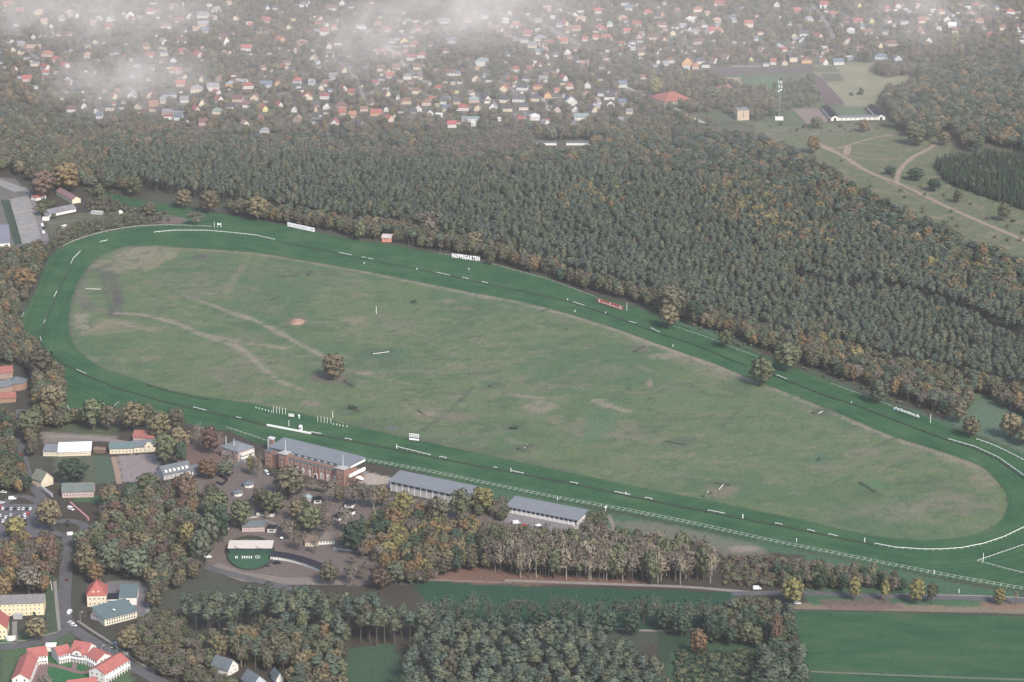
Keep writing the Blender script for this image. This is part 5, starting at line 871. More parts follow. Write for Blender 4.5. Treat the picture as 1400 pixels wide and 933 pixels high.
def post(label, x, y, h, r=0.18, group='white marker posts of the course', name='marker_post', cat='post', m=whitep, cap=False):
    t = thing(name, label, cat, P(x, y), 0, group); mb = MB(); mb.tube([(0, 0, 0), (0, 0, h)], r, r * 0.8, 6); mb.build('shaft', m, t)
    if cap: mb = MB(); mb.box(-0.7, -0.15, h - 1.2, 0.7, 0.15, h); mb.build('disc', m, t)
    else: mb = MB(); mb.prism([(r * 1.5 * math.cos(q), r * 1.5 * math.sin(q)) for q in np.linspace(0, 2 * math.pi, 9)[:-1]], h, h + 0.15); mb.build('cap', m, t)
    return t
for k, x in enumerate((374, 378.2, 382.2, 386.4, 390.6)): post('tall white flag post in the left row of five opposite the finish', x, 565 + k * 0.6, 5.2, 0.16, 'left row of tall flag posts')
for k, x in enumerate((434.5, 439, 443.4, 447.6, 452.5)): post('tall white flag post in the right row of five opposite the finish', x, 577 + k * 0.7, 4.6, 0.16, 'right row of tall flag posts')
for k in range(6): post('short white post left of the left flag row', 350 + k * 4.3, 558.5 + k * 1.1, 1.0, 0.25, 'short white posts left of the flag rows')
for k, x in enumerate((456, 460.5, 464.5, 469, 474.5)): post('short white post right of the right flag row', x, 581 + k * 0.8, 1.0, 0.25, 'short white posts right of the flag rows')
post('white number post between the two flag rows', 409, 572.5, 3.2, 0.35, cap=True); post('tall white pole above the right flag row', 455, 571.5, 5.5, 0.2); post('white post rising from the finish wall', 395, 583, 4.6, 0.22); post('tall white pole alone in the upper infield', 514.5, 429, 6.2, 0.2); post('tall white pole at the right end of the red board', 857, 425, 7.0, 0.18)
post('white pole right of the white web letters', 1272, 578.5, 6.8, 0.2); post('dark pole on the far side of the back straight', 482, 327, 4.5, 0.25, m=wood); post('white post at the start of the rail section above the stands', 542.5, 613.5, 3, 0.3); post('white marker post at the rail piece right of the stands', 698.5, 646, 3.2, 0.25); post('white marker post by the rail piece on the home straight', 855.5, 678, 2.6, 0.3)
post('white marker post before the lower right bend', 1182, 742, 3.0, 0.3); post('white marker post near the lower right corner of the straight', 1015.5, 710, 3.2, 0.35); post('small white post beside the double rail, mid straight', 762, 684, 2.2, 0.25); post('pole with cross piece at the edge of the stands, right', 828, 704, 6.5, 0.22, cap=True); post('white pole at the brown corner by the right edge', 1344, 769, 6.5, 0.2); post('tall pole of the starting place near the far left chute', 293, 311, 5.0, 0.2)
for x, y, l in ((1089, 741.5, 'small white post on the double rail near the bend'), (1277, 785, 'pole with small dark lamp beside the double rail at lower right'), (1311, 811, 'white roadside post at lower right')): post(l, x, y, 2.6, 0.22)
for x, y, l in ((498, 361, 'tiny white post near the infield edge, upper left'), (570, 369, 'tiny white post left on the back straight'), (641, 369, 'tiny white post on the turf below the white letters'), (776, 411, 'tiny white post on the hedge line left of the red board'), (786, 426.5, 'tiny white post on infield side below left of red board'), (828, 429, 'tiny white post on the line below the red board'), (920, 474, 'tiny white post on the infield edge right of mid back straight'), (1164, 552, 'tiny white post on the hedge line near the right')): post(l, x, y, 1.4, 0.3, 'tiny white distance posts')
# starting tower at the chute
t = thing('steward_tower', 'small white timber watch tower by the far left chute', 'tower', P(300, 311)); mb = MB()
for sx, sy in ((-1, -1), (1, -1), (1, 1), (-1, 1)): mb.tube([(sx * 1.6, sy * 1.4, 0), (sx * 1.3, sy * 1.1, 4.2)], 0.16, 0.14, 4)
mb.build('legs', whitep, t)['kind'] = 'stuff'; mb = MB(); mb.box(-1.7, -1.4, 3.0, 1.7, 1.4, 3.25); mb.box(-1.7, -1.4, 3.25, -1.55, 1.4, 4.2); mb.box(1.55, -1.4, 3.25, 1.7, 1.4, 4.2); mb.build('platform', whitep, t)
# ------------------------------------------------------------------ boards and letters of the back straight
def board_frame(name, label, cat, a, b, h, z0, m, th=0.35):
    A_, B_ = P(*a), P(*b); d = B_ - A_; L = d.length; t = thing(name, label, cat, A_, math.atan2(d.y, d.x)); mb = MB(); mb.box(0, 0, z0, L, th, z0 + h); mb.build('panel', m, t); mb = MB(); n = 6
    for k in range(n): x = 0.6 + k * (L - 1.2) / (n - 1); mb.box(x - 0.15, th + 0.02, 0, x + 0.15, th + 0.3, z0 + h - 0.2); mb.tube([(x, th + 0.2, (z0 + h) * 0.7), (x, th + 2.2, 0)], 0.1, 0.1, 4)
    mb.build('supports', wood, t)['kind'] = 'stuff'; return t, L
inkg = mat('grey print', (0.30, 0.29, 0.30), 0.8, 0.05, 2.0); inkr = mat('pale red print', (0.55, 0.35, 0.34), 0.8, 0.05, 2.0); brightw = mat('bright white board', (0.82, 0.81, 0.80), 0.6, 0.02, 0.5); redb = mat('red board', (0.52, 0.10, 0.085), 0.7, 0.06, 0.5); pinkb = mat('pink white print', (0.78, 0.52, 0.48), 0.7, 0.04, 1.0)
t, L = board_frame('advert_board', 'long white advertising board with small grey print, left of the back straight boards', 'board', (393, 310.5), (430, 318.5), 4.0, 0.7, brightw)
r_ = random.Random(3); mb = MB(); mb2 = MB(); x = L * 0.19
for k in range(22):                                           # the board's lettering cannot be read in the photograph: strokes of its size and place
    w = r_.choice((0.35, 0.5, 0.6)); hh = r_.choice((0.9, 1.1, 1.4)); (mb2 if 8 < k < 13 else mb).box(x, -0.03, 2.0 + (-0.3 if k in (4, 5, 16) else 0), x + w * 0.55, -0.01, 2.0 + hh); x += w + 0.28
    if x > L * 0.82: break
mb.build('print', inkg, t)['kind'] = 'stuff'; mb2.build('print', inkr, t)['kind'] = 'stuff'
for fx in (0.085, 0.915):
    mb = MB(); n = 12
    mb.f.append(tuple(range(n))); mb.mi.append(0); mb.v += [(L * fx + 0.75 * math.cos(-2 * math.pi * k / n), -0.02, 2.7 + 0.75 * math.sin(-2 * math.pi * k / n)) for k in range(n)]; mb.build('emblem', inkg, t)
t, L = board_frame('advert_board', 'long red advertising board with white end squares', 'board', (816.5, 414), (851, 425.5), 3.6, 0.6, redb)
for fx, w in ((0.07, 1.5), (0.49, 1.3), (0.89, 1.6)): mb = MB(); mb.box(L * fx, -0.04, 1.0, L * fx + w, -0.01, 3.9); mb.build('square', brightw, t)
for f0, f1 in ((0.16, 0.46), (0.57, 0.86)):
    mb = MB(); mb.box(L * f0, -0.03, 1.3, L * f1, -0.01, 2.3); mb.build('print', pinkb, t); mb = MB(); x = L * f0
    while x < L * f1 - 0.6: mb.box(x, -0.03, 2.7, x + 0.5, -0.01, 3.4); x += 0.85
    mb.build('print', mat('dark red print', (0.30, 0.08, 0.08), 0.8, 0.05, 2.0), t)['kind'] = 'stuff'
def letters(name, label, text, a, b, h, z0, m, bold=0.03, back=None):
    A_, B_ = P(*a), P(*b); d = B_ - A_; L = d.length; t = thing(name, label, 'lettering', A_, math.atan2(d.y, d.x)); objs = []; x = 0.0
    for ch in text:
        cu = bpy.data.curves.new('letter', 'FONT'); cu.body = ch; cu.size = 1.0; cu.extrude = 0.10; cu.offset = bold; cu.resolution_u = 3
        tmp = bpy.data.objects.new('letter', cu); COL.objects.link(tmp); bpy.context.view_layer.update(); dg = bpy.context.evaluated_depsgraph_get(); me = bpy.data.meshes.new_from_object(tmp.evaluated_get(dg)); COL.objects.unlink(tmp); bpy.data.objects.remove(tmp)
        co = np.empty(len(me.vertices) * 3); me.vertices.foreach_get('co', co); co = co.reshape(-1, 3); objs.append((me, co, x - co[:, 0].min())); x += np.ptp(co[:, 0]) + 0.09
    x -= 0.09
    sx = L / x; lo = min(c[:, 1].min() for _, c, _ in objs); hi = max(c[:, 1].max() for _, c, _ in objs); sz = h / (hi - lo)
    for me, co, ox in objs:
        q = np.empty_like(co); q[:, 0] = (co[:, 0] + ox) * sx; q[:, 1] = -co[:, 2] * 2.0; q[:, 2] = (co[:, 1] - lo) * sz + z0; me.vertices.foreach_set('co', q.ravel()); me.materials.clear(); me.materials.append(m); me.update(); link('letter', me, t)
    mb = MB(); n = 9
    for k in range(n): X_ = 0.5 + k * (L - 1) / (n - 1); mb.box(X_ - 0.1, 0.35, 0, X_ + 0.1, 0.55, z0 + h * 0.7); mb.tube([(X_, 0.5, z0 + h * 0.6), (X_, 2.4, 0)], 0.09, 0.09, 4)
    mb.box(0, 0.3, z0 + h * 0.18, L, 0.42, z0 + h * 0.26); mb.build('supports', wood, t)['kind'] = 'stuff'; return t
letters('letter_sign', 'row of big white capital letters naming the racecourse at the wood edge', 'HOPPEGARTEN', (618, 353.2), (656, 358.2), 4.3, 0.5, brightw, 0.045)
letters('letter_sign', 'row of white lower case letters with a web address by the back straight', 'pferdewetten.de', (1222, 561.3), (1256.5, 573.5), 3.3, 0.4, brightw, 0.04)
# tote board and small panel of the infield
A_ = P(559.5, 603.5); t = thing('results_board', 'two decked white results board on legs in the infield', 'board', A_, math.atan2((P(573, 605.5) - A_).y, 13 / 1.82) * 0.7); mb = MB(); mb.box(0, 0, 1.2, 7.6, 0.4, 2.4); mb.box(0, 0, 3.4, 7.6, 0.4, 6.2); mb.build('panel', brightw, t)
mb = MB(); me = MB(); me.box(-0.42, -0.05, 0, 0.42, 0.0, 0.9); me = me.mesh('number_slot', mat('dark slot', (0.12, 0.11, 0.12), 0.8, 0.1, 1.0))
for z in (3.65, 4.95):
    for k in range(5): link('number_slot', me, t, (0.9 + k * 1.45, -0.01, z))
for x in (0.3, 3.8, 7.3): mb.box(x - 0.15, 0.42, 0, x + 0.15, 0.7, 6.4)
mb.build('legs', wood, t)['kind'] = 'stuff'
A_ = P(394.5, 571); t = thing('notice_panel', 'small pale panel on legs between the flag post rows', 'board', A_, HS * 0.6); mb = MB(); mb.box(0, 0, 0.8, 4.6, 0.3, 3.2); mb.build('panel', mat('pale grey panel', (0.55, 0.56, 0.55), 0.6, 0.05, 0.5), t); mb = MB(); mb.box(0.3, 0.3, 0, 0.55, 0.5, 2.8); mb.box(4.0, 0.3, 0, 4.25, 0.5, 2.8); mb.build('legs', wood, t)
# ------------------------------------------------------------------ jumps of the infield
brush = mat('brush hedge', (0.050, 0.062, 0.040), 0.95, 0.35, 0.9)
def jump(label, a, b, w=1.6, h=1.3, rail=None, wing=None):
    t = thing('hurdle', label, 'hurdle', P(*a), 0, 'jumps of the infield'); A_ = P(*a); pts = [Vector((0, 0, 0)), P(*b) - A_]
    o = hedge(None, None, w * 1.15, h * 0.8, None, brush, world=[p + Vector((0, 0, 0)) for p in pts], name='brush'); o.parent = t; o.location = (0, 0, 0)
    for k in ('label', 'category'):
        if k in o: del o[k]
    if rail: mb = MB(); p, q = P(*rail[0]) - A_, P(*rail[1]) - A_; mb.tube([(p.x, p.y, 0.9), (q.x, q.y, 0.9)], 0.2, 0.2, 5); mb.build('rail', whitep, t)
    if wing: mb = MB(); p, q = P(*wing[0]) - A_, P(*wing[1]) - A_; mb.tube([(p.x, p.y, 0.8), (q.x, q.y, 0.8)], 0.35, 0.35, 4); mb.build('wing', wood, t)
    return t
jump('long low dark hedge jump with pale rail right of the lone tree', (508,484.5), (535,481), 1.6, 1.0, ((510,485.5),(532,482.5))); jump('dark brush jump with white bar in the lower middle of the infield', (708,615), (729,608), 2.6, 1.6, ((717,614.5),(721,609))); jump('dark brush jump with white bar, left of two at lower right', (960,680), (972,674.5), 2.0, 1.4, ((965.5,679),(968,673.5)))
jump('dark brush jump with white bar, right of two at lower right', (976,661), (998,664), 2.4, 1.5, ((983,671),(989,664))); jump('dark brush jump with timber wing by the right end of the infield edge', (1111,566), (1136,560), 2.8, 1.5, ((1119,567),(1129,561.5))); jump('curved dark hedge jump right of the infield centre', (911,604), (936,609), 2.0, 1.2); jump('small dark jump below right of the lone tree', (470,521), (483,529), 1.6, 1.2, None, ((472,519),(474,526)))
jump('tan straw jump in the middle of the infield', (669,529), (681,525), 3.6, 1.2); jump('dark brush jump near the back straight edge', (867,482), (881,474), 2.2, 1.3); jump('dark hedge jump in the upper left infield', (386,379), (410,376), 1.4, 1.0); jump('small dark jump beside the long upper left hedge', (420,378), (424,371), 2.2, 1.2); jump('small dark hedge jump left in the infield', (370,411), (381,406), 1.6, 1.0)
jump('tan log jump low in the infield', (572,562), (578,566), 1.4, 0.8); jump('dark brush at the far upper left infield', (266,352), (281,351), 2.6, 1.2); jump('thin dark hedge jump far along the back edge', (740,426), (750,423), 1.2, 0.8); jump('pale hurdle on the upper right infield', (770,452), (776,450), 0.9, 0.7); jump('thin white hurdle beside the left sandy corner', (117,396.5), (138,397), 0.5, 0.6, ((117,396.5),(138,397)))
t = jump('long dark dam jump of turf at the right end of the infield', (1176,660), (1196,673), 2.4, 1.2)
# brown heap of sand
mb = MB(); c = P(406, 441); n = 14; rr = random.Random(5)
rings = [(1.0, 0), (0.72, 1.4), (0.38, 2.3), (0.0, 2.7)]; R = [[(rx * k * (1 + rr.uniform(-.15, .15)) * math.cos(q) * 6.5, rx * k * 0 + k * (1 + rr.uniform(-.15, .15)) * math.sin(q) * 8.5, z) for q in np.linspace(0, 2 * math.pi, n + 1)[:-1]] for k, z in rings for rx in (1,)]
for A2, B2 in zip(R[:-1], R[1:]):
    for k in range(n): mb.quad(A2[k], A2[(k + 1) % n], B2[(k + 1) % n], B2[k])
o = mb.build('sand_heap', mat('red brown sand', (0.26, 0.165, 0.125), 0.95, 0.15, 0.4)); o.location = c; tag(o, 'heap of red brown sand in the upper left infield', 'heap')
# garden walls and fences
def wall_line(name, label, cat, px, h, th, m):
    pts = [P(*q) for q in px]; c = pts[0]; t = thing(name, label, cat, c); mb = MB(); cp = MB()
    for a, b in zip(pts[:-1], pts[1:]):
        d = b - a; L = d.length; M = Matrix.Translation(a - c) @ Matrix.Rotation(math.atan2(d.y, d.x), 4, 'Z'); mb.box(0, -th / 2, 0, L, th / 2, h, 0, M); cp.box(-0.05, -th / 2 - 0.06, h, L + 0.05, th / 2 + 0.06, h + 0.14, 0, M)
    mb.build('panel', m, t); cp.build('coping', m, t); return t
wall_line('boundary_wall', 'long red brick wall beside the lane above the roundabout', 'wall', [(96, 690), (121, 712)], 2.0, 1.2, mat('pinkish brick', (0.36, 0.19, 0.17), 0.9, 0.1, 0.5)); wall_line('hoarding', 'white hoarding along the lane below the gabled house', 'hoarding', [(56, 668), (72, 680)], 2.4, 0.3, white); wall_line('hoarding', 'red and white hoarding further up the lane', 'hoarding', [(37, 658), (51, 667)], 1.6, 0.3, pinkr)
wall_line('paddock_fence', 'dark zigzag fence at the left of the paddock', 'fence', [(300, 652), (311, 657), (304, 664), (296, 661)], 1.4, 0.8, darkroof); wall_line('boundary_wall', 'pale wall running right from the brown roofed house', 'wall', [(455, 751), (505, 757), (600, 758)], 1.0, 0.5, greyw); wall_line('boundary_wall', 'dark wall strip on the left of the grandstand forecourt', 'wall', [(318, 642), (337, 629)], 1.8, 1.4, slate_d)
wall_line('boundary_wall', 'curved pale wall behind the pink walled building', 'wall', [(338, 709), (352, 708), (368, 715), (378, 720)], 1.0, 0.4, greyw); wall_line('hedge_row', 'dark clipped hedge before the right part of the grandstand', 'hedge', [(430, 671), (444, 674)], 1.8, 2.4, HEDGE); wall_line('roadside_fence', 'white fence beside the car park road', 'fence', [(69, 795), (71, 808)], 1.2, 0.2, whitep)
# ------------------------------------------------------------------ cars
CARC = {'white': (0.66, 0.66, 0.65), 'silver': (0.5, 0.51, 0.53), 'black': (0.015, 0.016, 0.02), 'red': (0.45, 0.035, 0.03), 'blue': (0.05, 0.09, 0.2), 'grey': (0.18, 0.19, 0.2), 'dark red': (0.12, 0.02, 0.02)}
tyre = mat('black rubber', (0.015, 0.015, 0.015), 0.9, 0.1, 3.0); cglass = mat('car glass', (0.02, 0.025, 0.03), 0.1, 0.05, 3.0, 0.6); CM = {}
def car(label, x, y, ang, col='white', van=False, group='cars parked in rows', z=0.16):
    t = thing('parked_van' if van else 'parked_car', label, 'van' if van else 'car', P(x, y, z), ang, group); k = (col, van)
    if k not in CM:
        m = mat('car paint ' + col, CARC[col], 0.3, 0.03, 1.0, 0.6); L, Wd = (5.4, 2.0) if van else (4.4, 1.8); b = MB()
        prof = [(-L/2, .35), (L/2, .35), (L/2, .85), (L/2-.9, 1.0), (L/2-1.4, 2.2), (-L/2+.1, 2.25), (-L/2, 1.0)] if van else [(-L/2, .3), (L/2, .3), (L/2, .72), (L/2-1.1, .9), (-L/2+.5, .95), (-L/2, .8)]
        extr(b, prof, -Wd/2, Wd/2, 'y'); body = b.mesh('body', m); c = MB()
        if van: extr(c, [(L/2-1.36, 1.98), (L/2-.96, 1.02), (L/2-.92, 1.06), (L/2-1.3, 2.05)], -Wd/2+.1, Wd/2-.1, 'y'); cab = c.mesh('windscreen', cglass); roof = None
        else:
            extr(c, [(-L/2+.55, .93), (L/2-1.15, .88), (L/2-1.75, 1.38), (-L/2+.95, 1.40)], -Wd/2+.12, Wd/2-.12, 'y'); cab = c.mesh('windows', cglass); r2 = MB(); r2.box(-L/2+.9, -Wd/2+.16, 1.39, L/2-1.72, Wd/2-.16, 1.47); roof = r2.mesh('roof', m)
        w = MB(); w.prism([(.32 * math.cos(q), .32 * math.sin(q)) for q in np.linspace(0, 2*math.pi, 11)[:-1]], -.1, .1); CM[k] = (body, cab, roof, w.mesh('wheel', tyre), L, Wd)
    body, cab, roof, wh, L, Wd = CM[k]; link('body', body, t); link('windows' if not van else 'windscreen', cab, t)
    if roof: link('roof', roof, t)
    for sx in (-1, 1):
        for sy in (-1, 1): o_ = link('wheel', wh, t, (sx * L * .31, sy * (Wd / 2 - .08), .32)); o_.rotation_euler = (math.pi / 2, 0, 0)
A90 = math.pi / 2 + 0.05; PK = [('white', 4, 696), ('red', 1, 694), ('black', 10, 696.5), ('silver', 15.5, 696.5), ('black', 20, 696.5), ('silver', 26, 696.5), ('white', 32, 696.5), ('black', 37, 696.5), ('white', 41.5, 696.5), ('white', 34, 704.5), ('red', 38.5, 703), ('white', 26, 708), ('black', 30, 709.5), ('silver', 34.5, 708.5), ('black', 20, 709), ('silver', 15, 705), ('white', 8, 708), ('black', 12, 709), ('white', 4.5, 713.5), ('grey', 12, 713.5), ('black', 35, 712.5), ('white', 0, 706), ('black', -2, 713)]
seen = {}
for c_, x, y in PK:
    row = 'upper' if y < 700 else ('lower' if y > 711 else 'middle'); seen.setdefault((c_, row), []).append((x, y))
om = ['leftmost', 'second from left', 'third from left', 'fourth from left', 'fifth from left']
for (c_, row), l in seen.items():
    for n, (x, y) in enumerate(sorted(l)): car(f'{c_} car in the {row} row of the car park' + ('' if len(l) == 1 else ', ' + om[n] + ' of that colour'), x, y, A90, c_)
car('white van parked by the lane above the car park', 17, 683, 0.1, 'white', True, None); car('white car at the upper left of the car park', 2, 688.5, 0.6, 'white', False, None); car('white car under an orange tree at the left edge', 5, 674, -0.3, 'white', False, None); car('white van beside the red brick wall', 97, 697, -0.7, 'white', True, None); car('white van at the roundabout', 97, 732, 0.2, 'white', True, None); car('dark car beside the roundabout', 71, 725.5, 0.2, 'black', False, None)
car('dark red car on the tree shaded main road', 91.5, 793, 1.55, 'dark red', False, None); car('white van on the main road by the villa', 95.5, 838.5, 1.4, 'white', True, None); car('white car on the main road, upper of two at the junction', 97, 852.5, -0.5, 'white', False, None); car('white car on the main road, lower of two at the junction', 100.5, 856, -0.5, 'white', False, None); car('silver car on the main road by the red roofed houses', 159, 881, -0.4, 'silver', False, None); car('red car on the long tree shaded lane at the left', 27, 623, 0.2, 'red', False, None)
car('white van beside the grandstand with dark twin', 365, 648, -1.0, 'white', True, None); car('dark van beside the left end of the grandstand', 370, 649, -1.0, 'black', True, None); car('white lorry like van on the yard lane, far left', 57.5, 309, 1.9, 'white', True, None); car('dark van behind the white one on the yard lane', 60, 313, 1.9, 'black', True, None); car('white van lower on the yard lane', 59, 319, 1.9, 'white', True, None); car('dark red car at the platform edge', 45, 287, 1.2, 'dark red', False, None)
car('white van near the oval lawn at the wood edge', 284, 763, 0.3, 'white', True, None); car('dark car beside the curved stand', 364, 774.5, 0.1, 'black', False, None); car('dark van under the curved stand front', 379, 771, 0.1, 'black', True, None); car('white van on the lane at the right wood edge', 1035, 806, 0.05, 'white', True, None); car('white car on the country road by the yellow tree', 1090, 826, 0.1, 'white', False, None)
car('red car behind the long low stand', 717, 719, 0.2, 'red', False, None, 0.05); car('white van behind the long low stand', 706, 716, 0.2, 'white', True, None, 0.05)
def canopy(label, x, y, r=2.4, h=3.4, m=cloth, n=8):
    t = thing('parasol', label, 'parasol', P(x, y)); mb = MB(); c = [(r * math.cos(q), r * math.sin(q)) for q in np.linspace(0, 2 * math.pi, n + 1)[:-1]]
    for p, q in zip(c, c[1:] + c[:1]): mb.tri((p[0], p[1], h - 0.9), (q[0], q[1], h - 0.9), (0, 0, h))
    mb.build('canopy', m, t); mb = MB(); mb.tube([(0, 0, 0), (0, 0, h - 0.05)], 0.08, 0.08, 5); mb.build('pole', metal, t)
canopy('white parasol cluster at the right end of the brick grandstand', 490, 657, 2.8); canopy('second white parasol at the right end of the brick grandstand', 494, 658, 2.0, 2.8); canopy('small white parasol by the long low stand steps', 736, 723, 2.2, 3.6); canopy('white folded canopy in the paddock crossroad', 385, 738, 1.3, 2.2)
for k, (x, y) in enumerate(((728, 724), (732, 725.5), (741, 725), (743, 722))): 
    t = thing('garden_table', 'small white table below the long stand steps', 'table', P(x, y), 0, 'white tables below the stand steps'); mb = MB(); mb.box(-0.9, -0.5, 0.7, 0.9, 0.5, 0.78); mb.build('top', white, t); mb = MB(); mb.box(-0.1, -0.1, 0, 0.1, 0.1, 0.69); mb.build('leg', white, t)
for k, (x, y) in enumerate(((914, 747), (917, 749.5), (921, 750.5), (926, 752), (930, 754.5))): house('hut', 'small white box hut half hidden behind pale poplars', 'hut', ((x, y),), 3, 2.2, 2.0, 'f', 0.2, white, white, 10 * k, 'white huts behind the poplars', 0.1, (), False)
for x, y, l in ((39, 868, 'white lamp post by the footpath of the long cream block'), (110, 851, 'lamp post at the road junction'), (139, 897, 'lamp post left on the lower main road'), (150, 900, 'lamp post on the lower main road, middle'), (160, 893, 'lamp post on the lower main road, right'), (171, 908, 'lamp post furthest down the main road')):
    t = thing('street_lamp', l, 'street lamp', P(x, y)); mb = MB(); mb.tube([(0, 0, 0), (0, 0, 6.5), (0.5, 0, 7.1), (1.4, 0, 7.2)], 0.1, 0.07, 5); mb.build('pole', metal, t); mb = MB(); mb.box(1.1, -0.2, 7.05, 2.0, 0.2, 7.28); mb.build('lamp_head', white, t)
# ------------------------------------------------------------------ trees
TONES = {'pine': (0.080, 0.098, 0.070), 'soft green': (0.094, 0.105, 0.068), 'blue green': (0.066, 0.088, 0.070), 'dark green': (0.044, 0.068, 0.044), 'olive': (0.094, 0.104, 0.058), 'brown': (0.098, 0.090, 0.060), 'tan': (0.150, 0.126, 0.075), 'orange': (0.165, 0.116, 0.062), 'rust': (0.115, 0.078, 0.060),
         'yellow': (0.165, 0.145, 0.064), 'grey green': (0.098, 0.112, 0.076), 'bare': (0.168, 0.143, 0.114), 'pale bare': (0.215, 0.185, 0.136), 'faint bare': (0.085, 0.090, 0.062)}
PHR = {'pine': 'grey green', 'soft green': 'soft olive green', 'blue green': 'blue green', 'dark green': 'dark green', 'olive': 'olive green', 'brown': 'brown', 'tan': 'tan leaved', 'orange': 'orange leaved', 'rust': 'rust red', 'yellow': 'yellow leaved', 'grey green': 'pale grey green', 'bare': 'leafless brown', 'pale bare': 'leafless pale', 'faint bare': 'thin leafless'}
LEAF = {k: mat('leaves ' + k, c, 0.9, 0.28, 0.35, 0.12, rnd=0.24) for k, c in TONES.items()}
BARK = mat('bark', (0.085, 0.07, 0.058), 0.95, 0.25, 1.0); BARKP = mat('pale bark', (0.27, 0.24, 0.20), 0.95, 0.2, 1.0)
ICO_V = np.array([(0,0,1)] + [(0.894*math.cos(a), 0.894*math.sin(a), 0.447) for a in np.arange(5)*2*math.pi/5] + [(0.894*math.cos(a), 0.894*math.sin(a), -0.447) for a in (np.arange(5)+.5)*2*math.pi/5] + [(0,0,-1)])
ICO_F = [(0,1+k,1+(k+1)%5) for k in range(5)] + [(1+k,6+k,1+(k+1)%5) for k in range(5)] + [(6+k,6+(k+1)%5,1+(k+1)%5) for k in range(5)] + [(11,6+(k+1)%5,6+k) for k in range(5)]
def leaf_quads(P_, N_, size, r, flat=0.36, aspect=1.0, up=None):
    """one small bent-free leaf face per point, facing about N_"""
    n = len(P_); nn = N_ + r.normal(0, flat, (n, 3)); nn /= np.linalg.norm(nn, axis=1)[:, None] + 1e-9
    t = r.normal(0, 1, (n, 3)) if up is None else up + r.normal(0, 0.25, (n, 3)); t -= nn * (t * nn).sum(1)[:, None]; t /= np.linalg.norm(t, axis=1)[:, None] + 1e-9
    b = np.cross(nn, t); s = (size * r.uniform(0.6, 1.3, n))[:, None] * 0.5; a = aspect
    V = np.stack([P_ + t * s * a * .4 - b * s, P_ + t * s * a + b * s * 0.3, P_ - t * s * a * .3 + b * s, P_ - t * s * a - b * s * 0.7], 1).reshape(-1, 3)
    return V, np.arange(4 * n).reshape(n, 4), np.repeat(N_, 4, 0)
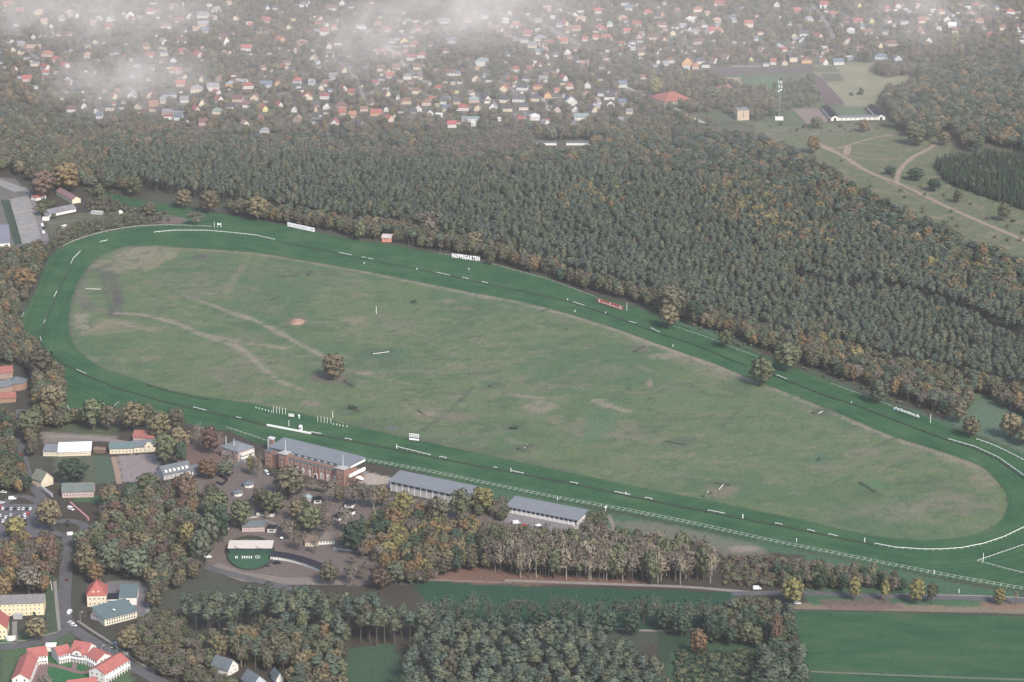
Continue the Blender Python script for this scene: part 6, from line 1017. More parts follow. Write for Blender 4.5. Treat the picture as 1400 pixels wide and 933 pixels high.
def tree_mesh(kind, tone, seed):
    r = np.random.default_rng(seed); V, Fq, Nn, mi = [], [], [], []; off = 0
    trunk = MB(); bark = BARKP if tone in ('pale bare',) else BARK; lobes = []
    if kind == 'pine_tree':        # nominal 20 m tall, crown radius 2.6
        trunk.tube([(0, 0, 0), (0.1, 0, 10), (0, 0.1, 18)], 0.28, 0.1, 5)
        for k in range(9):
            u = 1 - 1.8 * (k + .5) / 9; a = k * 2.4 + r.uniform(-.5, .5); q = math.sqrt(max(0, 1 - u * u)) * r.uniform(.75, 1.1) * 1.45; rad = r.uniform(1.0, 1.5); lobes.append(((q * math.cos(a), q * math.sin(a), 14.2 + u * 3.4), (rad, rad, rad)))
        lobes += [((0, 0, 17.6), (1.3, 1.3, 1.2)), ((0, 0, 13.6), (2.1, 2.1, 3.6))]; nq, sz = 28, 0.8
    elif kind == 'spruce_tree':
        trunk.tube([(0, 0, 0), (0, 0, 14)], 0.25, 0.06, 5)
        for k in range(8):
            z = 1.5 + k * 1.6; rr = 2.5 * (1 - k / 8.6)
            for j in range(max(2, 5 - k // 2)): a = r.uniform(0, 6.28); lobes.append(((rr * .5 * math.cos(a), rr * .5 * math.sin(a), z + r.uniform(-.4, .4)), (rr * .62 + .25, rr * .62 + .25, 1.1)))
        nq, sz = 13, 0.8
    elif kind == 'broadleaf_tree':  # nominal 16 m tall, crown radius 5
        trunk.tube([(0, 0, 0), (0.1, 0.05, 3.2), (0.2, 0, 7)], 0.42, 0.22, 6)
        for k in range(6):
            a = k * 1.05 + r.uniform(-.3, .3); e = r.uniform(2.4, 3.8); z = r.uniform(7.5, 11); trunk.tube([(0.1, 0, r.uniform(3, 5)), (e * .5 * math.cos(a), e * .5 * math.sin(a), z - 2), (e * math.cos(a), e * math.sin(a), z)], 0.2, 0.06, 4)
        el = r.uniform(0.9, 1.1); n = 22
        for k in range(n):
            u = 1 - 1.72 * (k + .5) / n; a = k * 2.39996 + r.uniform(-.35, .35); q = math.sqrt(max(0, 1 - u * u)) * r.uniform(0.82, 1.0) * 3.7; rad = r.uniform(1.25, 1.95); lobes.append(((q * math.cos(a), q * math.sin(a), 7.9 + u * 5.4 * el), (rad, rad, rad * .9)))
        lobes.append(((0, 0, 7.9), (3.2, 3.2, 4.6))); nq, sz = 34, 0.95
    elif kind == 'bush':
        for k in range(6): a = r.uniform(0, 6.28); q = r.uniform(0.2, 1.5); rad = r.uniform(0.7, 1.2); lobes.append(((q * math.cos(a), q * math.sin(a), r.uniform(0.6, 1.9)), (rad, rad, rad * .85)))
        nq, sz = 26, 0.55
    if kind == 'bare_tree':         # nominal 18 m tall: fan of limbs with a haze of twigs
        trunk.tube([(0, 0, 0), (0.1, 0.1, 6), (0, 0, 14)], 0.30, 0.08, 5); tips = []
        for k in range(15):
            z0 = r.uniform(3.5, 11); a = r.uniform(0, 6.28); L = r.uniform(3.5, 6.0) * (1.15 - z0 / 20); tip = (L * .62 * math.cos(a), L * .62 * math.sin(a), z0 + L * 1.0); mid = (L * .3 * math.cos(a), L * .3 * math.sin(a), z0 + L * .42); trunk.tube([(0, 0, z0), mid, tip], 0.11, 0.03, 3); tips += [np.array(tip), np.array(mid) * .4 + np.array(tip) * .6, np.array(mid)]
        tips = np.array(tips); n = 270 if tone != 'faint bare' else 120; c = tips[r.integers(0, len(tips), n)] + r.normal(0, 0.95, (n, 3)); d = c.copy(); d[:, 2] -= 7; d /= np.linalg.norm(d, axis=1)[:, None]; upv = d * .7 + np.array([0, 0, .9]); N_ = d + np.array([0, 0, .3]); N_ /= np.linalg.norm(N_, axis=1)[:, None]
        v, f, nv = leaf_quads(c, N_, np.full(n, 0.42), r, 0.7, 4.2, upv); V.append(v); Fq.append(f + off); Nn.append(nv); off += len(v)
        n2 = 190 if tone != 'faint bare' else 50; c = tips[r.integers(0, len(tips), n2)] + r.normal(0, 1.0, (n2, 3)); d = c.copy(); d[:, 2] -= 7; d /= np.linalg.norm(d, axis=1)[:, None]
        v, f, nv = leaf_quads(c, d, np.full(n2, 0.5), r, 0.7); V.append(v); Fq.append(f + off); Nn.append(nv); off += len(v)
    cz = np.mean([l[0][2] for l in lobes]) if lobes else 8; tris = []
    for i, (c, rad) in enumerate(lobes):
        c = np.array(c); rad = np.array(rad); d = r.normal(0, 1, (nq, 3)); d[:, 2] += 0.25; d /= np.linalg.norm(d, axis=1)[:, None]; p = c + d * rad * r.uniform(0.85, 1.12, (nq, 1)); keep = np.ones(nq, bool)
        for j, (c2, r2) in enumerate(lobes):
            if j != i: keep &= (((p - np.array(c2)) / (np.array(r2) * 0.78)) ** 2).sum(1) > 1
        p, d = p[keep], d[keep]
        if not len(p): continue
        o_ = p - np.array([0, 0, cz]); o_ /= np.linalg.norm(o_, axis=1)[:, None] + 1e-9; N_ = d * .75 + o_ * .4; N_ /= np.linalg.norm(N_, axis=1)[:, None]
        v, f, nv = leaf_quads(p, N_, np.full(len(p), sz), r); V.append(v); Fq.append(f + off); Nn.append(nv); off += len(v)
        if i % 2 == 0 or rad[0] > 1.9: tris.append((c, rad * 0.8))
    core_v, core_f, core_n = [], [], []
    for c, rad in tris:
        k = ICO_V * rad * r.uniform(.85, 1.1, (12, 1)) + c; core_f += [tuple(q + off for q in f) for f in ICO_F]; core_v.append(k); core_n.append(ICO_V); off += 12
    V = np.concatenate(V + core_v); Nn = np.concatenate(Nn + core_n); faces = [tuple(int(x) for x in f) for f in np.concatenate(Fq)] + core_f
    return trunk, bark, V, faces, Nn, LEAF[tone]
def to_mesh(name, V, faces, normals, mats, mi=None):
    me = bpy.data.meshes.new(name); me.from_pydata(V.tolist() if hasattr(V, 'tolist') else V, [], faces)
    for m in mats: me.materials.append(m)
    me.polygons.foreach_set('use_smooth', [True] * len(faces))
    if mi is not None: me.polygons.foreach_set('material_index', mi)
    me.update()
    if normals is not None: me.normals_split_custom_set_from_vertices([tuple(n) for n in normals])
    return me
PROTO = {}; NVAR = {'pine_tree': 5, 'broadleaf_tree': 5, 'bare_tree': 4, 'spruce_tree': 3, 'bush': 3}
NOM = {'pine_tree': (20, 2.9), 'broadleaf_tree': (15.4, 5.2), 'bare_tree': (17.5, 4.2), 'spruce_tree': (14.5, 2.8), 'bush': (2.9, 2.2)}
def proto(kind, tone, var):
    k = (kind, tone, var)
    if k not in PROTO:
        tr, bark, V, faces, N_, lm = tree_mesh(kind, tone, 1000 * var + 17 * list(NVAR).index(kind)); crown = to_mesh('crown', V, faces, N_, [lm]); trunk = tr.mesh('trunk', bark) if tr.v else None
        PROTO[k] = (trunk, crown, (tr, bark, V, faces, N_, lm))
    return PROTO[k]
JOINED = {}
def joined(kind, tone, var):
    k = (kind, tone, var)
    if k not in JOINED:
        tr, bark, V, faces, N_, lm = proto(*k)[2]; n = len(V); tv = np.array(tr.v).reshape(-1, 3) if tr.v else np.zeros((0, 3)); tn = tv * np.array([1, 1, 0]) + 1e-3; tn = tn / (np.linalg.norm(tn, axis=1)[:, None] + 1e-9)
        me = to_mesh('wood_tree', np.concatenate([V, tv]), faces + [tuple(q + n for q in f) for f in tr.f], np.concatenate([N_, tn]), [lm, bark], [0] * len(faces) + [1] * len(tr.f)); JOINED[k] = bpy.data.objects.new('wood_tree', me)
    return JOINED[k]
# ---- where they stand
PLACED = []       # (kind, tone, x, y, z, height, radius, rotation, variant, label, group)
TP = {k: [] for k in NVAR}
def put(kind, tone, X, Y, h, rad, label, group, fixed=False):
    TP[kind].append((kind, tone, X, Y, h, rad, random.uniform(0, 6.28), random.randrange(NVAR[kind]), label, group, fixed))
def tree(x, y, wpx, hpx, kind, tone, label, group=None):
    p = P(x, y); s = PXM(y); put(kind, tone, p.x, p.y, hpx / (0.93 * s), wpx / s / 2, label, group, True)
OUT_W = OUTER
ROADS = [([(28,560),(29,590),(31,620),(36,645),(48,668),(64,690),(80,706)], 6), ([(94,730),(91,760),(90,790),(88,815),(88,838),(93,853),(106,864),(125,876),(150,892),(175,908),(205,925),(260,955)], 8), ([(96,858),(66,874),(20,884)], 8), ([(280,775),(320,786),(360,796),(400,806)], 6), ([(1000,812),(1100,811),(1230,816),(1500,826)], 6),
    ([(1085,388),(1130,402),(1200,403),(1260,416),(1330,443),(1400,478)], 14), ([(1195,330),(1200,345),(1205,352)], 3), ([(526,63),(557,94),(592,119)], 5), ([(715,22),(840,84)], 5), ([(838,114),(890,134),(965,170)], 6), ([(690,794),(860,800),(1045,812)], 4), ([(1110,8),(1145,60)], 4), ([(1290,12),(1315,36)], 4)]
ROADW = [([(P(*q).x, P(*q).y) for q in pts], w) for pts, w in ROADS] + [([(P(*q).x, P(*q).y) for q in smooth(pts, 3)], w + 3) for pts, w, _ in VROADS]
CLEARP = [[(440,178),(470,178),(470,190),(440,190)]]
VX = np.array([(v.x, v.y) for v in VIL_XY]); EX = np.array(EXW)
def fill(poly, sp, mix, hr, phrase, rad=None, jit=0.42, keep=1.0, village=False):
    w = [P(*q) for q in poly]; xs = [p.x for p in w]; ys = [p.y for p in w]; pts = []; row = 0; y = min(ys)
    while y < max(ys):
        x = min(xs) + (sp / 2 if row % 2 else 0)
        while x < max(xs): pts.append((x, y)); x += sp
        y += sp * 0.866; row += 1
    A = np.array(pts); A += RNG.uniform(-jit, jit, A.shape) * sp; px, py = to_px(A[:, 0], A[:, 1]); ok = pin(poly, px, py) & ~pin(OUT_W, px, py) & (RNG.random(len(A)) < keep) & (px > -40) & (px < 1440)
    for e in EXCL: ok &= ~pin(e, px, py)
    for pts_, wd in ROADW: ok &= seg_dist(pts_, A[:, 0], A[:, 1]) > wd / 2 + 1.2
    A = A[ok]
    if len(EX):
        d = np.hypot(A[:, None, 0] - EX[None, :, 0], A[:, None, 1] - EX[None, :, 1]); A = A[(d > EX[None, :, 2]).all(1)]
    if village:
        dx = np.abs(A[:, None, 0] - VX[None, :, 0]); dy = VX[None, :, 1] - A[:, None, 1]; front = ((dx < 6.0) & (dy > 0) & (dy < 24)).any(1); A = A[~front | (RNG.random(len(A)) < 0.12)]
    tot = sum(m[0] for m in mix); cl = fbm(A[:, 0], A[:, 1], sp * 5, 88, 2)
    for (X, Y), c in zip(A, cl):
        u = (random.random() * 0.75 + c * 0.35) * tot % tot; 
        for m in mix:
            u -= m[0]
            if u <= 0: break
        kind, tone = m[1], m[2]; h = random.uniform(*hr) * {'pine_tree': 1.0, 'broadleaf_tree': 0.95, 'bare_tree': 1.0, 'spruce_tree': 0.85, 'bush': 1.0}[kind]
        if kind == 'bush': h = min(h, random.uniform(2.5, 5))
        nh, nr = NOM[kind]; rr = (rad or sp * 0.55) * random.uniform(0.75, 1.3); h *= random.uniform(0.9, 1.08)
        if kind == 'spruce_tree': rr *= 0.7
        kn = {'pine_tree': 'pine', 'broadleaf_tree': 'broadleaf tree', 'bare_tree': 'tree', 'spruce_tree': 'conifer', 'bush': 'bush'}[kind]
        put(kind, tone, X, Y, h, rr, f'{PHR[tone]} {kn} {phrase}', f'{PHR[tone]} {kn}s {phrase}')
B_, E_, R_, S_, U_ = 'broadleaf_tree', 'bare_tree', 'pine_tree', 'spruce_tree', 'bush'
# the plantation beyond the course
fill([(150,222),(330,210),(520,230),(700,240),(860,246),(1000,260),(1100,294),(1250,350),(1420,432),(1420,548),(1330,522),(1200,497),(1100,472),(1040,457),(960,434),(900,410),(840,394),(780,380),(700,350),(560,318),(440,302),(330,284),(200,262),(152,252)], 7.4, [(44, R_, 'pine'), (24, R_, 'soft green'), (20, R_, 'blue green'), (4, B_, 'olive'), (3, B_, 'brown'), (2, B_, 'tan'), (2, B_, 'dark green')], (16, 19.5), 'in the dense plantation behind the back straight', 3.55, 0.40)
fill([(310,285),(440,304),(560,320),(700,352),(780,382),(900,412),(1040,459),(1200,499),(1330,524),(1400,550),(1440,560),(1440,585),(1395,572),(1335,538),(1318,566),(1300,570),(1240,552),(1150,518),(1070,488),(1040,477),(960,447),(920,435),(850,408),(800,396),(740,376),(660,354),(560,337),(500,327),(440,316),(330,297)], 7.0, [(32, B_, 'olive'), (26, B_, 'brown'), (14, R_, 'pine'), (10, E_, 'bare'), (8, B_, 'tan'), (6, B_, 'orange'), (8, B_, 'dark green')], (12, 17), 'on the wood edge along the back straight', 4.9)
fill([(880,420),(960,445),(1060,482),(1150,514),(1230,546),(1290,566),(1280,572),(1150,525),(1040,487),(940,446)], 8, [(5, U_, 'brown'), (5, U_, 'olive')], (3, 4), 'scattered below the wood edge', 2.2, keep=0.45)
fill([(160,190),(250,194),(340,198),(450,194),(560,194),(650,195),(720,190),(880,188),(960,190),(1035,198),(1080,216),(1120,238),(1170,268),(1240,304),(1330,345),(1440,385),(1440,440),(1250,352),(1100,300),(1000,262),(860,246),(700,240),(520,230),(330,210),(150,222),(110,215)], 9.8,
     [(28, B_, 'olive'), (15, B_, 'brown'), (7, B_, 'tan'), (12, R_, 'pine'), (10, R_, 'blue green'), (4, B_, 'orange'), (7, E_, 'bare'), (15, B_, 'dark green'), (6, B_, 'grey green')], (14, 18), 'in the mixed wood before the far suburb', 5.9)
fill([(640,205),(690,190),(752,196),(750,222),(660,222)], 6, [(9, E_, 'bare'), (1, B_, 'brown')], (17, 20), 'in the leafless grove before the far huts', 4.0); fill([(745,184),(880,182),(880,192),(750,194)], 6.5, [(8, E_, 'bare'), (3, B_, 'brown')], (13, 16), 'above the huts in the far clearing', 4.0); fill([(815,200),(845,200),(845,210),(760,214),(735,212)], 6.5, [(8, E_, 'bare'), (4, B_, 'brown')], (8, 13), 'round the huts of the far clearing', 3.5)
fill([(-50,152),(60,160),(140,188),(150,222),(152,252),(175,262),(138,256),(112,258),(75,258),(50,252),(20,236),(-50,228)], 9.2, [(30, B_, 'olive'), (20, B_, 'grey green'), (20, B_, 'brown'), (10, E_, 'bare'), (8, B_, 'tan'), (12, R_, 'pine')], (13, 17), 'in the wood at the upper left', 5.7)
fill([(70,205),(180,180),(250,184),(245,192),(150,205),(90,228)], 6, [(8, E_, 'bare'), (4, B_, 'tan')], (14, 17), 'in the leafless belt at the upper left', 4.0); fill([(230,196),(280,190),(300,212),(250,215)], 6, [(8, E_, 'bare')], (14, 17), 'in the leafless belt at the upper left', 4.2)
fill([(1208,146),(1215,132),(1262,118),(1250,104),(1270,94),(1330,90),(1400,84),(1450,84),(1450,228),(1390,206),(1350,198),(1330,212),(1312,200),(1300,186),(1290,182),(1262,196),(1240,186),(1228,170)], 9.6, [(25, B_, 'olive'), (22, R_, 'pine'), (20, B_, 'dark green'), (12, B_, 'tan'), (6, B_, 'orange'), (14, B_, 'brown')], (14, 18), 'in the mixed wood at the upper right', 6.0)
fill([(1276,226),(1300,221),(1340,213),(1440,222),(1440,300),(1380,283),(1330,265),(1292,250)], 4.2, [(9, S_, 'dark green'), (1, R_, 'pine')], (11, 14), 'in the dark young stand at the right edge', 2.6)
GOLD = [(10, B_, 'tan'), (5, B_, 'orange'), (6, B_, 'yellow'), (5, B_, 'brown'), (3, B_, 'rust')]
fill([(770,262),(850,262),(865,300),(800,318),(765,300)], 15, GOLD, (17, 20), 'in the golden patches of the plantation', 6.4, keep=0.6); fill([(950,250),(1060,268),(1140,310),(1150,350),(1080,355),(1000,320),(950,285)], 15, GOLD, (17, 21), 'in the golden patches of the plantation', 6.6, keep=0.7); fill([(1150,330),(1250,350),(1360,400),(1420,430),(1420,470),(1320,425),(1180,375)], 16, GOLD, (16, 20), 'in the golden patches of the plantation', 6.4, keep=0.6); fill([(1080,455),(1180,470),(1180,505),(1090,485)], 13, GOLD, (15, 18), 'in the golden patches of the plantation', 6.0, keep=0.7)
for pl in ([(395,212),(480,210),(482,224),(400,228)], [(490,216),(565,216),(565,228),(492,228)], [(600,215),(660,212),(660,228),(602,230)], [(340,212),(385,212),(384,226),(342,226)]): fill(pl, 9, [(9, E_, 'bare'), (1, B_, 'tan')], (17, 20), 'in the leafless belts of the far wood edge', 5.4)
# village gardens
fill([(-60,-55),(1460,-55),(1460,70),(1330,84),(1260,88),(1245,84),(1110,88),(960,94),(930,92),(880,128),(905,152),(960,168),(1000,172),(900,182),(700,180),(560,184),(330,188),(250,184),(150,180),(90,160),(-60,135)], 10.0, [(19, B_, 'brown'), (17, B_, 'olive'), (22, E_, 'bare'), (14, B_, 'tan'), (5, B_, 'orange'), (8, S_, 'dark green'), (10, B_, 'grey green'), (4, B_, 'rust')], (6.0, 12.0), 'among the houses of the far suburb', 4.2, village=True, keep=0.85)
fill([(885,130),(905,104),(975,106),(1010,122),(1056,128),(1060,160),(1034,168),(1000,160),(985,150),(960,156),(915,154)], 8, [(12, B_, 'brown'), (9, E_, 'bare'), (6, B_, 'olive'), (4, B_, 'tan'), (4, S_, 'dark green')], (8, 13), 'round the far red roofed hall', 4.0); fill([(1056,112),(1112,106),(1130,140),(1110,148),(1084,148),(1062,160)], 7, [(10, U_, 'olive'), (6, B_, 'olive'), (6, E_, 'bare'), (3, U_, 'brown')], (5, 10), 'in the scrub beside the radio mast', 3.0, keep=0.7)
fill([(1195,92),(1245,96),(1250,104),(1215,108),(1195,100)], 5, [(9, E_, 'bare'), (2, B_, 'olive')], (10, 14), 'in the pale thicket by the far meadow', 3.4); fill([(1040,172),(1140,170),(1220,175),(1215,182),(1080,182)], 14, [(5, U_, 'olive'), (3, U_, 'brown'), (2, B_, 'olive')], (3, 6), 'scattered on the far heath', 2.2, keep=0.5); fill([(1120,205),(1230,240),(1300,268),(1400,310),(1440,330),(1440,360),(1330,330),(1200,270)], 24, [(5, U_, 'olive'), (4, U_, 'brown'), (2, B_, 'dark green')], (3, 6), 'scattered along the sandy ride', 2.4, keep=0.5)
# left of the course
fill([(-40,352),(20,345),(58,342),(64,352),(52,378),(34,412),(22,440),(34,468),(60,492),(82,520),(86,556),(62,566),(46,556),(50,520),(28,500),(-40,498)], 8.0, [(30, B_, 'olive'), (25, B_, 'brown'), (16, B_, 'grey green'), (12, B_, 'tan'), (6, B_, 'orange'), (6, E_, 'bare')], (12, 16), 'left of the course bend', 4.9)
fill([(64,342),(74,320),(110,303),(185,300),(240,302),(200,306),(140,316),(95,330),(76,342)], 5, [(9, U_, 'olive'), (7, B_, 'olive'), (6, E_, 'bare'), (4, U_, 'brown')], (4, 7.5), 'in the scrub between the bend and the yard', 2.6); fill([(110,262),(150,258),(175,285),(250,295),(225,298),(160,298),(118,292)], 5.5, [(8, U_, 'olive'), (5, U_, 'brown'), (4, B_, 'brown'), (4, E_, 'bare')], (4, 7), 'in the scrub below the green chute', 2.6, keep=0.75); fill([(55,262),(74,262),(74,300),(64,296)], 6, [(5, B_, 'olive'), (3, B_, 'brown'), (3, U_, 'olive')], (5, 8), 'in the garden behind the platform', 3.0)
fill([(-30,572),(18,570),(22,620),(30,648),(46,684),(-30,672)], 9, [(20, B_, 'olive'), (20, B_, 'brown'), (7, B_, 'orange'), (12, B_, 'dark green'), (8, E_, 'bare')], (11, 15), 'left of the long lane', 4.9); fill([(40,568),(100,570),(130,582),(60,592),(52,600),(44,650),(38,640)], 8, [(20, B_, 'olive'), (18, B_, 'brown'), (12, B_, 'tan'), (5, E_, 'bare')], (11, 15), 'right of the long lane', 4.7)
fill([(140,704),(180,692),(215,672),(255,676),(292,680),(300,705),(292,725),(276,745),(280,765),(270,790),(230,820),(208,835),(206,805),(186,792),(150,788),(112,788),(106,750),(130,738)], 8.2, [(20, B_, 'olive'), (20, B_, 'grey green'), (18, B_, 'brown'), (9, B_, 'tan'), (7, B_, 'rust'), (8, E_, 'bare'), (8, B_, 'dark green'), (4, B_, 'orange')], (12, 16), 'in the park between villa and paddock', 4.9)
fill([(-40,752),(40,745),(86,745),(84,790),(70,800),(66,828),(-40,812)], 8.5, [(22, B_, 'brown'), (14, B_, 'olive'), (14, E_, 'bare'), (10, B_, 'rust'), (8, B_, 'orange'), (10, B_, 'dark green')], (10, 14), 'below the car park', 4.7); fill([(104,742),(130,735),(135,775),(112,790),(102,790)], 8, [(12, B_, 'brown'), (8, B_, 'tan'), (8, B_, 'olive')], (10, 13), 'beside the main road above the villa', 4.2)
fill([(200,840),(235,850),(270,880),(300,920),(330,960),(240,960),(205,930),(180,900),(178,870),(195,858)], 7.5, [(14, B_, 'brown'), (10, E_, 'bare'), (10, B_, 'olive'), (5, B_, 'tan')], (8, 12), 'by the main road at the bottom', 4.2, keep=0.85); fill([(190,858),(240,842),(256,858),(240,880),(205,890)], 7, [(9, E_, 'bare'), (9, B_, 'brown'), (6, B_, 'olive')], (8, 12), 'right of the curved green roofed hall', 4.0)
# paddock trees and the belt south of the stands
fill([(492,738),(500,718),(530,708),(560,716),(600,722),(640,722),(690,738),(690,778),(640,786),(560,786),(520,775),(500,762)], 8.0, [(18, B_, 'olive'), (18, B_, 'brown'), (6, B_, 'orange'), (10, B_, 'yellow'), (14, B_, 'dark green'), (10, B_, 'tan'), (8, E_, 'bare')], (12, 15.5), 'in the belt behind the plain stands', 4.9)
fill([(668,780),(700,760),(760,758),(850,764),(972,778),(978,800),(850,800),(700,790)], 6.2, [(9, E_, 'bare'), (7, E_, 'pale bare'), (3, B_, 'olive'), (1, B_, 'tan')], (23, 28), 'in the row of tall pale poplars', 5.8); fill([(655,752),(700,742),(730,750),(690,770),(660,772)], 7.5, [(9, E_, 'bare'), (4, B_, 'brown'), (3, B_, 'olive')], (17, 21), 'behind the grey steps of the stand', 4.4)
fill([(690,742),(800,752),(830,744),(830,752),(800,760),(690,752)], 7, [(5, B_, 'brown'), (6, E_, 'bare')], (8, 12), 'below the grey steps', 3.6); fill([(800,722),(828,712),(828,745),(800,744)], 6.5, [(6, B_, 'brown'), (4, B_, 'olive'), (4, E_, 'bare')], (8, 13), 'right of the grey steps', 4.0); fill([(642,694),(690,690),(692,714),(650,706)], 6, [(6, B_, 'brown'), (4, B_, 'olive'), (4, E_, 'bare')], (7, 11), 'between the two plain stands', 3.6)
fill([(380,640),(480,700),(470,735),(400,730),(380,700)], 13, [(6, E_, 'bare'), (4, B_, 'olive'), (2, B_, 'brown')], (9, 13), 'in the paddock', 3.4, keep=0.3); fill([(300,668),(330,690),(380,720),(400,745),(480,745),(470,735),(400,730),(330,705)], 11, [(6, E_, 'bare'), (4, B_, 'olive'), (2, B_, 'brown')], (8, 12), 'in the lower paddock', 3.2, keep=0.32); fill([(470,760),(600,765),(600,800),(520,800),(475,790)], 9, [(8, E_, 'bare'), (2, B_, 'brown')], (7, 11), 'below the paddock path', 3.2, keep=0.7); fill([(550,772),(600,776),(600,800),(545,800)], 8, [(5, B_, 'brown'), (5, B_, 'orange'), (4, B_, 'tan')], (9, 14), 'below the belt of stands', 4.2, keep=0.8)
fill([(980,762),(1050,762),(1130,776),(1160,790),(1130,806),(990,800)], 4.2, [(9, U_, 'brown'), (5, U_, 'olive'), (4, E_, 'bare'), (3, U_, 'rust')], (3, 5), 'in the brown thicket right of the poplars', 2.5); fill([(1060,785),(1140,784),(1230,796),(1240,812),(1070,812)], 6.5, [(9, E_, 'bare'), (6, B_, 'brown'), (6, B_, 'dark green'), (5, B_, 'olive')], (10, 14), 'before the country road', 3.8)
# bottom woods
fill([(240,850),(262,842),(350,838),(450,842),(520,852),(560,868),(620,872),(660,888),(600,892),(560,890),(545,884),(478,884),(470,900),(440,880),(330,872),(250,872)], 8.6, [(40, R_, 'pine'), (25, R_, 'soft green'), (20, R_, 'blue green'), (10, B_, 'olive'), (5, B_, 'brown')], (20, 24), 'in the dense dark wood at the bottom centre', 4.6, 0.38); fill([(330,872),(440,880),(470,900),(468,1010),(400,1010),(395,930),(330,910),(270,890)], 7.5, [(14, B_, 'olive'), (8, B_, 'tan'), (3, B_, 'orange'), (12, B_, 'brown'), (14, R_, 'pine'), (6, E_, 'bare')], (13, 18), 'round the bottom cottages', 4.7)
fill([(600,890),(680,886),(700,892),(760,884),(800,892),(862,912),(905,950),(925,1010),(560,1010),(552,950),(560,905)], 9.0, [(40, R_, 'pine'), (28, R_, 'soft green'), (24, R_, 'blue green'), (5, B_, 'brown'), (3, B_, 'olive')], (20, 25), 'in the tall wood at the bottom right of centre', 4.9, 0.36)
for k in range(20): tree(585 + k * 21 + random.uniform(-5, 5), 852 + 0.018 * k * k + random.uniform(-3, 6), 34, 44, E_, 'faint bare', 'thin leafless tree in the row before the green training turf', 'thin leafless trees along the training turf')
for k in range(12): tree(600 + k * 34 + random.uniform(-8, 8), 866 + random.uniform(-3, 5), 30, 34, B_, 'dark green', 'dark green tree under the thin leafless row', 'dark green trees under the thin leafless row')
fill([(958,858),(1000,846),(1046,842),(1078,850),(1086,876),(1060,892),(1000,886),(965,880)], 7, [(14, B_, 'dark green'), (10, R_, 'pine'), (8, B_, 'olive'), (6, B_, 'brown')], (14, 19), 'in the clump left of the green meadow', 4.6); fill([(1040,905),(1092,900),(1106,940),(1112,1010),(1020,1010)], 6.8, [(14, B_, 'dark green'), (12, R_, 'pine'), (4, B_, 'olive')], (15, 19), 'at the bottom beside the green meadow', 4.8); fill([(925,890),(1030,892),(1035,950),(1030,1000),(925,1000)], 3.9, [(9, U_, 'dark green'), (6, U_, 'olive')], (2.5, 4.5), 'in the low thicket at the bottom', 2.8, keep=1.0)
# trees that stand for themselves
T = tree
T(455,519,36,37,B_,'tan','lone brownish tree in the middle left of the infield'); T(918,433,40,44,B_,'brown','large round brown tree before the wood, upper of a pair'); T(914,450,32,34,B_,'tan','round tan tree before the wood, lower of a pair'); T(951,443,32,32,B_,'dark green','round dark green tree right of the brown pair'); T(992,476,23,26,B_,'olive','small round olive tree on the turf edge right of the brown pair')
T(1040,528,36,40,B_,'olive','round olive tree on the infield side of the back straight'); T(1076,507,40,40,B_,'olive','broad olive green tree before the wood, right of centre'); T(1202,552,32,34,B_,'grey green','round green tree left of the white web letters'); T(1327,599,28,30,B_,'tan','small round tan tree at the start of the right bend'); T(1381,600,34,36,B_,'tan','tan tree at the right edge beside the pale clearing'); T(1402,610,30,34,B_,'brown','brown tree cut by the right edge above the bend'); T(1312,578,26,32,B_,'brown','brown tree at the wood corner before the pale clearing')
T(1083,828,36,40,B_,'yellow','large yellow green tree by the road, leftmost of the roadside row'); T(1168,822,20,36,B_,'yellow','narrow yellow tree by the road, second of the roadside row'); T(1210,823,14,33,B_,'yellow','slim yellow green tree by the road, third of the roadside row'); T(1253,826,26,37,B_,'yellow','broad yellow tree by the road, left one of a touching pair'); T(1274,826,18,33,B_,'olive','olive tree by the road, right one of a touching pair'); T(1366,827,21,24,B_,'yellow','small round yellow tree by the road at the far right'); T(1388,829,10,26,E_,'bare','leafless slim tree by the road at the right edge')
T(1060,892,18,62,B_,'rust','tall narrow brown poplar left of the green meadow'); T(955,898,28,40,B_,'orange','orange brown tree below the training turf'); T(1002,850,26,26,B_,'orange','small orange crowned tree above the clump by the meadow'); T(1117,788,24,24,B_,'tan','pale tan small tree in the thicket before the road')
T(251,285,28,26,B_,'tan','tan tree at the wood edge, second along the green chute'); T(287,292,30,32,B_,'tan','round tan tree at the wood edge by the chute end'); T(352,301,36,34,B_,'tan','broad tan tree at the wood edge left of the white board'); T(268,309,26,22,E_,'bare','leafless round tree between chute and bend'); T(184,268,26,28,B_,'olive','olive tree at the wood edge above the chute'); T(328,296,22,26,B_,'brown','brown tree at the wood edge, right of the round tan one')
T(492,330,16,28,B_,'olive','small olive tree left of the salmon hut'); T(648,346,28,30,B_,'tan','pale tan fan shaped tree above the capital letters'); T(671,363,13,20,B_,'olive','small olive tree right of the capital letters'); T(541,332,8,16,B_,'orange','small orange bush tree touching the salmon hut'); T(585,325,36,42,E_,'bare','tall leafless brown tree behind the capital letters')
T(60,272,38,42,B_,'rust','brown orange tree behind the small red roofed house'); T(90,262,44,40,B_,'orange','broad orange tree above the maroon roofed house'); T(57,295,18,18,B_,'olive','small olive tree left of the patched grey roof'); T(150,262,26,28,B_,'grey green','pale green tree at the upper left wood edge'); T(136,272,14,22,B_,'olive','small olive tree at the tip of the chute'); T(34,400,36,34,B_,'orange','orange crowned tree left of the bend, above others'); T(204,296,22,20,B_,'brown','small brown tree below the chute')
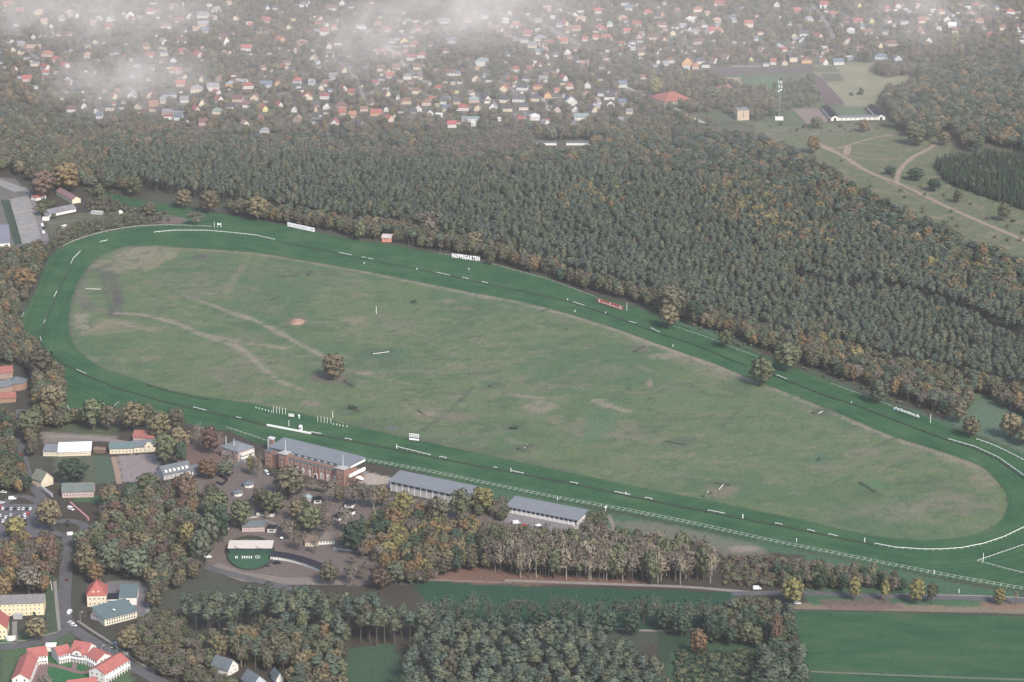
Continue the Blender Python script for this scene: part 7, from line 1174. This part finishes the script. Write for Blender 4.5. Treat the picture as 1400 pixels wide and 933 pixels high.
T(72,568,42,44,B_,'tan','tan brown tree right of the round ended brick house'); T(58,520,40,44,B_,'brown','orange brown tree above the round ended brick house'); T(40,600,44,40,B_,'olive','olive tree beside the lane below the brick houses'); T(128,587,38,44,B_,'olive','tall olive tree by the white lane rail, left'); T(150,588,30,36,B_,'brown','brown tree by the white lane rail, right'); T(183,590,40,42,B_,'tan','tan tree below the turn, tall and forked'); T(201,584,26,34,B_,'olive','olive tree behind the tan forked tree'); T(218,602,38,40,B_,'tan','tan tree above the stepped gable house, left'); T(240,588,30,32,B_,'brown','brown round tree above the stepped gable house'); T(245,622,36,40,B_,'tan','golden tan tree right of the stepped gable house'); T(226,636,34,46,B_,'olive','tall olive tree covering the right end of the gable house'); T(248,640,18,40,B_,'dark green','dark green tree beside the golden tan tree')
T(287,621,28,40,B_,'rust','rust red beech tree left of the villa'); T(272,610,22,34,E_,'bare','leafless tree behind the rust red beech'); T(100,660,46,34,B_,'dark green','big round green tree in the stable court'); T(68,724,40,44,B_,'tan','orange tan tree between car park and roundabout'); T(22,742,32,40,B_,'yellow','yellow olive tree at the lower edge of the car park'); T(92,719,10,8,U_,'dark green','dark bush on the roundabout'); T(150,694,34,34,B_,'tan','tan tree below the riding square'); T(181,690,30,32,B_,'dark green','green tree below the riding square, right'); T(202,678,32,34,B_,'olive','olive tree right of the riding square')
T(256,695,30,50,B_,'rust','rust red tree left of the dormered stable front'); T(263,712,22,32,B_,'orange','orange crowned tree below the rust red one'); T(297,706,40,36,B_,'olive','pale olive tree left of the octagonal pavilions'); T(330,722,36,40,B_,'olive','olive tree in front of the long kiosk'); T(284,654,34,26,B_,'orange','orange tree right of the dormered stable'); T(308,652,26,22,B_,'grey green','pale green round tree below the villa'); T(316,646,24,34,E_,'bare','reddish leafless tree before the villa front'); T(343,650,12,30,B_,'yellow','slim yellow tree left of the grandstand'); T(352,654,18,40,E_,'bare','tall leafless tree left of the grandstand wing')
T(396,682,50,46,B_,'brown','large brown orange tree before the brick grandstand facade'); T(372,704,40,34,B_,'olive','olive tree below the large brown grandstand tree'); T(405,712,26,30,B_,'tan','tan tree in the middle of the paddock'); T(424,728,38,38,B_,'olive','olive tree above the brown roofed house'); T(452,692,26,44,E_,'bare','dark leafless tree before the right grandstand tower'); T(464,688,16,26,B_,'tan','small tan tree below the right grandstand tower'); T(482,692,26,46,E_,'bare','leafless tree right of the brick grandstand, first'); T(497,694,22,40,E_,'bare','leafless tree right of the brick grandstand, second'); T(511,697,24,38,E_,'pale bare','pale yellowish leafless tree left of the long stand')
T(497,735,24,34,S_,'dark green','dark conifer below the leafless paddock trees'); T(484,757,42,46,B_,'dark green','large dark green tree at the paddock corner'); T(512,742,30,34,S_,'dark green','dark green conifer right of the paddock corner tree'); T(537,726,32,36,B_,'orange','orange tan tree in the belt, leftmost'); T(551,704,32,34,B_,'yellow','yellow olive tree before the long low stand'); T(576,716,28,30,B_,'orange','orange tree before the long low stand'); T(598,722,34,44,B_,'brown','brown tree before the long low stand, right'); T(630,712,36,46,B_,'olive','olive tree at the right end of the long low stand'); T(660,700,36,36,B_,'yellow','yellow olive tree between the two plain stands')
T(276,775,38,56,B_,'grey green','tall grey green tree left of the oval lawn'); T(258,760,26,50,B_,'yellow','yellow olive tall tree in the park right'); T(186,792,48,44,B_,'grey green','broad grey green tree above the villa yard'); T(150,786,36,48,B_,'grey green','tall grey green round headed tree above the villa'); T(118,788,34,46,B_,'tan','tan tree above the red roofed villa'); T(131,798,26,30,B_,'orange','bright orange crowned tree behind the red villa roof'); T(4,822,34,38,B_,'orange','orange tree at the left edge above the cream block'); T(40,815,46,46,E_,'bare','big leafless tree above the long cream block'); T(70,782,26,50,B_,'rust','rust red tree left of the main road'); T(50,876,36,34,B_,'tan','tan tree before the long cream block'); T(47,852,14,16,S_,'dark green','small dark conifer before the long cream block')
T(60,945,28,26,E_,'pale bare','pale leafless tree in the apartment courtyard'); T(175,890,34,34,B_,'tan','tan thin tree right of the main road'); T(298,905,30,40,B_,'tan','tan poplar shaped tree above the grey cottage'); T(330,912,18,36,E_,'pale bare','pale leafless birch beside the grey cottage'); T(350,905,26,34,E_,'bare','brown leafless birch, right of the pale one'); T(412,900,30,30,B_,'tan','tan tree above the bottom cottages'); T(440,908,36,36,B_,'olive','olive tan tree left of the dark clearing'); T(444,938,34,30,B_,'orange','orange tree at the bottom edge left of the clearing'); T(407,868,22,20,B_,'orange','small orange tree inside the dark bottom wood'); T(520,806,34,30,B_,'rust','rust brown tree at the edge of the bottom wood'); T(526,786,20,34,B_,'orange','slim orange tree above the rust brown one'); T(541,800,30,34,B_,'grey green','grey green tree at the left of the training turf')
T(1112,210,22,24,B_,'orange','bright orange tree beside the far sandy tracks'); T(1181,181,18,18,B_,'orange','small orange tree before the white stables'); T(1251,199,34,30,B_,'olive','olive tree by the sandy track, upper right'); T(1226,176,30,28,B_,'brown','brown tree right of the white stables'); T(1290,199,22,20,B_,'tan','tan tree beside the sandy track end'); T(1116,176,20,16,B_,'olive','green tree below the far riding arena'); T(1252,247,26,18,B_,'dark green','dark bushy tree right of the sandy fork'); T(1277,262,20,18,B_,'dark green','dark tree on the heath below the fork'); T(1310,278,16,20,B_,'olive','olive tree on the heath, right'); T(1372,303,20,26,B_,'olive','olive tree beside the dark stand, far right'); T(1217,239,18,12,B_,'dark green','dark low tree left of the sandy fork'); T(1176,130,12,10,U_,'dark green','dark bush in the far meadow, right'); T(1164,131,9,6,U_,'dark green','dark bush in the far meadow, left'); T(1305,62,16,18,B_,'yellow','round yellow olive tree above the upper right wood'); T(1048,134,6,22,E_,'pale bare','pale leafless birch left of the radio mast'); T(896,132,20,26,B_,'yellow','yellow tree left of the far red roofed hall'); T(974,140,24,22,B_,'olive','olive round tree right of the far red roofed hall'); T(1184,86,28,26,E_,'bare','reddish leafless tree among far houses, right'); T(313,112,7,15,B_,'orange','narrow orange tree behind the orange far house'); T(274,56,10,16,B_,'orange','orange tree among the hazy far houses'); T(1236,71,26,28,B_,'olive','olive tree at the upper right wood corner')
T(702,586,16,5,U_,'dark green','low dark bush in the middle of the infield'); T(480,560,16,5,U_,'dark green','low dark bush ring left of the infield centre'); T(490,563,10,4,U_,'olive','low bush, right in the dark bush ring'); T(1119,630,6,5,U_,'dark green','small dark bush in the right of the infield'); T(565,414,12,4,U_,'dark green','low dark scrub near the back infield edge')
for a in ((441,718,28,36,E_,'bare','leafless tree below the conical pavilion'), (394,738,24,32,E_,'bare','leafless tree beside the paddock crossroad'), (408,754,24,34,E_,'bare','leafless tree left of the cream annexe'), (471,727,30,38,E_,'bare','leafless tree right of the long diagonal kiosk'), (448,733,20,26,E_,'bare','small leafless tree above the brown roof'), (522,694,26,34,B_,'tan','tan tree left of the long low stand, near its corner'), (355,692,22,26,B_,'brown','brown tree beside the small white kiosks'),
    (300,742,34,56,B_,'dark green','tall dark green tree at the park corner left of the oval lawn'), (286,750,32,52,B_,'grey green','tall grey green tree, left neighbour of the dark corner tree'), (292,726,32,52,B_,'olive','tall olive tree behind the dark corner tree'), (450,800,30,34,B_,'brown','brown tree at the end of the curved stand'), (478,798,26,30,E_,'bare','leafless tree right of the curved stand end'), (430,758,14,26,E_,'bare','thin leafless tree below the cream annexe'), (495,765,18,28,E_,'bare','thin leafless tree on the paddock path'), (340,748,10,8,U_,'dark green','clipped bush before the oval lawn')): tree(*a)
# ---- build: fixed ones and the 300 that show largest of each kind stand alone, the rest are one wood per kind
def build_trees():
    for kind, L in TP.items():
        for_things = []; rest = []
        def show(t):
            s = PXM(to_px(t[2], t[3])[1]); x, y = to_px(t[2], t[3]); x2, y2 = to_px(t[2], t[3], t[4]); inside = -5 < x < 1405 and y2 < 930 and y > 3
            return (1e6 if t[-1] else 0) + (t[4] * t[5] * s * s if inside else -1)
        L.sort(key=show, reverse=True); n = 0
        for t in L:
            if n < 300 and show(t) > 0: for_things.append(t); n += 1
            else: rest.append(t)
        nh, nr = NOM[kind]; cat = 'bush' if kind == 'bush' else 'tree'; oname = {'pine_tree': 'pine_tree', 'broadleaf_tree': 'broadleaf_tree', 'bare_tree': 'leafless_tree', 'spruce_tree': 'conifer_tree', 'bush': 'bush'}[kind]
        for (k, tone, X, Y, h, rad, rot, var, label, group, fixed) in for_things:
            tr, cr, _ = proto(kind, tone, var); r = thing(oname, label, cat, (X, Y, 0), rot, group); r.scale = (rad / nr, rad / nr, h / nh)
            if tr is not None: link('trunk', tr, r)
            link('crown' if kind != 'bush' else 'foliage', cr, r)
        if not rest: continue
        keys = sorted({(kind, t[1], t[7]) for t in rest}); ix = {k: i for i, k in enumerate(keys)}; me = bpy.data.meshes.new('wood'); me.from_pydata([(t[2], t[3], 0.0) for t in rest], [], [])
        a = me.attributes.new('variant', 'INT', 'POINT'); a.data.foreach_set('value', [ix[(kind, t[1], t[7])] for t in rest]); a = me.attributes.new('turn', 'FLOAT_VECTOR', 'POINT'); a.data.foreach_set('vector', [q for t in rest for q in (0, 0, t[6])]); a = me.attributes.new('size', 'FLOAT_VECTOR', 'POINT'); a.data.foreach_set('vector', [q for t in rest for q in (t[5] / nr, t[5] / nr, t[4] / nh)])
        o = link({'pine_tree': 'pine_wood', 'broadleaf_tree': 'broadleaf_wood', 'bare_tree': 'leafless_wood', 'spruce_tree': 'conifer_wood', 'bush': 'undergrowth'}[kind], me); tag(o, kind='stuff'); o['label'] = {'pine_tree': 'pines of the plantation behind the course, one mass', 'broadleaf_tree': 'far broadleaf trees of the woods and gardens', 'bare_tree': 'far leafless trees of the woods and gardens', 'spruce_tree': 'far dark conifers of stands and gardens', 'bush': 'scrub of bushes too many to count'}[kind]
        ng = bpy.data.node_groups.new('scatter_' + kind, 'GeometryNodeTree'); ng.interface.new_socket('Geometry', in_out='INPUT', socket_type='NodeSocketGeometry'); ng.interface.new_socket('Geometry', in_out='OUTPUT', socket_type='NodeSocketGeometry'); N = ng.nodes; K = ng.links
        gi, go, jn = N.new('NodeGroupInput'), N.new('NodeGroupOutput'), N.new('GeometryNodeJoinGeometry')
        def at(nm, ty): q = N.new('GeometryNodeInputNamedAttribute'); q.data_type = ty; q.inputs['Name'].default_value = nm; return [s for s in q.outputs if s.enabled and s.name == 'Attribute'][0]
        v_, tn_, sz_ = at('variant', 'INT'), at('turn', 'FLOAT_VECTOR'), at('size', 'FLOAT_VECTOR'); e2r = N.new('FunctionNodeEulerToRotation'); K.new(tn_, e2r.inputs[0])
        for k, i in ix.items():
            cp = N.new('FunctionNodeCompare'); cp.data_type = 'INT'; cp.operation = 'EQUAL'; ins_ = [s for s in cp.inputs if s.enabled]; K.new(v_, ins_[0]); ins_[1].default_value = i
            oi = N.new('GeometryNodeObjectInfo'); oi.inputs['Object'].default_value = joined(*k); oi.inputs['As Instance'].default_value = True
            ip = N.new('GeometryNodeInstanceOnPoints'); K.new(gi.outputs[0], ip.inputs['Points']); K.new(cp.outputs[0], ip.inputs['Selection']); K.new(oi.outputs['Geometry'], ip.inputs['Instance']); K.new(e2r.outputs[0], ip.inputs['Rotation']); K.new(sz_, ip.inputs['Scale']); K.new(ip.outputs[0], jn.inputs[0])
        K.new(jn.outputs[0], go.inputs[0]); md = o.modifiers.new('scatter', 'NODES'); md.node_group = ng
        print(kind, len(for_things), len(rest))
build_trees()
# ------------------------------------------------------------------ haze and low mist
def volume_mat(name, color, density, aniso=0.0):
    m = bpy.data.materials.new(name); m.use_nodes = True; t = m.node_tree; t.nodes.remove(t.nodes['Principled BSDF']); pv = t.nodes.new('ShaderNodeVolumePrincipled'); pv.inputs['Color'].default_value = (*color, 1); pv.inputs['Density'].default_value = density; pv.inputs['Anisotropy'].default_value = aniso
    t.links.new(pv.outputs[0], t.nodes['Material Output'].inputs['Volume']); return m, pv
mb = MB(); mb.box(-9500, -4000, -1.5, 9500, 14500, H + 60); hz = mb.build('haze', volume_mat('haze air', (0.97, 0.945, 0.96), 0.000027)[0]); tag(hz, kind='stuff')
def mist(label, x, y, rx, ry, hz_, dens, seed, lo=0.33, hi=0.68, ns=0.014):
    p = P(x, y, hz_ + 12.0); s = PXM(y); a = math.sin(math.atan2(H, p.y - CAMY)); R = (rx / s, ry / (s * a), hz_); mb = MB(); n, m_ = 24, 12
    S = [[(math.cos(u) * math.cos(v), math.sin(u) * math.cos(v), math.sin(v)) for u in np.linspace(0, 2 * math.pi, n + 1)[:-1]] for v in np.linspace(-math.pi / 2 + .001, math.pi / 2 - .001, m_)]
    for A2, B2 in zip(S[:-1], S[1:]):
        for k in range(n): mb.quad(A2[k], A2[(k + 1) % n], B2[(k + 1) % n], B2[k])
    m, pv = volume_mat('mist ' + str(seed), (1.0, 0.93, 0.87), 1.0); t = m.node_tree; L = t.links
    tc = nd(m, 'ShaderNodeTexCoord'); ln = nd(m, 'ShaderNodeVectorMath', operation='LENGTH'); L.new(tc.outputs['Object'], ln.inputs[0])
    fo = nd(m, 'ShaderNodeMapRange'); fo.inputs['From Min'].default_value = 0.98; fo.inputs['From Max'].default_value = 0.0; L.new(ln.outputs['Value'], fo.inputs['Value'])
    geo = nd(m, 'ShaderNodeNewGeometry'); mp = nd(m, 'ShaderNodeMapping'); mp.inputs['Scale'].default_value = (1, 0.55, 1.4); mp.inputs['Location'].default_value = (seed * 37.0, 0, 0); L.new(geo.outputs['Position'], mp.inputs['Vector'])
    nz = nd(m, 'ShaderNodeTexNoise'); nz.inputs['Scale'].default_value = ns; nz.inputs['Detail'].default_value = 6; nz.inputs['Roughness'].default_value = 0.68; nz.inputs['Distortion'].default_value = 0.9; L.new(mp.outputs['Vector'], nz.inputs['Vector'])
    nr = nd(m, 'ShaderNodeMapRange'); nr.inputs['From Min'].default_value = lo; nr.inputs['From Max'].default_value = hi; L.new(nz.outputs['Fac'], nr.inputs['Value'])
    mu = nd(m, 'ShaderNodeMath', operation='MULTIPLY'); L.new(fo.outputs['Result'], mu.inputs[0]); L.new(nr.outputs['Result'], mu.inputs[1]); m3 = nd(m, 'ShaderNodeMath', operation='MULTIPLY'); m3.inputs[1].default_value = dens; L.new(mu.outputs[0], m3.inputs[0]); L.new(m3.outputs[0], pv.inputs['Density'])
    o = mb.build('mist', m); o.location = (p.x, p.y, hz_ + 12); o.scale = R; tag(o, label, None, None, 'stuff')
mist('thin veil of mist lying over the whole far suburb', 700, 20, 1100, 190, 60, 0.0012, 9, -0.4, 0.5, 0.006)
mist('low mist over the houses at the upper left', 175, 106, 130, 48, 36, 0.013, 1, 0.40, 0.70, 0.018); mist('low mist along the top left edge', 120, 14, 210, 44, 42, 0.012, 2, 0.38, 0.70, 0.017); mist('thin wisp of mist over the middle houses', 505, 52, 100, 52, 38, 0.010, 3, 0.42, 0.68, 0.018)
mist('bright bank of mist at the top edge', 655, 8, 170, 44, 48, 0.0125, 4, 0.40, 0.68, 0.017); mist('low mist at the top right', 1260, 10, 130, 40, 44, 0.0085, 5, 0.40, 0.68, 0.018)
